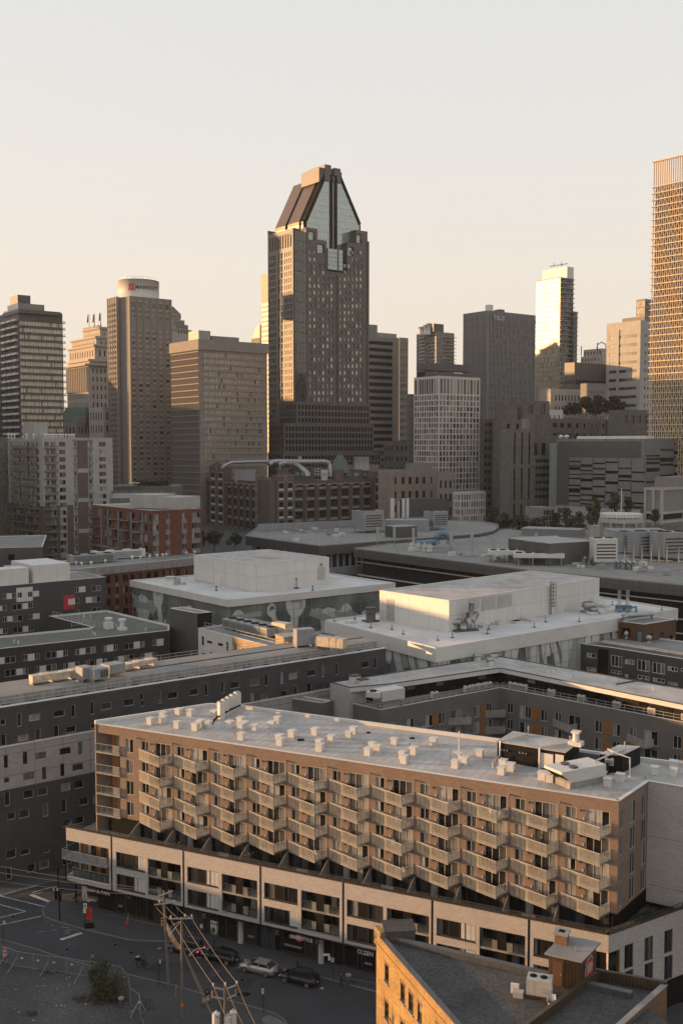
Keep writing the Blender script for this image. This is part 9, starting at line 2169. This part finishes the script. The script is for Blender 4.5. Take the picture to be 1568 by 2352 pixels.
pb_=TW.pt(US[9]+PT*.62,SL[1],.8); person('person with reddish hair standing on the second balcony of the tenth column',pb_,TW.ang+3.14,{},'cloth_black','cloth_black','rust_metal')
# ---- old brick building bottom right
t=thing('brick_building','old yellow-brown brick building with tar roofs and a tall sunlit left wall','building',(8,90,0)); zr=15.0
a=P(864,2152,zr); b=P(1036,2352,zr); d=(V2(b)-V2(a)).normalized(); Fw=Wall(V2(a),V2(a)+d*34); bk1=V2(P(953,2157,zr)); c1=V2(P(1263,2228,zr)); dB=(c1-bk1).normalized()
q8_=lambda x,y:(832.6+x/3.6413,1980.9+y/3.6413); qg=lambda x,y:(1177+x/4.0103,1980.9+y/4.0103)
Hh_=[Fw.rect(*q8_(*v[:2]),*q8_(*v[2:])) for v in ((184,840,217,1018),(316,995,352,1190),(382,1078,422,1275),(457,1160,494,1345))]
zz0,zz1=Hh_[1][2],Hh_[1][3]; Hh_=[(h[0],h[1],zz0,zz1) for h in Hh_]; Hh_.append((Fw.u(832.6+610/3.6413,2340),Fw.u(832.6+650/3.6413,2340),zz0,zz1))
Hh_+=[(h[0],h[1],h[2]-3.6,h[3]-3.6) for h in Hh_[:2]+Hh_[2:]]
Hh_+=[(h[0],h[1],h[2]-3.6,h[3]-3.6) for h in Hh_[5:]]
mb=MB(); holed(mb,Fw,0,Fw.len,0,zr+.5,Hh_,.25); mb.build('sunlit_wall',M['brick_old'],t); put_windows(t,wins(Fw,Hh_,.18,(1,1,.06,'dark_frame','glass_dark',(.5,))))
for h in Hh_: k=MB(); k.wbox(Fw,h[0]-.12,h[1]+.12,h[2]-.16,h[2],-.05,.12); k.build('window_sill',M['concrete'],t); k=MB(); k.wbox(Fw,h[0]-.1,h[1]+.1,h[3],h[3]+.28,0,.02); k.build('lintel',M['brick_side'],t)
k=MB(); k.wbox(Fw,-.2,Fw.len,zr-.55,zr-.35,0,.18); k.wbox(Fw,-.2,Fw.len,zr-.35,zr+.5,-.01,.10); k.build('cornice',M['brick_old'],t); k=MB(); k.wbox(Fw,0,Fw.len,zr+.5,zr+.58,-.35,.16); k.build('coping',M['metal_dark'],t)
far=V2(a)+dB*24;
pts=[V2(a),Fw.q,Fw.q+dB*26,far]
k=MB(); k.poly([(p.x,p.y,zr) for p in pts]); k.build('tar_roof',M['roof_tar'],t)
k=MB(); k.quad((far.x,far.y,0),(a.x,a.y,0),(a.x,a.y,zr),(far.x,far.y,zr)); k.wbox(Wall(far,V2(a)),0,24,zr-.01,zr+.42,-.3,0); k.build('rear_wall',M['brick_side'],t)
bp=Wall(V2(a),far); k=MB(); k.wbox(bp,2.5,bp.len,zr,zr+.5,-.06,.55); k.build('rear_parapet',M['metal_dark'],t)
# front-left corner box
k=MB(); w_=Wall(V2(P(*q8_(190,665),zr)),V2(P(*q8_(440,655),zr))); k.wbox(w_,0,w_.len,zr,zr+.95,-2.3,0); k.wbox(w_,-.1,w_.len+.1,zr+.95,zr+1.03,-2.4,.1,1); k.build('corner_box',[M['metal_dark'],M['roof_tar']],t)
k=MB(); k.wbox(Fw,-.25,1.25,zr,zr+1.0,-.4,.12); k.build('corner_parapet',M['brick_old'],t); k=MB()
for i in range(4): k.bar(Fw.pt(.1+.3*i,zr+.3,.14),Fw.pt(.3+.3*i,zr+.85-.15*(i%2),.14),.05)
k.build('graffiti',M['metal_white'],t)
# stair hut with graffiti, chimney, dividing parapet, second roof
A1=P(*qg(325,1120),zr); A2=P(*qg(608,1188),zr); A3=P(*qg(762,1060),zr); hz=2.7
th_=thing('stair_hut','rusty ribbed stair hut with red graffiti on the tar roof','roof hut',A2); w1_,w2_=Wall(V2(A1),V2(A2)),Wall(V2(A2),V2(A3)); A4=V2(A1)+V2(A3)-V2(A2)
k=MB(); k.prism([V2(A1),V2(A2),V2(A3),A4],zr,zr+hz); k.build('casing',M['rust_metal'],th_)
k=MB(); o_=[(w1_.pt(-.3,0,.3)),(w1_.pt(w1_.len+.3,0,.3)),(w2_.pt(w2_.len+.3,0,.3)),Vector((A4.x-.2,A4.y+.3,0))]; k.box8([Vector((p.x,p.y,zr+hz+(.0 if i in(0,1) else .35))) for i,p in enumerate(o_)]+[Vector((p.x,p.y,zr+hz+(.14 if i in(0,1) else .5))) for i,p in enumerate(o_)]); k.build('roof_sheet',M['roof_grey'],th_)
r0=(w1_.len*.14,w1_.len*.46); k=MB(); k.wbox(w1_,r0[0],r0[1],zr+.1,zr+2.2,0,.05); k.build('door',M['siding_brown'],th_); k=MB(); k.obox(w1_.pt(r0[1]-.1,zr+1.1,.1),.08,.08,.08); k.build('door_knob',M['sun_conc'],th_)
k=MB()
for i in range(12):
 u=w1_.len*(.5+.045*i); k.wbox(w1_,u,u+.04,zr,zr+hz-.02,0,.05)
k.build('rib',M['rust_metal'],th_)
def blob(mm,cs,o):
 k=MB();
 for u,z,ru,rz in cs: k.poly([w2_.pt(u+ru*math.cos(s),z+rz*math.sin(s),o+.002*len(k.f)) for s in [2*math.pi*i/14 for i in range(14)]])
 k.build('graffiti',M[mm],th_)
gu=w2_.len*.55; G=[(gu,zr+1.9,.42,.33),(gu+.35,zr+2.0,.3,.36),(gu-.1,zr+1.15,.50,.5),(gu+.35,zr+1.3,.36,.42)]
blob('sign_white',[(u,z,a_+.09,b_+.09) for u,z,a_,b_ in G],.02); blob('graffiti_red' if 'graffiti_red' in M else 'red_paint',G,.04)
k=MB(); c0=w2_.pt(gu-.2,zr+1.0,.07); [k.bar(w2_.pt(gu-.3+.2*i,zr+.9+.1*i,.07),w2_.pt(gu-.2+.22*i,zr+1.9,.07),.05) for i in range(4)]; k.build('graffiti_outline',M['sign_white'],th_)
p=P(*qg(455,800),zr); ch=thing('chimney','square brick chimney with stone cap behind the rusty hut','chimney',p); y_=A1.y+1.5; pc=D(*qg(450,760),y_); k=MB(); k.obox((pc.x,pc.y,zr),1.05,1.05,pc.z-zr+1.1,PW.ang); k.build('brick_shaft',M['brick_side'],ch); zt=pc.z+1.1; k=MB(); k.obox((pc.x,pc.y,zt),1.3,1.3,.18,PW.ang); k.build('stone_cap',M['concrete'],ch); k=MB(); k.obox((pc.x,pc.y,zt+.18),.55,.55,.012,PW.ang); k.build('flue_opening',M['black'],ch)
D1=V2(P(*qg(760,1075),zr)); D2=V2(P(*qg(215,1487),zr)); dd=(D2-D1).normalized(); Dw=Wall(D1+dd*.2,D1+dd*30); k=MB(); k.wbox(Dw,0,Dw.len,zr-.5,zr+.85,-.35,0); k.build('dividing_parapet',M['rust_metal'],t)
Q1=V2(P(*qg(760,1062),zr)); Q2=V2(P(*qg(1415,1183),zr)); Q3=V2(P(*qg(1080,1487),zr)); q3=Q2+(Q3-Q2).normalized()*32; W1=Wall(Q2,Q1)
k=MB(); z2=zr-.25; k.poly([(p.x,p.y,z2) for p in (Q1,Dw.q,q3,Q2)]); k.build('tar_roof',M['roof_tar'],t); k=MB(); k.wbox(W1,0,W1.len,z2,zr+.75,-.02,.3); k.build('rear_parapet',M['rust_metal'],t); k=MB(); k.wbox(W1,0,W1.len,0,z2,-.02,.28); k.build('rear_wall',M['brick_side'],t)
Ew=Wall(q3,Q2); k=MB(); k.wbox(Ew,0,Ew.len,0,z2+.7,-.35,0); k.build('right_brick_wall',M['brick_side'],t); k=MB(); k.wbox(Ew,0,Ew.len+.1,z2+.7,z2+.8,-.45,.06); k.build('coping',M['concrete'],t)
# roof equipment
p=P(*qg(245,1262),zr); c_=Vector((p.x,p.y,zr)); tt=thing('rooftop_unit','cream rooftop air unit with two fans and rain hood on the tar roof','air handler',c_); aa=PW.ang+.15
k=MB(); k.obox(c_+Vector((.1,.5,0)),2.0,1.3,.35,aa); k.build('curb',M['siding_brown'],tt); k=MB(); k.obox(c_+Vector((.1,.5,.35)),2.1,1.4,1.35,aa); k.build('casing',M['cream'] if 'cream' in M else M['stone_pale'],tt); k=MB(); [k.cyl((c_.x+s+.1,c_.y+.55-s*.35),.3,zr+1.7,zr+1.76,14) for s in (-.5,.35)]; k.build('fan',M['black'],tt)
k=MB(); k.obox(c_+Vector((.5,-.35,1.1)),1.0,.4,.25,aa); k.obox(c_+Vector((.5,-.4,.6)),1.0,.5,.2,aa); k.build('rain_hood',M['stone_pale'],tt)
p=P(*qg(50,1235),zr); tt=thing('condenser_unit','small grey-white box with slatted back on the tar roof, left of the cream unit','air conditioner',p); k=MB(); k.obox(p,.85,.65,.5,aa); k.build('casing',M['stone_pale'],tt); k=MB(); k.obox(p+Vector((-.2,.6,0)),.7,.3,.8,aa); k.build('slatted_cover',M['metal_trim'],tt)
p=P(*qg(352,1330),zr); tt=thing('vent_hood','rounded grey vent hood near the dividing parapet','roof vent',p); k=MB(); k.tube([p+Vector((-.35,0,.75)),p+Vector((.35,-.1,.75))],.36,14); k.obox(p,.5,.5,.7,aa); k.build('hood',M['metal_grey'],tt,True)
for x,y in ((100,1470),(1340,1351)): pass
p=P(*qg(583,835),zr); vent_pipe(th_,D(*qg(583,815),A2.y+1.2),.45,.07,'galv')
# trees: clumps below the hall and in the park ------------------------
def tree(label,x,yb,yt,w_,Y,n=9,m='leaf_dark',leaf=.45,name='tree'):
 b_=D(x,yb,Y); tp_=D(x,yt,Y); h=tp_.z-b_.z; r=w_/F*Y*.75; t_=thing(name,label,'tree',b_,'trees of the small park and streets'); k=MB(); k.tube([b_,b_+e*h*.45,b_+Vector((.3,0,h*.8))],[h*.035,h*.025,h*.008],6)
 for i in range(4): a=R.uniform(0,6.28); k.tube([b_+e*h*.4,b_+Vector((r*.6*math.cos(a),r*.6*math.sin(a),h*.72))],[h*.015,h*.005],5)
 k.build('trunk',M['bark'],t_); k=MB()
 for i in range(n):
  a=R.uniform(0,6.28); f=R.uniform(.0,.75); zf=R.uniform(.35,.93); rr=r*(1.15-zf)**.5*f; leafclump(k,b_+Vector((rr*math.cos(a)*1.1,rr*math.sin(a),h*zf)),r*R.uniform(.28,.45),60,leaf)
 k.build('crown',M[m],t_)
TR=[(492,1268,1222,40,395,'round dark tree at the street corner below the brick industrial building'),(540,1262,1225,30,420,'small dark tree right of the corner tree below the brick building'),(468,1262,1215,22,440,'narrow dark tree left of the corner tree'),
(1130,1230,1160,34,440,'leftmost park tree beside the white gridded wing'),(1160,1235,1178,38,425,'second park tree from the left'),(1195,1240,1180,40,415,'third park tree, before the small concrete pavilion'),(1235,1240,1185,38,410,'fourth park tree, right of the small concrete pavilion'),(1270,1240,1178,32,405,'fifth park tree at the corner of the grey panelled pavilion'),
(1300,1240,1165,34,400,'tall park tree before the pale base wall'),(1328,1240,1175,34,398,'seventh park tree, left of the tallest'),(1358,1240,1160,32,396,'eighth park tree, beside the tallest one'),(1368,1236,1135,24,402,'tallest park tree, just left of the rotunda'),(1410,1230,1130,34,400,'tree rising behind the rotunda roof'),(1440,1230,1140,26,404,'tree behind the rotunda flagpole'),(1503,1210,1170,24,380,'small tree before the framed pale building'),]
for x,yb,yt,w_,Y,lb in TR: tree(lb,x,yb,yt,w_,Y,n=14,m='leaf' if yt<1180 and x>1290 else 'leaf_dark')
HILL=[(1320,955,928,38),(1345,956,915,34),(1368,957,910,30),(1392,957,920,32),(1408,957,908,28),(1300,955,935,24),(1425,956,925,26),(1360,957,930,40)]
for i,(x,yb,yt,w_) in enumerate(HILL): tree('dark evergreen, '+('first','second','third','fourth','fifth','sixth','seventh','eighth')[i]+' of the terrace-top trees behind the concrete complex',x,yb,yt,w_,615,n=16,leaf=.7,name='evergreen_tree')
# blocks added beyond the left edge, unseen, to keep the streets and lower storeys in shade
def shade_block(label,x0,x1,y0,y1,z,m='brick_brown'):
 t_=thing('apartment_building',label,'apartment building',((x0+x1)/2,(y0+y1)/2,0)); pts=[Vector((x0,y0)),Vector((x1,y0)),Vector((x1,y1)),Vector((x0,y1))]; hs_={}  # name and category shared with real buildings; these are added for shade
 for i in (0,1):
  L_=(pts[(i+1)%4]-pts[i]).length; hs_[i]=grid(1,L_-1,2,z-1,max(2,int(L_/4)),max(1,int((z-3)/3.2)),.45,.55)
 body(t_,pts,-1,z,m,'roof_grey',hs_,parapet=.4)
for a_ in SHADE_BLOCKS: shade_block(*a_)
# evening haze between the camera and the skyline
hm=bpy.data.materials.new('haze'); hm.use_nodes=True; hn=hm.node_tree.nodes; hl_=hm.node_tree.links
for n in list(hn): hn.remove(n)
ho=hn.new('ShaderNodeOutputMaterial'); hv=hn.new('ShaderNodeVolumePrincipled'); hv.inputs['Color'].default_value=(.93,.90,.86,1); hv.inputs['Density'].default_value=HAZE; hv.inputs['Anisotropy'].default_value=.2
hl_.new(hv.outputs[0],ho.inputs['Volume']); MT['haze']=hm
if HAZE>0:
 k=MB(); k.box(-520,520,-60,1320,-5,266); o=k.build('haze',M['haze']); o['kind']='stuff'
